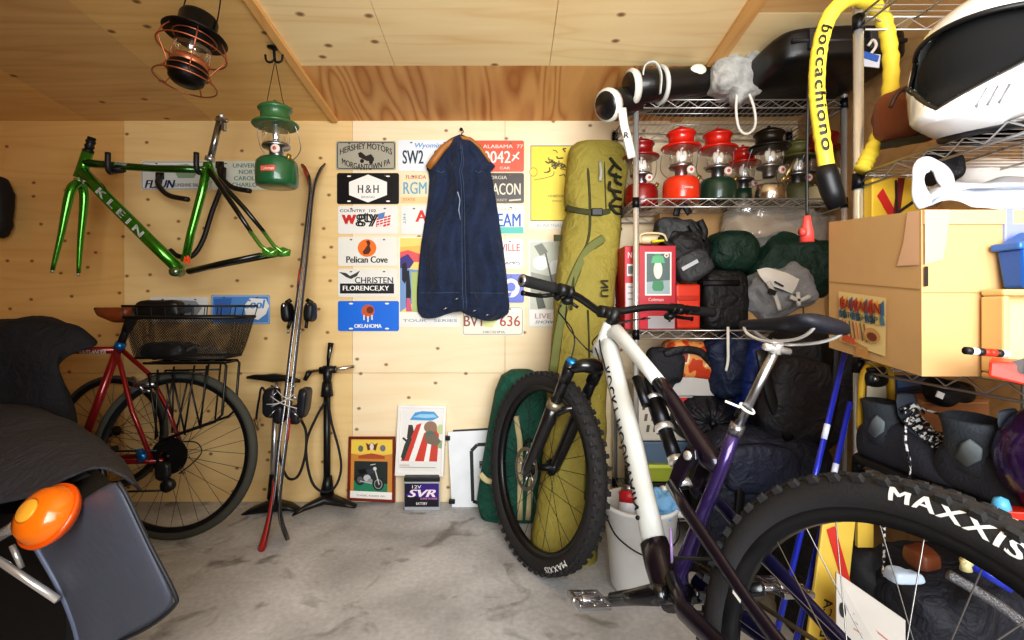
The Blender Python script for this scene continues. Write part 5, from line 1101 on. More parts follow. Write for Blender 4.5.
b = AMB.node_tree.nodes['Principled BSDF']; b.inputs['Subsurface Weight'].default_value = .0
q = MB(); q.lathe([(0, .038), (.022, .036), (.042, .026), (.052, .008), (.053, 0), (.053, -.005)], im, 32); ln = q.build('indicator_lens', AMB, mc)
q = MB(); q.lathe([(.053, 0), (.058, .001), (.059, -.006), (.05, -.02), (.03, -.036), (.0, -.04)], im, 32); q.build('indicator_housing', mat('amber_housing', (226, 92, 12), .25, coat=.5), mc)
q = MB(); q.lathe([(.0, .041), (.018, .0405), (.022, .037)], im, 24); q.build('lens_centre', mat('amber_bright', (252, 176, 60), .2), ln)
q = MB(); q.tube([P(-30, 540, 1.0), P(10, 568, .99), P(58, 600, .98)], .0075, 10); q.tube([P(12, 545, 1.02), P(22, 568, 1.02)], .006, 8); q.build('grab_rail', CHROME, mc)
# saddle bag
PANN = mat('pannier_grey', (84, 88, 100), .5, bump=.12, bs=40, var=.1, vs=5)
pn_ = thing('saddle_bag', 'dark grey leather saddle bag hanging on the near side of the motorcycle', 'bag', P(110, 570, .95))
def PN(x, y, w): return P(x, y, .90 + w + .0006 * (y - 480) - .0012 * (x - 90))
poly = [(32, 536), (50, 520), (90, 494), (112, 481), (120, 482), (128, 498), (150, 545), (173, 592), (175, 603), (168, 614), (150, 626), (112, 645), (90, 668), (80, 664), (74, 630), (58, 588), (38, 552)]
q = MB(); n = len(poly); cx_, cy_ = 105, 565
rows = []
for w_, s_ in ((.16, .96), (.12, 1.0), (.03, 1.0), (.012, .985), (.002, .95), (-.006, .80), (-.010, .4), (-.011, .1), (-.011, .0)):
    rows.append([PN(cx_ + (x - cx_) * s_, cy_ + (y - cy_) * s_, w_) for x, y in poly])
q.grid(rows, closed=True); q.build('bag_body', PANN, pn_, sub=1)
q = MB(); q.tube(catmull([PN(x, y, .004) for x, y in ((30, 534), (40, 553), (60, 589), (76, 630), (82, 668))], 5), .006, 8); q.build('edge_piping', mat('piping_blue_grey', (104, 112, 134), .4), pn_)
q = MB(); q.tube(catmull([PN(x, y, .004) for x, y in ((118, 482), (128, 498), (150, 545), (174, 592), (174, 606), (150, 626), (112, 645))], 5), .0035, 8); q.build('seam_welt', mat('welt_dark', (40, 42, 48), .5), pn_)
# grey cover
COV = mat('cover_grey', (58, 58, 64), .85, bump=.2, bs=220, var=.12, vs=4)
rows = patch([[P(-80, 404, 1.75), P(-20, 404, 1.75), P(25, 406, 1.72), P(50, 412, 1.68), P(72, 428, 1.62), P(82, 446, 1.58)],
              [P(-90, 420, 1.50), P(-20, 418, 1.50), P(34, 417, 1.48), P(70, 424, 1.44), P(100, 440, 1.38), P(116, 458, 1.34)],
              [P(-100, 446, 1.25), P(-20, 446, 1.25), P(40, 442, 1.22), P(88, 448, 1.18), P(122, 464, 1.14), P(139, 485, 1.10)],
              [P(-120, 484, 1.08), P(-20, 478, 1.08), P(40, 468, 1.06), P(84, 464, 1.02), P(116, 470, 1.0), P(136, 488, .98)],
              [P(-130, 530, 1.0), P(-20, 508, 1.0), P(30, 496, .98), P(70, 478, .97), P(98, 470, .965), P(124, 478, .96)]])
q = MB(); q.grid(wrinkle(rows, .012, 5, 4)); o = q.build('motorcycle_cover', COV, None, solid=.005); tag(o, 'dark grey fabric cover spread over the motorcycle seat', 'cover')
# ================================================================== olive bag, green duffel, wire rack by the back wall
OLV = mat('olive_canvas', (150, 138, 62), .75, bump=.2, bs=90, var=.14, vs=5); OLD = mat('olive_dark_webbing', (66, 66, 36), .8); OLG = mat('olive_grey_strap', (112, 116, 64), .75)
ob = thing('ski_bag', 'tall olive canvas ski bag with straps leaning beside the wire rack', 'bag', P(565, 576, 1.84))
OB = [(578, 530, 596, 1.80), (560, 527, 598, 1.82), (520, 532, 601, 1.86), (470, 540, 605, 1.91), (420, 545, 607, 1.97), (370, 548, 609, 2.02), (320, 551, 612, 2.07), (270, 555, 618, 2.12), (225, 561, 622, 2.17), (212, 566, 621, 2.18), (200, 562, 625, 2.19), (170, 565, 627, 2.22), (152, 567, 626, 2.24), (147, 572, 621, 2.245)]
secs = []
for y, l, r, Y in OB:
    c_ = P((l + r) / 2, y, Y + .11); hw = (r - l) / 2 / FPX * Y
    secs.append((c_, V((hw, 0, 0)), V((0, .10 if y < 570 else .08, 0))))
q = MB(); rows = []
def ring_(sc, n=28): return [sc[0] + sc[1] * spow(math.cos(2 * PI * k_ / n), .7) + sc[2] * spow(math.sin(2 * PI * k_ / n), .7) for k_ in range(n)]
ks = [ring_(s_) for s_ in secs]
cols = [catmull([r_[i] for r_ in ks], 5) for i in range(28)]
rows = [[cols[i][j] + V((noise.noise(cols[i][j] * 9) * .008, noise.noise(cols[i][j] * 7 + V((5, 0, 0))) * .014, 0)) for i in range(28)] for j in range(len(cols[0]))]
q.grid(rows, closed=True); o_ = len(q.v) - 28; q.f.append(tuple(o_ + i for i in range(28))); q.mi.append(0); q.sm.append(False); q.f.append(tuple(range(27, -1, -1))); q.mi.append(0); q.sm.append(False); q.build('bag_body', OLV, ob)
def obp(x, y, d=-.004):
    for a, b in zip(OB[:-1], OB[1:]):
        if b[0] <= y <= a[0]:
            t = (y - a[0]) / (b[0] - a[0]); l, r, Y = (a[i] + (b[i] - a[i]) * t for i in (1, 2, 3)); break
    else: l, r, Y = (OB[-1] if y < 147 else OB[0])[1:4]
    s_ = min(1, abs((x - (l + r) / 2) / ((r - l) / 2))); dep = .10 * (max(0, 1 - s_ ** (2 / .7)) ** (.7 / 2))
    return P(x, y, Y + .11 - dep + d)
def ribbon(pts, w, mat_, name, par, k=5, th=.003):
    cv = catmull([obp(*p) for p in pts], k); q = MB(); q.tube(cv, [(th, w)] * len(cv), 8, up=(0, 1, 0)); return q.build(name, mat_, par)
ribbon([(566, 208), (580, 211), (598, 213), (612, 211), (622, 209)], .014, OLD, 'compression_strap', ob)
q = MB(); q.box(obp(597, 212, -.012), (.05, .016, .034)); q.build('strap_buckle', BLACK, ob, bevel=.004)
ribbon([(620, 226), (604, 238), (588, 250), (576, 272), (566, 300), (559, 330), (553, 372)], .020, OLG, 'shoulder_strap', ob)
ribbon([(586, 149), (588, 170), (590, 208), (588, 240), (575, 270), (571, 310)], .006, OLD, 'zip', ob); ribbon([(604, 150), (606, 210)], .003, OLD, 'zip_seam', ob)
ribbon([(588, 310), (590, 400), (585, 500)], .004, OLD, 'lower_seam', ob)
q = MB(); q.tube(catmull([obp(600, 162, -.008), obp(601, 172, -.014), obp(600, 181, -.008)], 5), .008, 8); q.build('grey_handle', mat('handle_grey', (170, 172, 160), .6), ob)
q = MB()
for i in range(7): q.tube(catmull([obp(610 + i % 3 * 3, 158 + i * 8, -.012), obp(616 - i % 2 * 6, 165 + i * 8, -.026), obp(621, 170 + i * 7.4, -.01)], 4), .007, 6)
q.build('loose_cord', mat('cord_dark_olive', (40, 42, 26), .8), ob)
q = MB(); q.text('UN', lambda u, v: obp(600.5 + 8 * v, 297 - 17 * u, -.022), 0, .03); q.build('lettering', pal((48, 50, 34)), ob)
q = MB(); q.box(obp(559, 238, -.006), (.05, .01, .03)); q.build('side_patch', OLD, ob)
DGR = mat('duffel_green', (26, 84, 68), .75, bump=.2, bs=80, var=.2, vs=6)
db = thing('duffel_bag', 'dark green duffel bag with tan webbing standing upright behind the front wheel', 'bag', P(520, 528, 2.1))
q = MB(); q.loft([(P(x, y, 2.29), V((w_ / FPX * 2.2, 0, 0)), V((0, .085, 0))) for x, y, w_ in ((518, 523, 30), (518, 518, 38), (516, 500, 41), (519, 460, 38), (522, 420, 34), (523, 390, 29), (522, 376, 22), (521, 371, 12))], 26, .7); q.build('bag_body', DGR, db)
q = MB(); TAN = mat('webbing_tan', (198, 184, 140), .8)
for pts in ([(516, 416), (518, 430), (520, 450), (520, 520)], [(480, 474), (486, 480), (492, 482)], [(534, 440), (532, 470), (528, 520)]): q.tube(catmull([P(x, y, 2.198) for x, y in pts], 4), [(.014, .004)] * (4 * (len(pts) - 1) + 1), 8, up=(1, 0, 0))
q.build('webbing_strap', TAN, db)
q = MB(); q.tube(catmull([P(524, 446, 2.2), P(529, 440, 2.16), P(536, 444, 2.2)], 5), .006, 8); q.tube([P(500, 425, 2.2), P(508, 516, 2.2)], .004, 6); q.build('handle_loop', mat('cord_dark_olive', (40, 42, 26)), db)
q = MB(); q.box(P(505, 498, 2.2), (.02, .008, .04)); q.build('red_tab', mat('tab_red', (150, 60, 46), .6), db)
# --- wire racks
WIRE = mat('chrome_wire', (206, 206, 206), .3, .7); WIRED = mat('dark_chrome_wire', (120, 120, 126), .3, 1.0)
def wire_rack(label, x0, x1, y0, y1, zs, ztop, along='x', th=.034):
    t = thing('wire_shelving_unit', label, 'shelf rack', V(((x0 + x1) / 2, (y0 + y1) / 2, 0)))
    for x in (x0, x1):
        for y in (y0, y1):
            q = MB(); q.tube([V((x, y, .012)), V((x, y, ztop))], .0125, 14); q.lathe([(.0125, ztop), (.0145, ztop + .002), (.0145, ztop + .006), (0, ztop + .008)], TR((x, y, 0)), 14); q.lathe([(0, 0), (.019, 0), (.019, .008), (.008, .014), (.008, .02)], TR((x, y, 0)), 12)
            po = q.build('post', CHROME, t)
    for z in zs:
        q = MB()
        for a, b in (((x0, y0), (x1, y0)), ((x1, y0), (x1, y1)), ((x1, y1), (x0, y1)), ((x0, y1), (x0, y0))):
            a, b = V((*a, 0)), V((*b, 0)); L = (b - a).length; n = int(L / .042)
            q.tube([a + V((0, 0, z)), b + V((0, 0, z))], .0032, 6); q.tube([a + V((0, 0, z - th)), b + V((0, 0, z - th))], .0032, 6)
            q.tube([a + (b - a) * (i / n) + V((0, 0, z - .003 if i % 2 else z - th + .003)) for i in range(n + 1)], .0022, 5)
        if along == 'x':
            n = int((x1 - x0) / .026)
            for i in range(1, n): x = x0 + (x1 - x0) * i / n; q.tube([V((x, y0, z)), V((x, y1, z))], .0018, 4, cap=False)
            for k_ in (.33, .67): y = y0 + (y1 - y0) * k_; q.tube([V((x0, y, z - .006)), V((x1, y, z - .006))], .003, 5)
        else:
            n = int((y1 - y0) / .026)
            for i in range(1, n): y = y0 + (y1 - y0) * i / n; q.tube([V((x0, y, z)), V((x1, y, z))], .0018, 4, cap=False)
            for k_ in (.33, .67): x = x0 + (x1 - x0) * k_; q.tube([V((x, y0, z - .006)), V((x, y1, z - .006))], .003, 5)
        sh_ = q.build('wire_shelf', WIRE, t)
        for x in (x0, x1):
            for y in (y0, y1): q = MB(); q.lathe([(.0128, z - th - .004), (.0155, z - th - .004), (.0145, z + .004), (.0128, z + .004)], TR((x, y, 0)), 12); q.build('shelf_collar', DKMET, sh_)
    return t
RX0, RX1, RY0, RY1 = .536, 1.408, 2.02, 2.415
Z1, Z2, Z3, Z4 = 1.860, 1.445, .893, .13
wire_rack('chrome wire shelving unit along the back wall that holds the red lanterns', RX0, RX1, RY0, RY1, (Z1, Z2, Z3, Z4), 1.873)
# --- lanterns on the second shelf
LG = 'camping lanterns on the wire rack shelf'
def onshelf(px, Y, z, rz=0.0, s=1.0): return TR(((px - CX) / FPX * Y, Y, z), EU(0, 0, rz), s)
zl = Z2 + .003
gas_lantern('lantern with red cap and bright red tank, second from the rack post', RED, RED2, onshelf(681, 2.12, zl), LG)
gas_lantern('lantern with red cap and dark green tank beside the bright red one', RED, GRN2, onshelf(717.5, 2.14, zl), LG, sticker=False)
gas_lantern('dark red lantern standing half behind the left rack post', DRED, DRED, onshelf(641, 2.24, zl, 0, .98), LG, sticker=False)
gas_lantern('small red-capped lantern standing behind the green-tanked one', RED, GRN2, onshelf(743, 2.32, zl, .2, .95), LG, sticker=False)
gas_lantern('lantern with dark cap and shiny nickel tank under the hanging cord', mat('cap_dark_brown', (46, 38, 30), .35, .5), SILV, onshelf(769, 2.12, zl, .1), LG, sticker=False, flatf=True)
gas_lantern('olive lantern with white valve wheel right of the nickel lantern', mat('olive_drab', (92, 92, 44), .5), mat('olive_drab2', (84, 84, 52), .5), onshelf(797, 2.22, zl, 0, .95), LG, sticker=False)
gas_lantern('red-capped lantern half hidden behind the yellow lock', DRED, mat('tank_cream', (196, 184, 150), .4), onshelf(823, 2.15, zl, 0, 1.0), LG, sticker=False, flatf=True)
q = MB(); q.tube([P(784, 179, 2.03), P(795, 160, 2.03)], .007, 10); q.tube([P(782, 181, 2.03), P(785, 176, 2.03)], .010, 10); tag(q.build('lantern_wrench', mat('wrench_brass', (206, 190, 140), .3, .8)), 'brass rod propped slantwise against the nickel lantern', 'tool')
# --- soft goods and boxes
def soft(name, label, cat, rect, Y, dep, m, e=.5, amp=.012, fold=0.0, seed=1.0, rot=(0, 0, 0), fr=9, ffr=22, fdir=(1, .3, .2), group=None):
    x0, y0, x1, y1 = rect; c_ = P((x0 + x1) / 2, (y0 + y1) / 2, Y + dep / 2); k_ = (Y + dep * .25) / FPX
    o = MB().blob(c_, ((x1 - x0) / 2 * k_, dep / 2, (y1 - y0) / 2 * k_), EU(*rot), e, amp, fr, seed, 44, 30, 0, fold, ffr, fdir).build(name, m)
    tag(o, label, cat, group); return o
def carton(name, label, cat, rect, Y, dep, m, specs=None, bev=.003, skew=0.0, lid=None, group=None, mapwh=None):
    x0, y0, x1, y1 = rect
    f = [P(x0, y1, Y), P(x1, y1, Y), P(x1, y0, Y), P(x0, y0, Y)]
    d = V((skew, dep, 0)); b = [p + d for p in f]
    o = MB().hexa([f[0], b[0], b[1], f[1]], [f[3], b[3], b[2], f[2]]).build(name, m, None, bevel=bev); tag(o, label, cat, group)
    if specs: decals(o, lambda a, b_, w=0: P(a, b_, Y - w), specs, .0012, 'printed_picture')
    return o
LB = 'red lantern cartons on the rack'
RBX = mat('carton_red', (182, 26, 44), .45)
pic = [('r', (645, 252, 671.5, 295.5), (232, 226, 214)), ('r', (646.5, 253.5, 670, 294), (86, 104, 104)), ('p', [(646.5, 282), (670, 280), (670, 294), (646.5, 294)], (150, 166, 170)), ('e', (658, 270, 4.4, 9), (206, 214, 190)), ('p', [(651, 263), (653, 256), (663, 256), (665, 263)], (90, 170, 120)), ('r', (655, 253.8, 661, 256.2), (80, 150, 108)), ('p', [(652, 288), (653, 281), (663, 281), (664, 288), (662, 291), (654, 291)], (66, 134, 92)), ('r', (656.5, 264, 659.5, 278), (240, 236, 210)), ('e', (666.5, 255.5, 2.2, 2.2), (236, 226, 216)), ('e', (666.5, 255.5, 1.2, 1.2), (190, 60, 60)),
       ('t', 'Coleman', 656, 299.5, 15, 3.4, {}, (226, 190, 190)), ('r', (639.5, 314, 647.5, 328.5), (206, 28, 56)), ('r', (648, 316, 674.5, 328.5), (176, 172, 176))]
carton('lantern_carton', 'red carton with green lantern picture facing out, on the third rack shelf', 'box', (639, 245.5, 676, 329.5), 2.045, .16, RBX, pic, group=LB)
carton('lantern_carton', 'red carton showing its narrow printed side, left of the rack post', 'box', (624.5, 246, 638, 329.5), 2.06, .16, RBX, [('t', 'N3', 631.5, 255, 7, 6, {}, (230, 200, 200)), ('r', (627, 264, 636, 276), (206, 206, 206)), ('r', (628, 266, 635, 274), (90, 100, 96)), ('r', (625.5, 283, 637, 310), (196, 190, 190)), ('l', [(628, 287), (634, 287)], 1, (90, 90, 90)), ('l', [(628, 293), (634, 293)], 1, (90, 90, 90)), ('l', [(628, 299), (634, 299)], 1, (90, 90, 90))], group=LB)
q = MB(); q.ell(P(648, 240, 2.12), (.055, .04, .022), None, 16, 10, .6, .6); q.tube(catmull([P(640, 243, 2.06), P(642, 234, 2.05), P(662, 234, 2.05), P(667, 241, 2.06)], 4), .005, 6); o = q.build('plastic_bundle', mat('bundle_cream', (216, 200, 160), .4)); tag(o, 'small cream bundle with a wire handle lying on the red cartons', 'bundle')
q = MB(); q.tube([P(652, 241.5, 2.06), P(664, 240.5, 2.06)], .006, 6); q.build('yellow_tape', mat('tape_yellow', (226, 214, 40), .5), o)
ORC = mat('canister_orange_red', (222, 62, 34), .4)
oc = thing('plastic_canister', 'orange-red plastic canister between the red carton and black pouch', 'canister', P(688, 329, 2.1))
q = MB(); q.hexa([P(677, 329, 2.07), P(677, 329, 2.07) + V((0, .14, 0)), P(700.5, 329, 2.07) + V((0, .14, 0)), P(700.5, 329, 2.07)], [P(676, 284, 2.07), P(676, 284, 2.07) + V((0, .14, 0)), P(701, 284, 2.07) + V((0, .14, 0)), P(701, 284, 2.07)]); q.build('body', ORC, oc, bevel=.01)
q = MB(); q.box(P(688, 298, 2.066), (.09, .006, .02)); q.build('moulded_band', mat('canister_dark', (190, 46, 26), .4), oc, bevel=.002)
CBG = mat('camera_bag_grey', (62, 64, 66), .6, bump=.2, bs=150); BCLO = mat('black_nylon', (28, 28, 30), .6, bump=.3, bs=70, var=.25)
cb = thing('camera_bag', 'grey and black padded camera bag with loose straps above the orange canister', 'bag', P(683, 280, 2.1))
q = MB(); q.blob(P(678, 233, 2.16), (.11, .07, .06), EU(0, .1, 0), .6, .012, 12, 3); q.build('upper_pocket', CBG, cb)
q = MB(); q.blob(P(686, 252, 2.12), (.10, .06, .09), EU(0, .3, 0), .6, .02, 12, 5); q.build('padded_body', BCLO, cb)
q = MB(); q.blob(P(692, 266, 2.07), (.075, .05, .062), EU(0, -.5, 0), .5, .008, 14, 8); fr_ = q.build('front_pouch', CBG, cb)
q = MB(); q.box(P(690, 265, 2.015), (.075, .003, .016), EU(0, -.5, 0)); q.build('reflective_stripe', mat('stripe_grey', (190, 192, 194), .4), fr_)
q = MB(); q.box(P(687, 238.5, 2.085), (.05, .012, .024), EU(0, -.2, 0)); q.build('white_label', PAPER, cb)
q = MB()
for pts in ([(676, 216), (678, 208), (684, 206), (690, 214)], [(700, 220), (705, 232), (702, 246), (708, 262)], [(690, 224), (700, 240), (696, 256), (704, 270)], [(660, 236), (672, 246), (690, 248), (704, 240)]): q.tube(catmull([P(x, y, 2.07) for x, y in pts], 5), [(.014, .004)] * 16, 6)
q.build('strap', BCLO, cb)
q = MB(); q.tube([P(707, 257, 2.04), P(712, 259, 2.04), P(709, 267, 2.04), P(704, 265, 2.04)], .0035, 6, True); q.build('strap_buckle', STEEL, cb)
o = soft('padded_pouch', 'black padded nylon pouch standing upright beside the orange canister', 'pouch', (700, 270, 744, 330), 2.06, .14, BCLO, .4, .006, .004, 3); q = MB(); q.tube([P(703, 283, 2.058), P(740, 283, 2.058)], [(.012, .003)] * 2, 6); q.build('flap_edge', mat('black_trim', (16, 16, 18), .6), o)
GRC = mat('dark_green_nylon', (20, 54, 42), .6, bump=.15, bs=60, var=.25)
soft('stuff_sack', 'round dark green nylon stuff sack lying on the black pouch', 'sack', (706, 231, 757, 274), 2.08, .2, GRC, .75, .010, .006, 4, ffr=30, fdir=(.6, .2, .8))
soft('folded_jacket', 'dark green folded jacket heaped on the third shelf of the rack', 'jacket', (748, 238, 832, 296), 2.06, .26, GRC, .6, .028, .010, 9, (0, .22, 0), 7, 16, (.4, .2, 1))
gb_ = soft('drawstring_bag', 'light grey bag with white panel and buckled webbing under the green jacket', 'bag', (742, 266, 812, 316), 2.02, .18, mat('grey_nylon', (150, 152, 156), .6, bump=.2, bs=60, var=.15), .7, .022, .010, 12, (0, -.35, 0), 9, 20)
q = MB(); q.grid(wrinkle(patch([[P(756, 270, 2.02), P(770, 268, 2.0), P(785, 273, 2.0), P(799, 279, 2.01)], [P(760, 276, 2.0), P(772, 277, 1.985), P(785, 282, 1.985), P(796, 287, 2.0)], [P(768, 285, 2.0), P(777, 288, 1.99), P(786, 291, 1.99), P(793, 293, 2.0)]], 5), .006, 12)); q.build('white_panel', PAPER, gb_)
q = MB()
for pts in ([(768, 282), (775, 295), (780, 310)], [(790, 297), (800, 300), (810, 296)], [(798, 292), (799, 306)]): q.tube(catmull([P(x, y, 1.985) for x, y in pts], 4), [(.010, .004)] * 9, 6)
q.build('webbing_strap', mat('webbing_white', (214, 214, 210), .6), gb_)
q = MB(); q.box(P(772, 292, 1.98), (.03, .008, .02), EU(0, .4, 0)); q.box(P(779, 284, 1.98), (.04, .006, .006), EU(0, .5, 0)); q.build('strap_buckle', BLACK, gb_)
CRB = 'plain cartons at the back of the third rack shelf'
carton('cardboard_box', 'low tan carton under the grey drawstring bag', 'box', (741, 297, 803, 329.5), 2.10, .2, CARD, group=CRB)
carton('cardboard_box', 'tall tan carton between the green jacket and the big open carton', 'box', (804, 262, 838, 329.5), 2.14, .2, CARD, group=CRB)
carton('cardboard_box', 'wide tan carton behind the green stuff sack and plastic bag', 'box', (660, 212, 836, 262), 2.31, .09, CARD, group=CRB)
pbg = soft('plastic_bag', 'crumpled clear plastic bag on top of the green jacket', 'bag', (722, 206, 828, 258), 2.12, .22, clear('clear_plastic', (250, 250, 250), .16, .26, (232, 232, 228), .1), .7, .03, .02, 6, (0, .1, 0), 14, 40, (.8, .3, .6))
# --- things on the top shelf
SHB = mat('boot_black', (24, 23, 24), .32, coat=.2); CUF = mat('cuff_white', (224, 222, 212), .4)
BG = 'black boots with pale cuffs lying on the top shelf'
def ly_boot(label, p0, p1, Y0, Y1, r, strap):
    a, b = P(*p0, Y0), P(*p1, Y1); t = thing('ski_boot', label, 'boot', a, BG)
    d = b - a; up = V((0, 0, 1))
    q = MB(); q.tube([a + d * k_ for k_ in (0, .04, .3, .6, .8, .95, 1)], [r * .8, r, r * .96, r * .9, r * .95, r * .8, r * .3], 18); q.build('boot_shell', SHB, t)
    q = MB(); q.tube([a + d * .02, a + d * .05, a + d * .09], [r * 1.02, r * 1.09, r * 1.0], 20); q.build('cuff_ring', CUF, t)
    q = MB(); n = d.normalized(); fr2 = frame_from(n)
    for k_ in strap: q.ring(a + d * k_, r * 1.02, .010, fr2, 24, 8)
    q.build('buckle_strap', mat('strap_pale', (206, 206, 200), .4), t)
    q = MB(); q.ell(a + d * .72 + V((0, -r * .8, r * .35)), (.035, .012, .026), None, 12, 8); q.build('buckle_plate', CUF, t); return t
soft('flat_bag', 'flat black bag lying under the pale-cuffed boots on the top shelf', 'bag', (646, 90, 836, 105), 2.05, .34, BCLO, .35, .004, 0, 81)
t1_ = ly_boot('black boot with white cuff ring lying along the top shelf', (627, 88), (718, 80), 1.98, 2.04, .068, (.36,))
t2_ = ly_boot('black boot end with pale ring sticking out past the rack post', (604, 106), (680, 92), 1.95, 2.2, .062, ())
q = MB(); q.tube(catmull([P(642, 80, 1.94), P(645, 66, 1.92), P(655, 63, 1.9), (P(661, 75, 1.9)), P(660, 94, 1.91)], 5), [(.012, .004)] * 21, 8, up=(0, 1, 0)); q.build('white_strap_loop', mat('strap_pale', (206, 206, 200)), t1_)
q = MB(); q.tube(catmull([P(622, 108, 1.93), P(624, 124, 1.92), P(628, 140, 1.92), P(632, 158, 1.93)], 5), [(.018, .004)] * 16, 8, up=(1, 0, 0)); q.build('hanging_strap', CUF, t2_)
q = MB(); q.text('R', lambda u, v: P(624 + 5 * u, 138 - 6 * v, 1.912), 0, .03); q.build('lettering', pal((60, 60, 60)), t2_)
GRF = mat('grey_marl_cloth', (176, 176, 172), .85, bump=.5, bs=40, var=.4, vs=20)
gs = soft('cloth_sack', 'grey marl cloth sack with white cord loop hanging off the top shelf', 'sack', (712, 54, 765, 102), 1.90, .16, GRF, .8, .026, .014, 15, (0, .3, 0), 10, 26, (.5, .2, .9))
q = MB(); q.tube(catmull([P(738, 84, 1.95), P(736, 108, 1.93), P(739, 128, 1.93), P(747, 134, 1.93), (P(755, 126, 1.93)), P(754, 108, 1.93), P(746, 86, 1.94)], 6), .0055, 8); q.build('cord_loop', mat('cord_white', (232, 230, 222), .7), gs)
bc = thing('hard_case', 'black hard-shell case lying on the top shelf under the ceiling', 'case', P(815, 98, 1.9))
q = MB(); q.blob(V((1.20, 1.88, 1.930)), (.235, .19, .066), EU(0, -.04, 0), .35, .005, 8, 2, 48, 24); q.build('shell', mat('case_black', (15, 15, 17), .4, coat=.1), bc)
q = MB(); q.tube([V((1.0, 1.695, 1.93)), V((1.40, 1.695, 1.93))], .008, 8); q.build('lid_seam', mat('case_seam', (44, 44, 46), .35), bc)
for x in (1.07, 1.28): q = MB(); q.box(V((x, 1.688, 1.93)), (.035, .02, .07)); q.build('latch', mat('case_latch', (58, 58, 60), .3), bc, bevel=.004)
q = MB(); q.box(P(867, 60, 1.62), (.085, .004, .045), EU(0, .12, 0)); o = q.build('luggage_tag', mat('tag_blue_white', (216, 222, 234), .4)); tag(o, 'blue and white luggage tag hanging from the black case', 'tag')
q = MB(); q.box(P(866, 55, 1.615), (.085, .004, .02), EU(0, .3, 0)); q.build('blue_half', mat('tag_blue', (58, 108, 196), .4), o)
q = MB(); q.tube(catmull([P(870, 55, 1.62), P(876, 46, 1.62), P(873, 40, 1.63), P(868, 46, 1.64)], 5), .005, 6); q.build('tag_loop', mat('cord_white', (232, 230, 222)), o)
# --- heap below the third shelf
CAMO = bpy.data.materials.new('orange_camouflage'); CAMO.use_nodes = True; nt = CAMO.node_tree
nz_ = nt.nodes.new('ShaderNodeTexNoise'); nz_.inputs['Scale'].default_value = 14; nz_.inputs['Detail'].default_value = 2; tc_ = nt.nodes.new('ShaderNodeTexCoord'); nt.links.new(tc_.outputs['Object'], nz_.inputs['Vector'])
cr_ = nt.nodes.new('ShaderNodeValToRGB'); cr_.color_ramp.interpolation = 'CONSTANT'; e_ = cr_.color_ramp.elements; e_[0].color = lin((196, 70, 36)); e_[1].position = .47; e_[1].color = lin((226, 150, 84)); k2 = e_.new(.56); k2.color = lin((236, 206, 160)); k3 = e_.new(.63); k3.color = lin((150, 50, 26))
nt.links.new(nz_.outputs['Fac'], cr_.inputs['Fac']); nt.links.new(cr_.outputs['Color'], nt.nodes['Principled BSDF'].inputs['Base Color'])
oc_ = soft('patterned_bag', 'orange and cream patterned fabric bag on the pale grey box', 'bag', (658, 340, 722, 379), 2.05, .2, CAMO, .6, .010, .006, 5, (0, .25, 0))
q = MB(); q.tube(catmull([P(664, 355, 2.035), P(680, 350, 2.02), P(700, 352, 2.03), P(714, 366, 2.045)], 5), [(.016, .006)] * 16, 8, up=(0, 0, 1)); q.build('dark_strap', BCLO, oc_)
gbx = carton('storage_box', 'pale grey plastic box under the orange patterned bag', 'box', (672, 377, 723, 396), 2.07, .24, mat('plastic_pale_grey', (196, 192, 186), .5), None, .004)
sb_ = carton('striped_box', 'pale box with red and black printed stripes below the grey box', 'box', (674, 396.5, 722, 421), 2.08, .24, mat('box_off_white', (206, 202, 194), .5), [('r', (675, 397.5, 687, 404.5), (206, 36, 30)), ('p', [(687, 397.5), (720, 397.5), (720, 404), (687, 404)], (40, 40, 40))] + [('l', [(700 + i * 4, 398), (698.5 + i * 4, 404)], 1.6, (210, 206, 200)) for i in range(5)])
cr2 = carton('plastic_crate', 'off-white slotted plastic crate behind the bicycle frame', 'crate', (638, 386, 692, 441), 2.10, .2, mat('plastic_ivory', (206, 198, 184), .5), [('p', [(641 + i * 7 + j * 2, 392 + j * 11), (644 + i * 7 + j * 2, 392 + j * 11), (643 + i * 7 + j * 2, 399 + j * 11), (640 + i * 7 + j * 2, 399 + j * 11)], (96, 90, 84)) for i in range(6) for j in range(4)], .006)
carton('plastic_bin', 'blue-grey plastic bin under the slotted crate', 'bin', (640, 442, 694, 465), 2.10, .2, mat('bin_blue_grey', (92, 112, 136), .45), None, .006)
o = carton('plastic_tray', 'lime green plastic tray under the blue-grey bin', 'tray', (640, 466, 693, 482), 2.06, .24, mat('tray_lime', (166, 176, 62), .45), None, .005)
q = MB(); q.box(P(666, 466.5, 2.055), (.235, .012, .016)); q.build('tray_rim', mat('tray_lime_light', (206, 216, 92), .4), o, bevel=.003)
carton('storage_box', 'dark low box at the foot of the rack under the lime tray', 'box', (638, 483, 694, 505), 2.08, .24, mat('box_dark_olive', (44, 46, 40), .6), None, .006)
soft('dark_cloth', 'crumpled charcoal cloth hanging beside the white down tube', 'cloth', (646, 346, 680, 388), 2.02, .12, mat('charcoal_cloth', (38, 38, 44), .85, bump=.3, bs=60), .7, .02, .012, 21)
NVY = mat('navy_nylon', (22, 34, 62), .6, bump=.2, bs=60, var=.25); BLU = mat('blue_nylon', (34, 56, 128), .55, bump=.2, bs=60, var=.2)
o = soft('drawstring_bag', 'navy drawstring bag with white cord hanging under the third shelf', 'bag', (704, 334, 752, 398), 2.0, .16, NVY, .6, .014, .010, 11, (0, -.2, 0))
q = MB(); q.tube(catmull([P(728, 327, 1.98), P(728, 345, 1.965), P(728, 360, 1.965), P(726, 371, 1.97)], 5), .006, 8); q.build('white_cord', mat('cord_white', (232, 230, 222)), o)
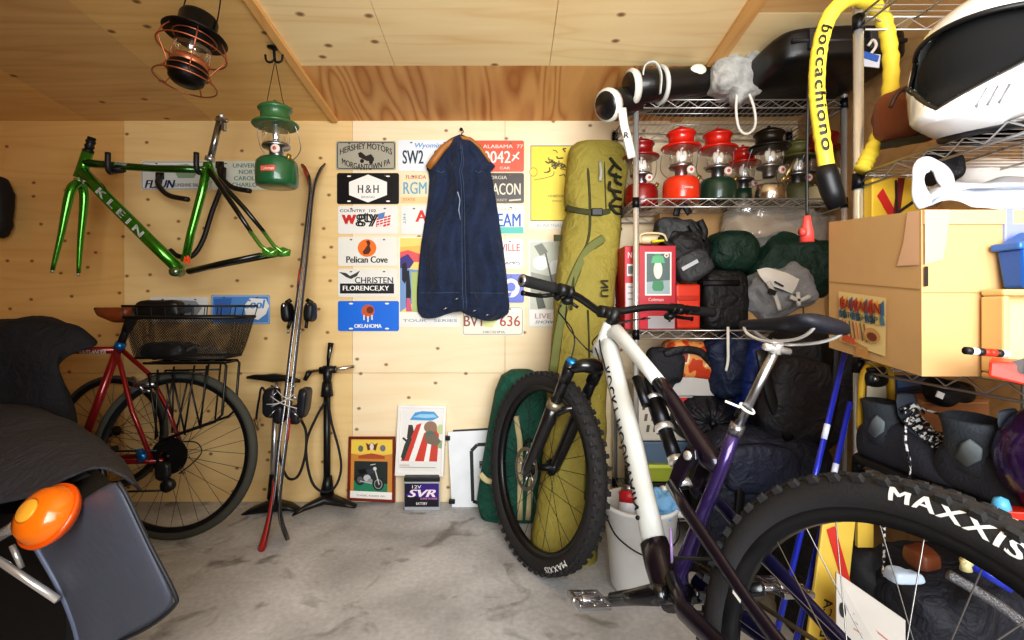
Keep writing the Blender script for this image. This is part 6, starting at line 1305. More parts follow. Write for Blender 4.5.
soft('stuff_sack', 'royal blue nylon bag behind the bicycle seat post', 'sack', (738, 338, 790, 432), 1.96, .16, BLU, .55, .014, .010, 14, (0, .12, 0))
def gather(p):
    return p
BN = mat('black_ripstop', (26, 26, 34), .5, bump=.15, bs=50, var=.3)
c_ = P(713, 424, 2.0); q = MB(); rows = []
for j in range(12):
    r = .14 * math.sin(PI * .5 * (j / 11) ** .8); dpt = .015 + .10 * (j / 11) ** 2 - .02 * math.exp(-((j - 2) / 2) ** 2)
    rows.append([c_ + V((r * 1.05 * math.cos(2 * PI * i / 60), dpt + (.012 * (1 - abs(j - 5) / 8)) * math.cos(15 * 2 * PI * i / 60 + .3 * j), r * .78 * math.sin(2 * PI * i / 60))) for i in range(60)])
for j in range(1, 5):
    r = .14 * math.cos(PI * .5 * j / 4); rows.append([c_ + V((r * 1.05 * math.cos(2 * PI * i / 60), .115 + .03 * j, r * .78 * math.sin(2 * PI * i / 60))) for i in range(60)])
q.grid(rows, closed=True); o = q.build('stuff_sack', BN); tag(o, 'black stuff sack with gathered drawcord mouth facing out', 'sack')
q = MB(); q.ell(c_ + V((0, -.004, 0)), (.016, .012, .016), None, 10, 8); q.build('cord_lock', BLACK, o)
bp = thing('backpack', 'large black backpack hanging in front of the rack behind the saddle', 'backpack', P(790, 440, 1.8))
BPK = mat('backpack_black', (30, 30, 36), .6, bump=.25, bs=110, var=.25)
q = MB(); q.blob(P(802, 388, 1.92), (.165, .11, .235), EU(0, .22, 0), .5, .012, 8, 17, 44, 30, 0, .004, 12); q.build('main_compartment', BPK, bp)
q = MB(); q.blob(P(798, 400, 1.80), (.125, .05, .16), EU(0, .25, 0), .55, .012, 9, 19, 36, 24); q.build('front_pocket', mat('backpack_charcoal', (40, 40, 46), .6, bump=.2, bs=110), bp)
q = MB()
for pts in ([(838, 338), (836, 380), (828, 430), (815, 470)], [(760, 350), (772, 400), (790, 440)]): q.tube(catmull([P(x, y, 1.76) for x, y in pts], 5), [(.02, .006)] * (5 * (len(pts) - 1) + 1), 8, up=(1, 0, 0))
q.build('shoulder_strap', BLACK, bp)
bp2 = thing('backpack', 'navy blue backpack standing on the floor in front of the rack', 'backpack', P(770, 560, 1.75))
q = MB(); q.blob(P(760, 492, 1.86), (.25, .13, .25), EU(0, .05, 0), .5, .016, 7, 23, 44, 30, 0, .005, 12); q.build('main_compartment', mat('backpack_navy', (28, 33, 50), .6, bump=.2, bs=110, var=.25), bp2)
q = MB(); q.blob(P(762, 470, 1.735), (.13, .035, .09), EU(0, .1, 0), .5, .008, 10, 25, 30, 20); q.build('front_pocket', mat('backpack_navy2', (36, 42, 62), .6, bump=.2, bs=110), bp2)
q = MB(); q.tube(catmull([P(722, 446, 1.74), P(740, 480, 1.71), P(738, 520, 1.72)], 5), [(.016, .005)] * 11, 8, up=(1, 0, 0)); q.build('compression_strap', BLACK, bp2)
soft('duffel_bag', 'black duffel bag on the floor under the navy backpack', 'bag', (690, 530, 860, 600), 1.72, .3, BPK, .5, .016, .004, 31)
# --- white bucket with spray can and cloths
bk_ = thing('bucket', 'white plastic bucket on the floor behind the bicycle crank', 'bucket', P(645, 590, 1.69))
bm = Matrix.Translation(V(((645 - CX) / FPX * 1.66, 1.72, 0)))
q = MB(); q.lathe([(0, .002), (.098, .002), (.104, .01), (.128, .285), (.134, .29), (.134, .302), (.127, .304), (.124, .29), (.101, .02), (0, .014)], bm, 40); q.build('pail', mat('bucket_white', (238, 238, 236), .4), bk_)
q = MB(); q.tube(catmull([bm @ V((-.132, 0, .27)), bm @ V((-.10, -.10, .215)), bm @ V((0, -.145, .175)), bm @ V((.10, -.10, .215)), bm @ V((.132, 0, .27))], 6), .0026, 6); q.build('bail_handle', BLACK, bk_)
sc_ = TR(bm @ V((-.05, -.02, .20)), EU(-.35, .12, 0)); sp = thing('spray_can', 'spray can with red shoulder and black cap standing in the white bucket', 'can', sc_)
q = MB(); q.lathe([(0, 0), (.033, 0), (.033, .125), (.030, .132), (0, .135)], sc_, 24); q.build('can_body', mat('can_white', (222, 224, 226), .3), sp)
q = MB(); q.lathe([(.0338, .095), (.0338, .126), (.030, .134), (.026, .136)], sc_, 24); q.build('red_band', mat('can_red', (196, 44, 50), .35), sp)
q = MB(); q.lathe([(.027, .134), (.027, .150), (.022, .156), (0, .157)], sc_, 20); q.build('dome', STEEL, sp)
q = MB(); q.lathe([(0, .155), (.016, .155), (.016, .172), (.010, .178), (0, .178)], sc_, 18); q.build('cap', BLACK, sp)
o = MB().blob(bm @ V((.055, -.05, .305)), (.06, .05, .055), None, .8, .022, 16, 41, 32, 22, 0, .01, 30).build('cleaning_cloth', mat('cloth_light_blue', (126, 178, 222), .8, bump=.2, bs=60)); tag(o, 'light blue cleaning cloth bunched in the white bucket', 'cloth')
o = MB().blob(bm @ V((.095, -.01, .31)), (.04, .05, .05), None, .8, .022, 18, 43, 28, 20, 0, .01, 30).build('paper_towel', PAPER); tag(o, 'crumpled white paper towel at the rim of the bucket', 'paper')
# ================================================================== rack along the right wall and what stands on it
SX, SY0, SY1 = .945, .22, 1.30
B1, B2, B3, B4, B5 = 1.777, 1.350, .856, .585, .12
wire_rack('chrome wire shelving unit along the side wall that carries the white helmet', SX, 1.40, SY0, SY1, (B1, B2, B3, B4, B5), 1.80, 'y')
# --- yellow sleeved lock over the post
YL_ = bpy.data.materials['ink_f0d84a'] if 'ink_f0d84a' in bpy.data.materials else mat('sleeve_yellow', (242, 214, 30), .6, bump=.35, bs=60, var=.1, vs=14)
LY = 1.255
lk = thing('sleeved_lock', 'yellow fabric-sleeved chain lock with black lettering looped over the rack post', 'lock', P(850, 0, LY))
pth = [(827, 170, -.02), (821, 130, -.02), (817, 95, -.02), (818, 60, -.02), (824, 30, -.02), (834, 10, -.015), (850, -1, -.0), (868, 2, .03), (882, 16, .05), (889, 42, .06), (891, 78, .06), (886, 112, .05), (877, 140, .03), (868, 158, .02), (862, 170, .015)]
cv = catmull([P(x, y, LY + d) for x, y, d in pth], 7)
q = MB(); q.tube(cv, [.0188 + .0022 * noise.noise(V((i * .9, 0, 3))) + (.0016 * math.sin(i * 2.2) if i > 44 else 0) for i in range(len(cv))], 14, up=(0, 1, 0)); sl2 = q.build('fabric_sleeve', YL_, lk)
q = MB(); seg = cv[3:29]
def along(u, v):
    t = u * (len(seg) - 1.001); i = int(t); p = seg[i].lerp(seg[i + 1], t - i); d = (seg[i + 1] - seg[i]).normalized(); sd = d.cross(V((0, 1, 0))).normalized()
    return p + sd * ((v - .5) * .027 + .003) + V((0, -.0215 + .006 * abs(v - .5), 0))
vs, fs = text2d('boccachiono', .03, 0, 1.15, 4); q.add([along(1 - u, 1 - v) for u, v in vs], fs, 0, False); q.build('lettering', pal((26, 24, 20)), sl2)
q = MB(); q.tube([P(826, 166, LY - .02), P(827, 176, LY - .02), P(832, 192, LY - .02), P(838, 207, LY - .02)], [.022, .027, .026, .022], 14); q.build('lock_body', BLACK, lk)
q = MB(); q.tube(catmull([P(x, y, LY - .01) for x, y in ((846, -6), (832, 4), (818, 26), (811, 60), (808, 100), (807, 160), (807, 219))], 6), .0036, 8); cbk = q.build('hanging_cable', BLACK, lk)
q = MB(); q.tube([P(807, 216, LY - .01), P(807, 222, LY - .01), P(807, 232, LY - .01), P(807, 242, LY - .01)], [.008, .010, .015, .017], 12); q.tube([P(800, 232, LY - .02), P(805, 232, LY - .02)], .010, 8); q.build('red_plug', mat('plug_red', (214, 74, 66), .45), cbk)
# --- white helmet
def helmet(name, label, M, shell, lining, R=(.125, .15, .128), chin=.052, group=None):
    """faces local -Y."""
    t = thing(name, label, 'helmet', M, group); nu, nv = 120, 64
    def pt(a, e, k=1.0):
        d = V((math.sin(a) * math.cos(e), -math.cos(a) * math.cos(e), math.sin(e)))
        p = V((d.x * R[0], d.y * R[1], d.z * R[2])) * k
        fr = max(0, math.cos(a)) ** 2 * max(0, 1 - abs((e + .62) / .42))
        p += V((0, -chin * fr * 1.3, -.01 * fr)); 
        if e < -.75: p.z = max(p.z, -R[2] * .93)
        return M @ p
    def opening(a, e): return abs(a) < 1.22 and -lo_(a) < e < up_(a)
    lo_ = lambda a: .56 - .60 * min(abs(a), .85) ; up_ = lambda a: .54 - .12 * a * a
    vs = []; fs = []
    for j in range(nv + 1):
        for i in range(nu): vs.append(pt(-PI + 2 * PI * i / nu, -1.0 + (1.0 + PI / 2) * j / nv))
    for j in range(nv):
        for i in range(nu):
            a, e = -PI + 2 * PI * (i + .5) / nu, -1.0 + (1.0 + PI / 2) * (j + .5) / nv
            if opening(a, e): continue
            i2 = (i + 1) % nu; fs.append((j * nu + i, j * nu + i2, (j + 1) * nu + i2, (j + 1) * nu + i))
    MB().add(vs, fs).build('shell', shell, t, solid=.007)
    q = MB(); q.grid([[pt(-PI + 2 * PI * i / 40, -.98 + (.98 + PI / 2) * j / 20, .90) for i in range(40)] for j in range(21)], closed=True); q.build('lining', lining, t)
    rim = [pt(a, up_(a), 1.004) for a in [-1.2 + 2.4 * i / 24 for i in range(25)]] + [pt(a, -lo_(a), 1.004) for a in [1.2 - 2.4 * i / 32 for i in range(33)]]
    q = MB(); q.tube(rim, .0055, 8, True); q.build('eye_port_trim', BLACK, t)
    return t, pt
HW = mat('helmet_white', (240, 240, 238), .22, coat=.6)
HMm = TR(P(1008, 69, 1.0), EU(.10, .06, -1.2), 1.22)
hw_, hpt = helmet('full_face_helmet', 'white full-face helmet with black lining on the upper side shelf', HMm, HW, mat('lining_black', (10, 10, 11), .95), chin=.06)
q = MB()
for i in range(6):
    a, e0 = (.40 + .09 * i, -.52) if i < 3 else (.72 + .13 * i, -.16)
    q = MB(); q.tube([hpt(a, e0 - .10, 1.008), hpt(a, e0, 1.008), hpt(a, e0 + .10, 1.008)], .0042, 6); q.build('vent_slot', mat('vent_grey', (112, 112, 114), .5), hw_)
pass
q = MB(); q.tube([hpt(a, -.93, 1.0) for a in [-PI + 2 * PI * i / 40 for i in range(40)]], .012, 8, True); q.build('bottom_edge_trim', BLACK, hw_)
# things beside it
o = soft('leather_glove', 'brown leather glove lying beside the white helmet', 'glove', (888, 84, 926, 146), 1.13, .16, mat('leather_brown', (116, 62, 36), .5, var=.2, bump=.1), .7, .012, .0, 51, (0, -.15, 0)); 
q = MB(); q.tube(catmull([P(890, 108, 1.13), P(898, 93, 1.12), P(912, 86, 1.12)], 4), .005, 6); q.build('stitched_edge', mat('leather_dark', (60, 32, 20), .6), o)
q = MB(); q.hexa([P(880, 150, 1.20), P(880, 146, 1.28), P(925, 138, 1.20), P(925, 142, 1.10)], [P(881, 143, 1.20), P(881, 140, 1.28), P(925, 131, 1.20), P(925, 134, 1.10)]); o = q.build('flat_tray', mat('tray_black', (26, 26, 28), .4)); tag(o, 'thin black tray under the brown glove', 'tray')
# --- big carton
ct = thing('cardboard_box', 'large open cardboard carton with a colourful sticker on the middle side shelf', 'box', P(922, 376, .93))
n0, f0 = P(922, 375.5, .92), P(830, 347, 1.215); n1, f1 = P(921.5, 210.5, .92), P(830, 222, 1.215)
wv = V((.335, -.002, 0)); b4 = [n0, f0, f0 + wv, n0 + wv]; t4 = [n1, f1, f1 + wv, n1 + wv]
q = MB(); q.hexa(b4, t4); q.f = q.f[:1] + q.f[2:]; q.mi = q.mi[:1] + q.mi[2:]; q.sm = q.sm[:1] + q.sm[2:]; bx_ = q.build('box_body', CARD, ct, solid=.005)
fl = quad(f1, n1, n0, f0); fr3 = quad(n1, n1 + wv, n0 + wv, n0)
cwt = (ct, bx_)
def outx(fn_, sg):
    return lambda u, v, w=0: fn_(u, v, 0) + (V((-1, .05, 0)) if sg else V((0, -1, 0))) * w
flo, fro = outx(fl, 1), outx(fr3, 0)
q = MB(); q.prism([(0, 0), (1, 0), (1, .085), (0, .085)], fro, .003, .006); q.build('front_flap', mat('cardboard_light', (216, 178, 128), .8), ct)
q = MB(); q.flat([(0, .475), (1, .475), (1, .482), (0, .482)], lambda a, b: flo(a, b, .0034)); q.flat([(0, .495), (1, .495), (1, .5), (0, .5)], lambda a, b: fro(a, b, .0034)); q.build('fold_crease', mat('cardboard_dark', (170, 132, 84), .8), ct)
q = MB(); q.flat([(.90, .0), (1, .0), (1, .33), (.80, .34), (.86, .2)], lambda a, b: flo(a, b, .0045)); q.flat([(0, 0), (.14, 0), (.12, .2), (.10, .30), (0, .33)], lambda a, b: fro(a, b, .0075)); q.build('tape_strip', mat('tape_pinkish', (222, 178, 142), .35), ct)
q = MB(); q.flat([(0, .34), (.022, .34), (.022, .46), (0, .46)], lambda a, b: fro(a, b, .006)); q.build('handle_slit', mat('slit_dark', (40, 32, 26), .9), ct)
q = MB(); q.flat([(.36, .90), (.50, .92), (.52, 1), (.36, 1)], lambda a, b: flo(a, b, .0045)); q.build('glue_stain', mat('glue_tan', (196, 146, 84), .5), ct)
st_ = lambda a, b, w=0: flo(.145 + .555 * a / 50 + .03 * b / 46 * 0, (.545 + .40 * b / 46) - .05 * (a / 50) * 0, w + .003)
q = MB(); q.flat([(0, 0), (50, 1), (49, 46), (1, 44)], lambda a, b: st_(a, b, .0015)); stk = q.build('sticker', mat('sticker_cream', (226, 200, 140), .6), ct)
rg = random.Random(5); sp_ = []
for i in range(9): sp_.append(('p', [(2 + i * 5.3, 5 + rg.random() * 2), (6 + i * 5.3, 3), (6.5 + i * 5.3, 15), (3 + i * 5.3, 16)], [(206, 70, 50), (222, 170, 60), (70, 110, 140)][i % 3]))
for i in range(10): sp_.append(('p', [(1 + i * 4.9, 17), (4 + i * 4.9, 14), (6 + i * 4.9, 22), (2 + i * 4.9, 23)], [(84, 120, 140), (60, 90, 96), (206, 180, 110)][i % 3]))
for i in range(7): sp_.append(('l', [(6 + i * 4, 24), (8 + i * 4.2, 38)], 1.6, [(150, 70, 40), (214, 120, 70), (110, 90, 60)][i % 3]))
sp_ += [('e', (38, 32, 8, 6), (196, 150, 90)), ('e', (38, 33, 5, 3.5), (120, 60, 40)), ('p', [(8, 36), (20, 38), (22, 43), (6, 42)], (206, 90, 60)), ('t', 'HAWAIIAN', 25, 10, 42, 8, dict(bold=.04), (150, 50, 40)), ('t', 'SURF SHOP', 24, 19, 40, 5, {}, (40, 60, 90))]
decals(stk, st_, sp_, .0024, 'printed_picture')
# white carrier bag on the carton
WPL = mat('thin_white_plastic', (214, 217, 224), .35)
cbg = thing('carrier_bag', 'white plastic carrier bag with a standing handle loop on the big carton', 'bag', P(960, 209, 1.0))
q = MB(); q.grid(wrinkle(patch([[P(922, 205, 1.0), P(940, 196, .98), P(965, 190, .98), P(1000, 188, .98), P(1050, 182, .98)], [P(924, 190, 1.08), P(945, 182, 1.06), P(970, 184, 1.06), P(1005, 178, 1.06), P(1060, 172, 1.06)], [P(930, 208, 1.0), P(950, 202, .95), P(975, 205, .945), P(1005, 207, .945), P(1050, 205, .945)]][::-1] + [[P(932, 208, 1.12), P(950, 200, 1.14), P(975, 196, 1.14), P(1005, 190, 1.14), P(1050, 184, 1.14)]], 6), .012, 14)); q.build('bag_body', WPL, cbg)
q = MB(); q.tube(catmull([P(925, 207, 1.0), P(919, 190, 1.0), P(919, 172, 1.0), P(927, 164, 1.0), P(938, 168, 1.0), P(946, 180, 1.0), P(950, 194, 1.0)], 6), [(.006 + .004 * abs(math.cos(i * .17)), .015 + .003 * math.sin(i * .5)) for i in range(37)], 10, up=(0, 1, 0)); q.build('handle_loop', WPL, cbg)
soft('knitted_cap', 'black cap hanging below the upper side shelf behind the white bag handle', 'cap', (926, 150, 958, 186), 1.1, .08, BCLO, .8, .012, .004, 55)
yp = carton('strapped_pack', 'yellow pack crossed by red and black straps behind the big carton', 'pack', (872, 178, 925, 240), 1.26, .03, mat('pack_yellow', (232, 192, 60), .5), [('p', [(877, 196), (883, 188), (897, 214), (890, 218)], (206, 42, 36)), ('p', [(898, 178), (905, 178), (900, 214), (893, 214)], (120, 26, 26)), ('l', [(896, 214), (922, 196)], 3, (34, 30, 30)), ('l', [(896, 180), (897, 214)], 2.4, (34, 30, 30))])
soft('white_bundle', 'white and pink wrapped bundle under the upper side shelf', 'bundle', (955, 160, 1040, 190), 1.22, .1, mat('bundle_white', (236, 232, 228), .7), .6, .01, .004, 58)
# blue bin on the wooden tray, red tool beside
wt_ = thing('wooden_tray', 'pale wooden tray box standing on its side under the blue bin', 'tray', P(1010, 386, .86))
WD = mat('pale_pine', (222, 186, 126), .6, var=.08, bump=.05, bs=30)
z0_, z1_ = B3 + .006, HC + (CY - 288.5) / FPX * .84; x0_ = (994 - CX) / FPX * .886; x1_ = x0_ + .30; ya, yb_ = .868, .912
q = MB(); T_ = .012
q.box(((x0_ + x1_) / 2, (ya + yb_) / 2, z1_ - T_ / 2), (x1_ - x0_, yb_ - ya, T_)); q.box(((x0_ + x1_) / 2, (ya + yb_) / 2, z0_ + T_ / 2), (x1_ - x0_, yb_ - ya, T_))
for x in (x0_ + T_ / 2, x1_ - T_ / 2): q.box((x, (ya + yb_) / 2, (z0_ + z1_) / 2), (T_, yb_ - ya, z1_ - z0_ - 2 * T_ - .001))
q.build('frame_sides', WD, wt_, bevel=.004); MB().box(((x0_ + x1_) / 2, yb_ - .006, (z0_ + z1_) / 2), (x1_ - x0_ - 2 * T_, .008, z1_ - z0_ - 2 * T_)).build('back_panel', mat('pine_back', (236, 204, 146), .6, var=.1), wt_)
bb_ = thing('storage_bin', 'blue plastic storage bin with rimmed lid on the wooden tray', 'bin', P(1015, 287, .84)); BBM = mat('bin_blue', (36, 92, 172), .35)
xb0 = (1004 - CX) / FPX * .89; q = MB(); q.hexa([V((xb0 + .012, .865, z1_ + .001)), V((xb0 + .012, .905, z1_ + .001)), V((xb0 + .24, .905, z1_ + .001)), V((xb0 + .24, .865, z1_ + .001))], [V((xb0 + .004, .86, z1_ + .075)), V((xb0 + .004, .91, z1_ + .075)), V((xb0 + .25, .91, z1_ + .075)), V((xb0 + .25, .86, z1_ + .075))]); q.build('tub', BBM, bb_, bevel=.006)
q = MB(); q.box((xb0 + .125, .884, z1_ + .078), (.262, .054, .014)); q.hexa([V((xb0 + .01, .862, z1_ + .085)), V((xb0 + .01, .91, z1_ + .085)), V((xb0 + .24, .91, z1_ + .085)), V((xb0 + .24, .862, z1_ + .085))], [V((xb0 + .035, .87, z1_ + .105)), V((xb0 + .035, .90, z1_ + .105)), V((xb0 + .22, .90, z1_ + .105)), V((xb0 + .22, .87, z1_ + .105))]); q.build('lid', mat('bin_blue_light', (52, 108, 186), .35), bb_, bevel=.004)
carton('folder', 'periwinkle plastic folder standing behind the blue bin', 'folder', (1005, 208, 1060, 262), .913, .006, mat('folder_periwinkle', (138, 146, 214), .4))
rt = thing('utility_knife_case', 'bright red plastic holder lying in front of the wooden tray', 'holder', P(1010, 384, .80))
q = MB(); q.hexa([P(988, 377, .80), P(990, 371, .79 + .06), P(1060, 384, .80), P(1060, 394, .76)], [P(989, 361, .80), P(990, 357, .85), P(1060, 362, .82), P(1060, 366, .76)]); q.build('body', mat('plastic_red', (222, 52, 30), .35), rt, bevel=.004)
q = MB(); q.flat([(1004, 364), (1024, 358), (1060, 364), (1060, 378), (1022, 374)], lambda a, b: P(a, b, .745 + .0009 * abs(1060 - a))); q.build('silver_plate', ALU, rt)
pn2 = thing('striped_pen', 'red, black and white striped stick pointing out over the carton', 'stick', P(985, 352, .80)); 
for i in range(7):
    q = MB(); a, b = (965 + i * 6, 350.5 + i * .5), (965 + (i + 1) * 6, 350.5 + (i + 1) * .5); q.tube([P(*a, .775), P(*b, .775)], .0062, 10); q.build('striped_segment', (pal((236, 234, 230)), pal((26, 26, 28)), pal((222, 52, 30)))[(1, 0, 1, 2, 2, 1, 0)[i]], pn2)
# --- boots on the lower shelf
def boot(label, M, up_m, foot_m, lace_m, group):
    """toe along local -Y; sole at z 0."""
    t = thing('hiking_boot', label, 'boot', M, group); L = lambda x, y, z: M @ V((x, y, z)); D = lambda x, y, z: M.to_3x3() @ V((x, y, z))
    q = MB(); q.loft([(L(0, y, z), D(w_, 0, 0), D(0, 0, h_)) for y, z, w_, h_ in ((-.225, .042, .018, .018), (-.215, .048, .034, .030), (-.18, .056, .046, .040), (-.13, .064, .048, .050), (-.08, .074, .046, .062), (-.02, .080, .042, .07), (.03, .075, .042, .064), (.065, .065, .038, .052), (.078, .058, .026, .036))], 20, .8); q.build('foot', foot_m, t)
    q = MB(); q.loft([(L(0, y, z), D(w_, 0, 0), D(0, d_, 0)) for y, z, w_, d_ in ((-.012, .075, .044, .075), (-.006, .11, .044, .068), (.006, .14, .041, .056), (.010, .17, .042, .056), (.014, .185, .044, .058), (.014, .19, .037, .05), (.012, .17, .033, .045))], 20, .85); q.build('shaft', up_m, t)
    q = MB(); q.loft([(L(0, y, .012), D(w_, 0, 0), D(0, 0, .013)) for y, w_ in ((-.232, .02), (-.215, .042), (-.17, .053), (-.12, .054), (-.06, .046), (0, .044), (.05, .046), (.078, .036), (.086, .018))], 18, .5); q.build('sole', BLACK, t)
    q = MB(); q.loft([(L(0, y, z), D(w_, 0, 0), D(0, d_ * .3, d_)) for y, z, w_, d_ in ((-.14, .112, .018, .006), (-.09, .132, .024, .007), (-.062, .165, .028, .008), (-.058, .205, .030, .008), (-.056, .22, .024, .006))], 12, .7); q.build('tongue', mat('tongue_grey', (70, 78, 90), .8), t)
    q = MB(); pts = []
    for i in range(8):
        y = -.165 + .014 * i if i < 6 else -.085 + .006 * (i - 6); z = .104 + .009 * i if i < 6 else .155 + .026 * (i - 6); x = .022 + .001 * i
        q.tube(catmull([L(-x, y, z - .006), L(0, y - .005 + .004 * (i % 2), z + .016), L(x, y + .007, z + .001)], 4), .0036, 6); q.tube(catmull([L(x, y, z - .006), L(0, y - .004, z + .013), L(-x, y + .007, z + .001)], 4), .0036, 6)
    q.tube(catmull([L(-.01, -.09, .19), L(-.05, -.11, .16), L(-.062, -.12, .11), L(-.058, -.13, .05), L(-.060, -.12, .0)], 5), .0028, 6); q.tube(catmull([L(.01, -.09, .19), L(.045, -.14, .17), L(.03, -.19, .13), L(.02, -.22, .10)], 5), .0028, 6)
    q.build('lace', lace_m, t)
    for sx_ in (-.047, .047):
        q = MB(); q.loft([(L(sx_, y, z), D(.004, 0, 0), D(0, h_, h_ * .6)) for y, z, h_ in ((.0, .10, .012), (-.02, .13, .02), (-.03, .15, .012))], 10); q.build('side_panel', mat('boot_panel_grey', (122, 132, 136), .7), t)
    return t
LACE = bpy.data.materials.new('speckled_lace'); LACE.use_nodes = True; nt = LACE.node_tree; tx = nt.nodes.new('ShaderNodeTexVoronoi'); tx.inputs['Scale'].default_value = 150; tcc = nt.nodes.new('ShaderNodeTexCoord'); nt.links.new(tcc.outputs['Object'], tx.inputs['Vector'])
cr3 = nt.nodes.new('ShaderNodeValToRGB'); cr3.color_ramp.interpolation = 'CONSTANT'; cr3.color_ramp.elements[0].color = lin((226, 226, 222)); cr3.color_ramp.elements[1].position = .42; cr3.color_ramp.elements[1].color = lin((26, 28, 40)); sxx = nt.nodes.new('ShaderNodeSeparateColor'); nt.links.new(tx.outputs['Color'], sxx.inputs[0]); nt.links.new(sxx.outputs[0], cr3.inputs['Fac']); nt.links.new(cr3.outputs['Color'], nt.nodes['Principled BSDF'].inputs['Base Color'])
HBG = 'pair of hiking boots on the lower side shelf'
BU, BF = mat('boot_slate', (66, 72, 80), .75, bump=.3, bs=160, var=.2), mat('boot_charcoal', (52, 54, 64), .75, bump=.3, bs=160, var=.2)
boot('slate hiking boot with speckled laces, shaft beside the rack post', TR((.945, 1.20, B4 + .004), EU(0, 0, .08), .90), BU, BF, LACE, HBG)
boot('slate hiking boot leaning nearest the purple helmet', TR((.965, .985, B4 + .012), EU(.05, -.10, .16), .92), BU, BF, LACE, HBG)
sn = thing('snowshoe', 'yellow snowshoe frame with black binding cap behind the hiking boots', 'snowshoe', P(876, 405, 1.4))
q = MB(); q.tube(catmull([P(860, 430, 1.27), P(861, 400, 1.27), P(864, 372, 1.27), P(878, 362, 1.27), P(890, 373, 1.27), P(891, 400, 1.27), P(889, 430, 1.27)], 5), .008, 10); q.build('frame_tube', mat('snowshoe_yellow', (222, 180, 44), .5), sn)
q = MB(); q.ell(P(876, 378, 1.262), (.030, .016, .024), None, 20, 12, .8); q.tube([P(868, 370, 1.256), P(884, 369, 1.256)], [(.006, .008)] * 2, 8); q.build('binding_cap', BLACK, sn)
q = MB(); q.ell(P(876, 379, 1.243), (.007, .004, .007), None, 12, 8); q.build('silver_rivet', STEEL, sn)
q = MB(); q.hexa([P(866, 412, 1.262), P(866, 412, 1.28), P(887, 412, 1.28), P(887, 412, 1.262)], [P(867, 386, 1.262), P(867, 386, 1.28), P(886, 386, 1.28), P(886, 386, 1.262)]); q.build('deck_panel', mat('deck_cream', (214, 206, 180), .6), sn)
carton('shoe_box', 'brown box with black printed panel between the two hiking boots', 'box', (919, 399, 990, 476), 1.19, .09, mat('box_brown', (164, 112, 70), .7), [('r', (926, 432, 958, 462), (26, 24, 26)), ('t', 'MAC', 936, 438.5, 17, 6, dict(bold=.04), W_), ('t', 'MOUNTAIN', 937, 446, 19, 2.6, {}, W_), ('t', 'FOOTWEAR', 937, 450, 19, 2.6, {}, (200, 200, 200)), ('l', [(921, 403), (988, 403)], 1.2, (196, 150, 104))])
carton('small_box', 'small blue box lying above the snowshoe behind the boots', 'box', (894, 376, 932, 398), 1.265, .02, mat('box_navy', (44, 66, 112), .45), [('p', [(897, 380), (925, 378), (927, 384), (898, 388)], (92, 130, 190)), ('l', [(898, 392), (926, 389)], 1.6, (30, 40, 70))])
o = soft('glove', 'black glove with small white tag under the middle side shelf', 'glove', (926, 377, 968, 404), 1.10, .10, BCLO, .8, .014, .006, 61); q = MB(); q.box(P(940, 395, 1.085), (.016, .003, .014), EU(0, .4, 0)); q.build('white_tag', PAPER, o)
# --- purple helmet
HP = mat('helmet_purple', (62, 26, 92), .25, .4, coat=.7)
PM = TR((1.04, .83, .715), EU(.05, 0, 1.0), 1.0)
hp_, ppt = helmet('full_face_helmet', 'glossy purple helmet with grey oval emblem at the end of the lower side shelf', PM, HP, mat('lining_black', (20, 20, 22)), R=(.118, .145, .125), chin=.05)
dv = (P(1014, 482, .7) - PM.translation).normalized(); inv_ = PM.inverted().to_3x3(); ld = (inv_ @ (V((0, 0, HC)) * 0 + (P(1004, 486, .74) - PM.translation)))
a0_ = math.atan2(ld.x, -ld.y); e0_ = math.asin(max(-1, min(1, ld.z / ld.length)))
q = MB()
def em(u, v, k_=1.02): return ppt(a0_ + u, e0_ + v, k_)
q.tube([em(.20 * math.cos(2 * PI * i / 30), .13 * math.sin(2 * PI * i / 30)) for i in range(30)], .0022, 6, True)
vs, fs = text2d('TLD', .03, .2, .9); q.add([em((u - .5) * .30, (v - .5) * .14, 1.022) for u, v in vs], fs, 0, False); q.build('emblem', mat('emblem_grey', (176, 178, 188), .3, .5), hp_)
mt_ = thing('multi_tool_case', 'red, white and light blue plastic gadget at the front edge of the lower side shelf', 'gadget', P(1005, 525, .86))
q = MB(); q.hexa([P(984, 515, .86), P(990, 511, .9), P(1050, 530, .86), P(1050, 540, .82)], [P(985, 510, .86), P(994, 504, .9), P(1050, 508, .86), P(1050, 514, .82)]); q.build('red_shell', mat('plastic_red', (222, 52, 30)), mt_, bevel=.002)
q = MB(); q.tube([P(1001, 518, .81), P(1040, 534, .81)], .008, 8); q.build('white_bar', WHITE, mt_)
q = MB(); q.lathe([(.016, 0), (.010, .022), (.0, .026)], TR(P(1001, 511, .86)), 14); q.build('blue_button', mat('button_blue', (96, 178, 220), .3), mt_)
# --- poles, skis and clutter behind the rear wheel
PG = 'blue ski poles leaning on the rack post'
PBm = mat('pole_blue', (44, 58, 196), .25, .4, coat=.5)
for (a, b, lab) in (((845, 352, 1.262), (768, 668, 1.12), 'metallic blue ski pole reaching highest on the rack post'), ((850, 402, 1.262), (790, 668, 1.14), 'metallic blue ski pole with lower top, closest to the boots')):
    pa_, pb_ = P(*a), P(*b); t = thing('ski_pole', lab, 'pole', pb_, PG)
    MB().tube([pa_, pb_], .0068, 12).build('shaft', PBm, t)
    q = MB()
    q.tube([pa_.lerp(pb_, .25), pa_.lerp(pb_, .30)], .0072, 12)
    q.build('white_marking', mat('pole_white', (206, 210, 232), .3), t)
ys = thing('yellow_ski', 'short yellow ski with red stripe standing behind the rear wheel', 'ski', P(815, 680, 1.12))
yq = quad(P(826, 496, 1.17), P(858, 496, 1.17), P(838, 690, 1.10), P(800, 690, 1.10))
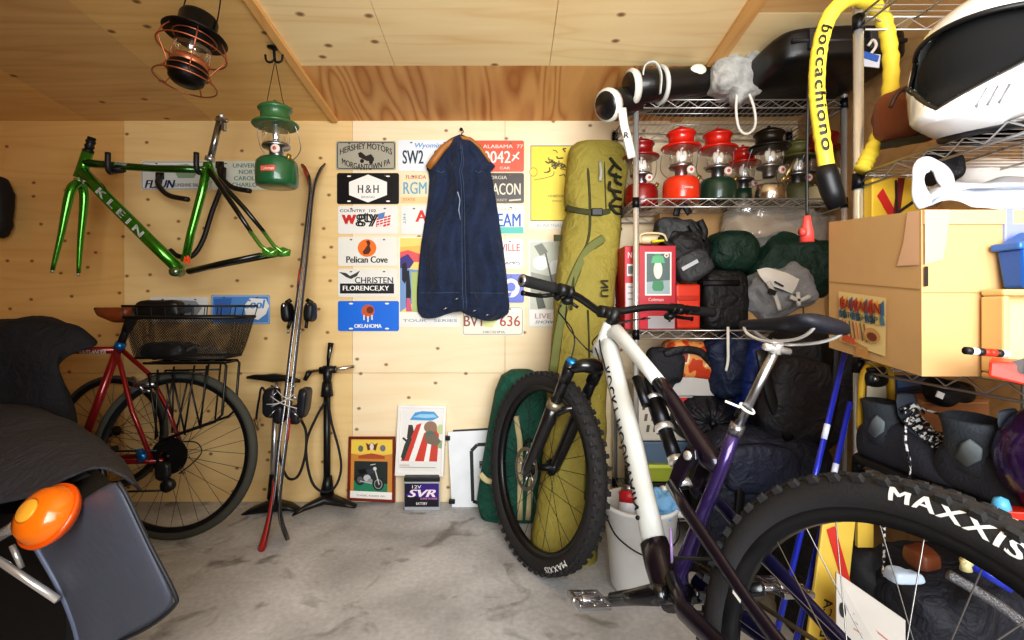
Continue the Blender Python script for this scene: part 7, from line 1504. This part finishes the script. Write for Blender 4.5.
q = MB(); q.prism([(0, 0), (1, 0), (1, 1), (0, 1)], yq, -.008, .002); q.build('ski_body', mat('ski_yellow', (226, 192, 84), .4), ys, bevel=.003)
decals(ys, yq, [('p', [(.12, .18), (.36, .16), (1.0, .45), (.86, .50)], (206, 50, 36)), ('t', 'VERICA', .40, .62, .20, .34, dict(rot=0), (60, 44, 20))][:1], .004, 'red_stripe')
q = MB(); q.text('VERICA', lambda u, v: yq(.30 + .26 * v, .78 - .24 * u, .005), 0, .02); q.build('lettering', pal((60, 44, 20)), ys)
ys2 = carton('yellow_board', 'narrow yellow board end beside the short yellow ski', 'board', (858, 520, 874, 548), 1.16, .012, mat('ski_yellow', (226, 192, 84)), None, .002)
wp_ = thing('printed_panel', 'off-white printed panel with a finger hole behind the rear wheel', 'panel', P(860, 640, 1.06))
wq = quad(P(836, 572, 1.06), P(905, 620, 1.02), P(905, 700, 1.0), P(836, 700, 1.04)); q = MB(); q.prism([(0, 0), (1, 0), (1, 1), (0, 1)], wq, -.004, .002); q.build('panel', mat('panel_off_white', (206, 200, 192), .6), wp_)
decals(wp_, wq, [('e', (.09, .27, .05, .06), (40, 38, 38)), ('l', [(.25, .25), (.75, .35)], .02, (190, 120, 110)), ('l', [(.25, .32), (.65, .40)], .015, (150, 140, 140)), ('l', [(.25, .38), (.7, .46)], .015, (190, 130, 120))], .004, 'printed_picture')
soft('walking_shoe', 'black shoe sole-up in the shadow behind the rear wheel', 'shoe', (846, 542, 888, 604), 1.14, .10, mat('shoe_black', (34, 34, 38), .7, bump=.2, bs=80), .7, .008, .0, 71, (0, -.45, 0))
soft('dark_bag', 'large black bag on the bottom side shelf behind the wheel spokes', 'bag', (878, 552, 1060, 700), .99, .26, mat('bag_charcoal', (38, 40, 50), .65, bump=.25, bs=90, var=.3), .5, .02, .006, 73)
o = soft('brown_pouch', 'small brown leather pouch on top of the large black bag', 'pouch', (912, 549, 931, 562), 1.0, .06, mat('leather_brown', (116, 62, 36)), .4, .012, 0, 75)
soft('crumpled_foil', 'small crumpled white and blue wrapper beside the brown pouch', 'wrapper', (893, 570, 917, 578), .985, .03, mat('wrapper_blue_white', (190, 206, 226), .35), .35, .02, .008, 77)
q = MB(); q.tube([P(972, 564, .93), P(1012, 588, .90)], .011, 12); tag(q.build('blue_tube', mat('tube_blue', (40, 60, 190), .3, coat=.5)), 'glossy blue tube lying over the black bag behind the tyre', 'tube')
q = MB(); q.tube([P(966, 570, .92), P(965, 560, .92)], [.010, .007], 12); q.tube([P(963, 560, .92), P(970, 563, .92)], .008, 10); tag(q.build('valve_cap', mat('cap_cream', (226, 214, 160), .4)), 'small cream plastic cap at the end of the blue tube', 'cap')
q = MB(); q.tube(catmull([P(948, 574, .95), P(975, 590, .93), P(1000, 606, .92), P(1030, 628, .90)], 5), .010, 10); tag(q.build('braided_hose', mat('hose_silver', (140, 140, 144), .4, .7, bump=.6, bs=260)), 'silver braided hose lying across the black bag', 'hose')
q = MB(); q.tube(catmull([P(884, 520, 1.12), P(884, 545, 1.12), P(883, 580, 1.12)], 4), .0032, 6); tag(q.build('loose_lace', LACE), 'speckled boot lace end dangling below the lower side shelf', 'lace')
soft('black_sack', 'black sack filling the bottom of the side rack behind the ski poles', 'sack', (790, 500, 850, 655), 1.32, .3, BCLO, .5, .02, .006, 79)
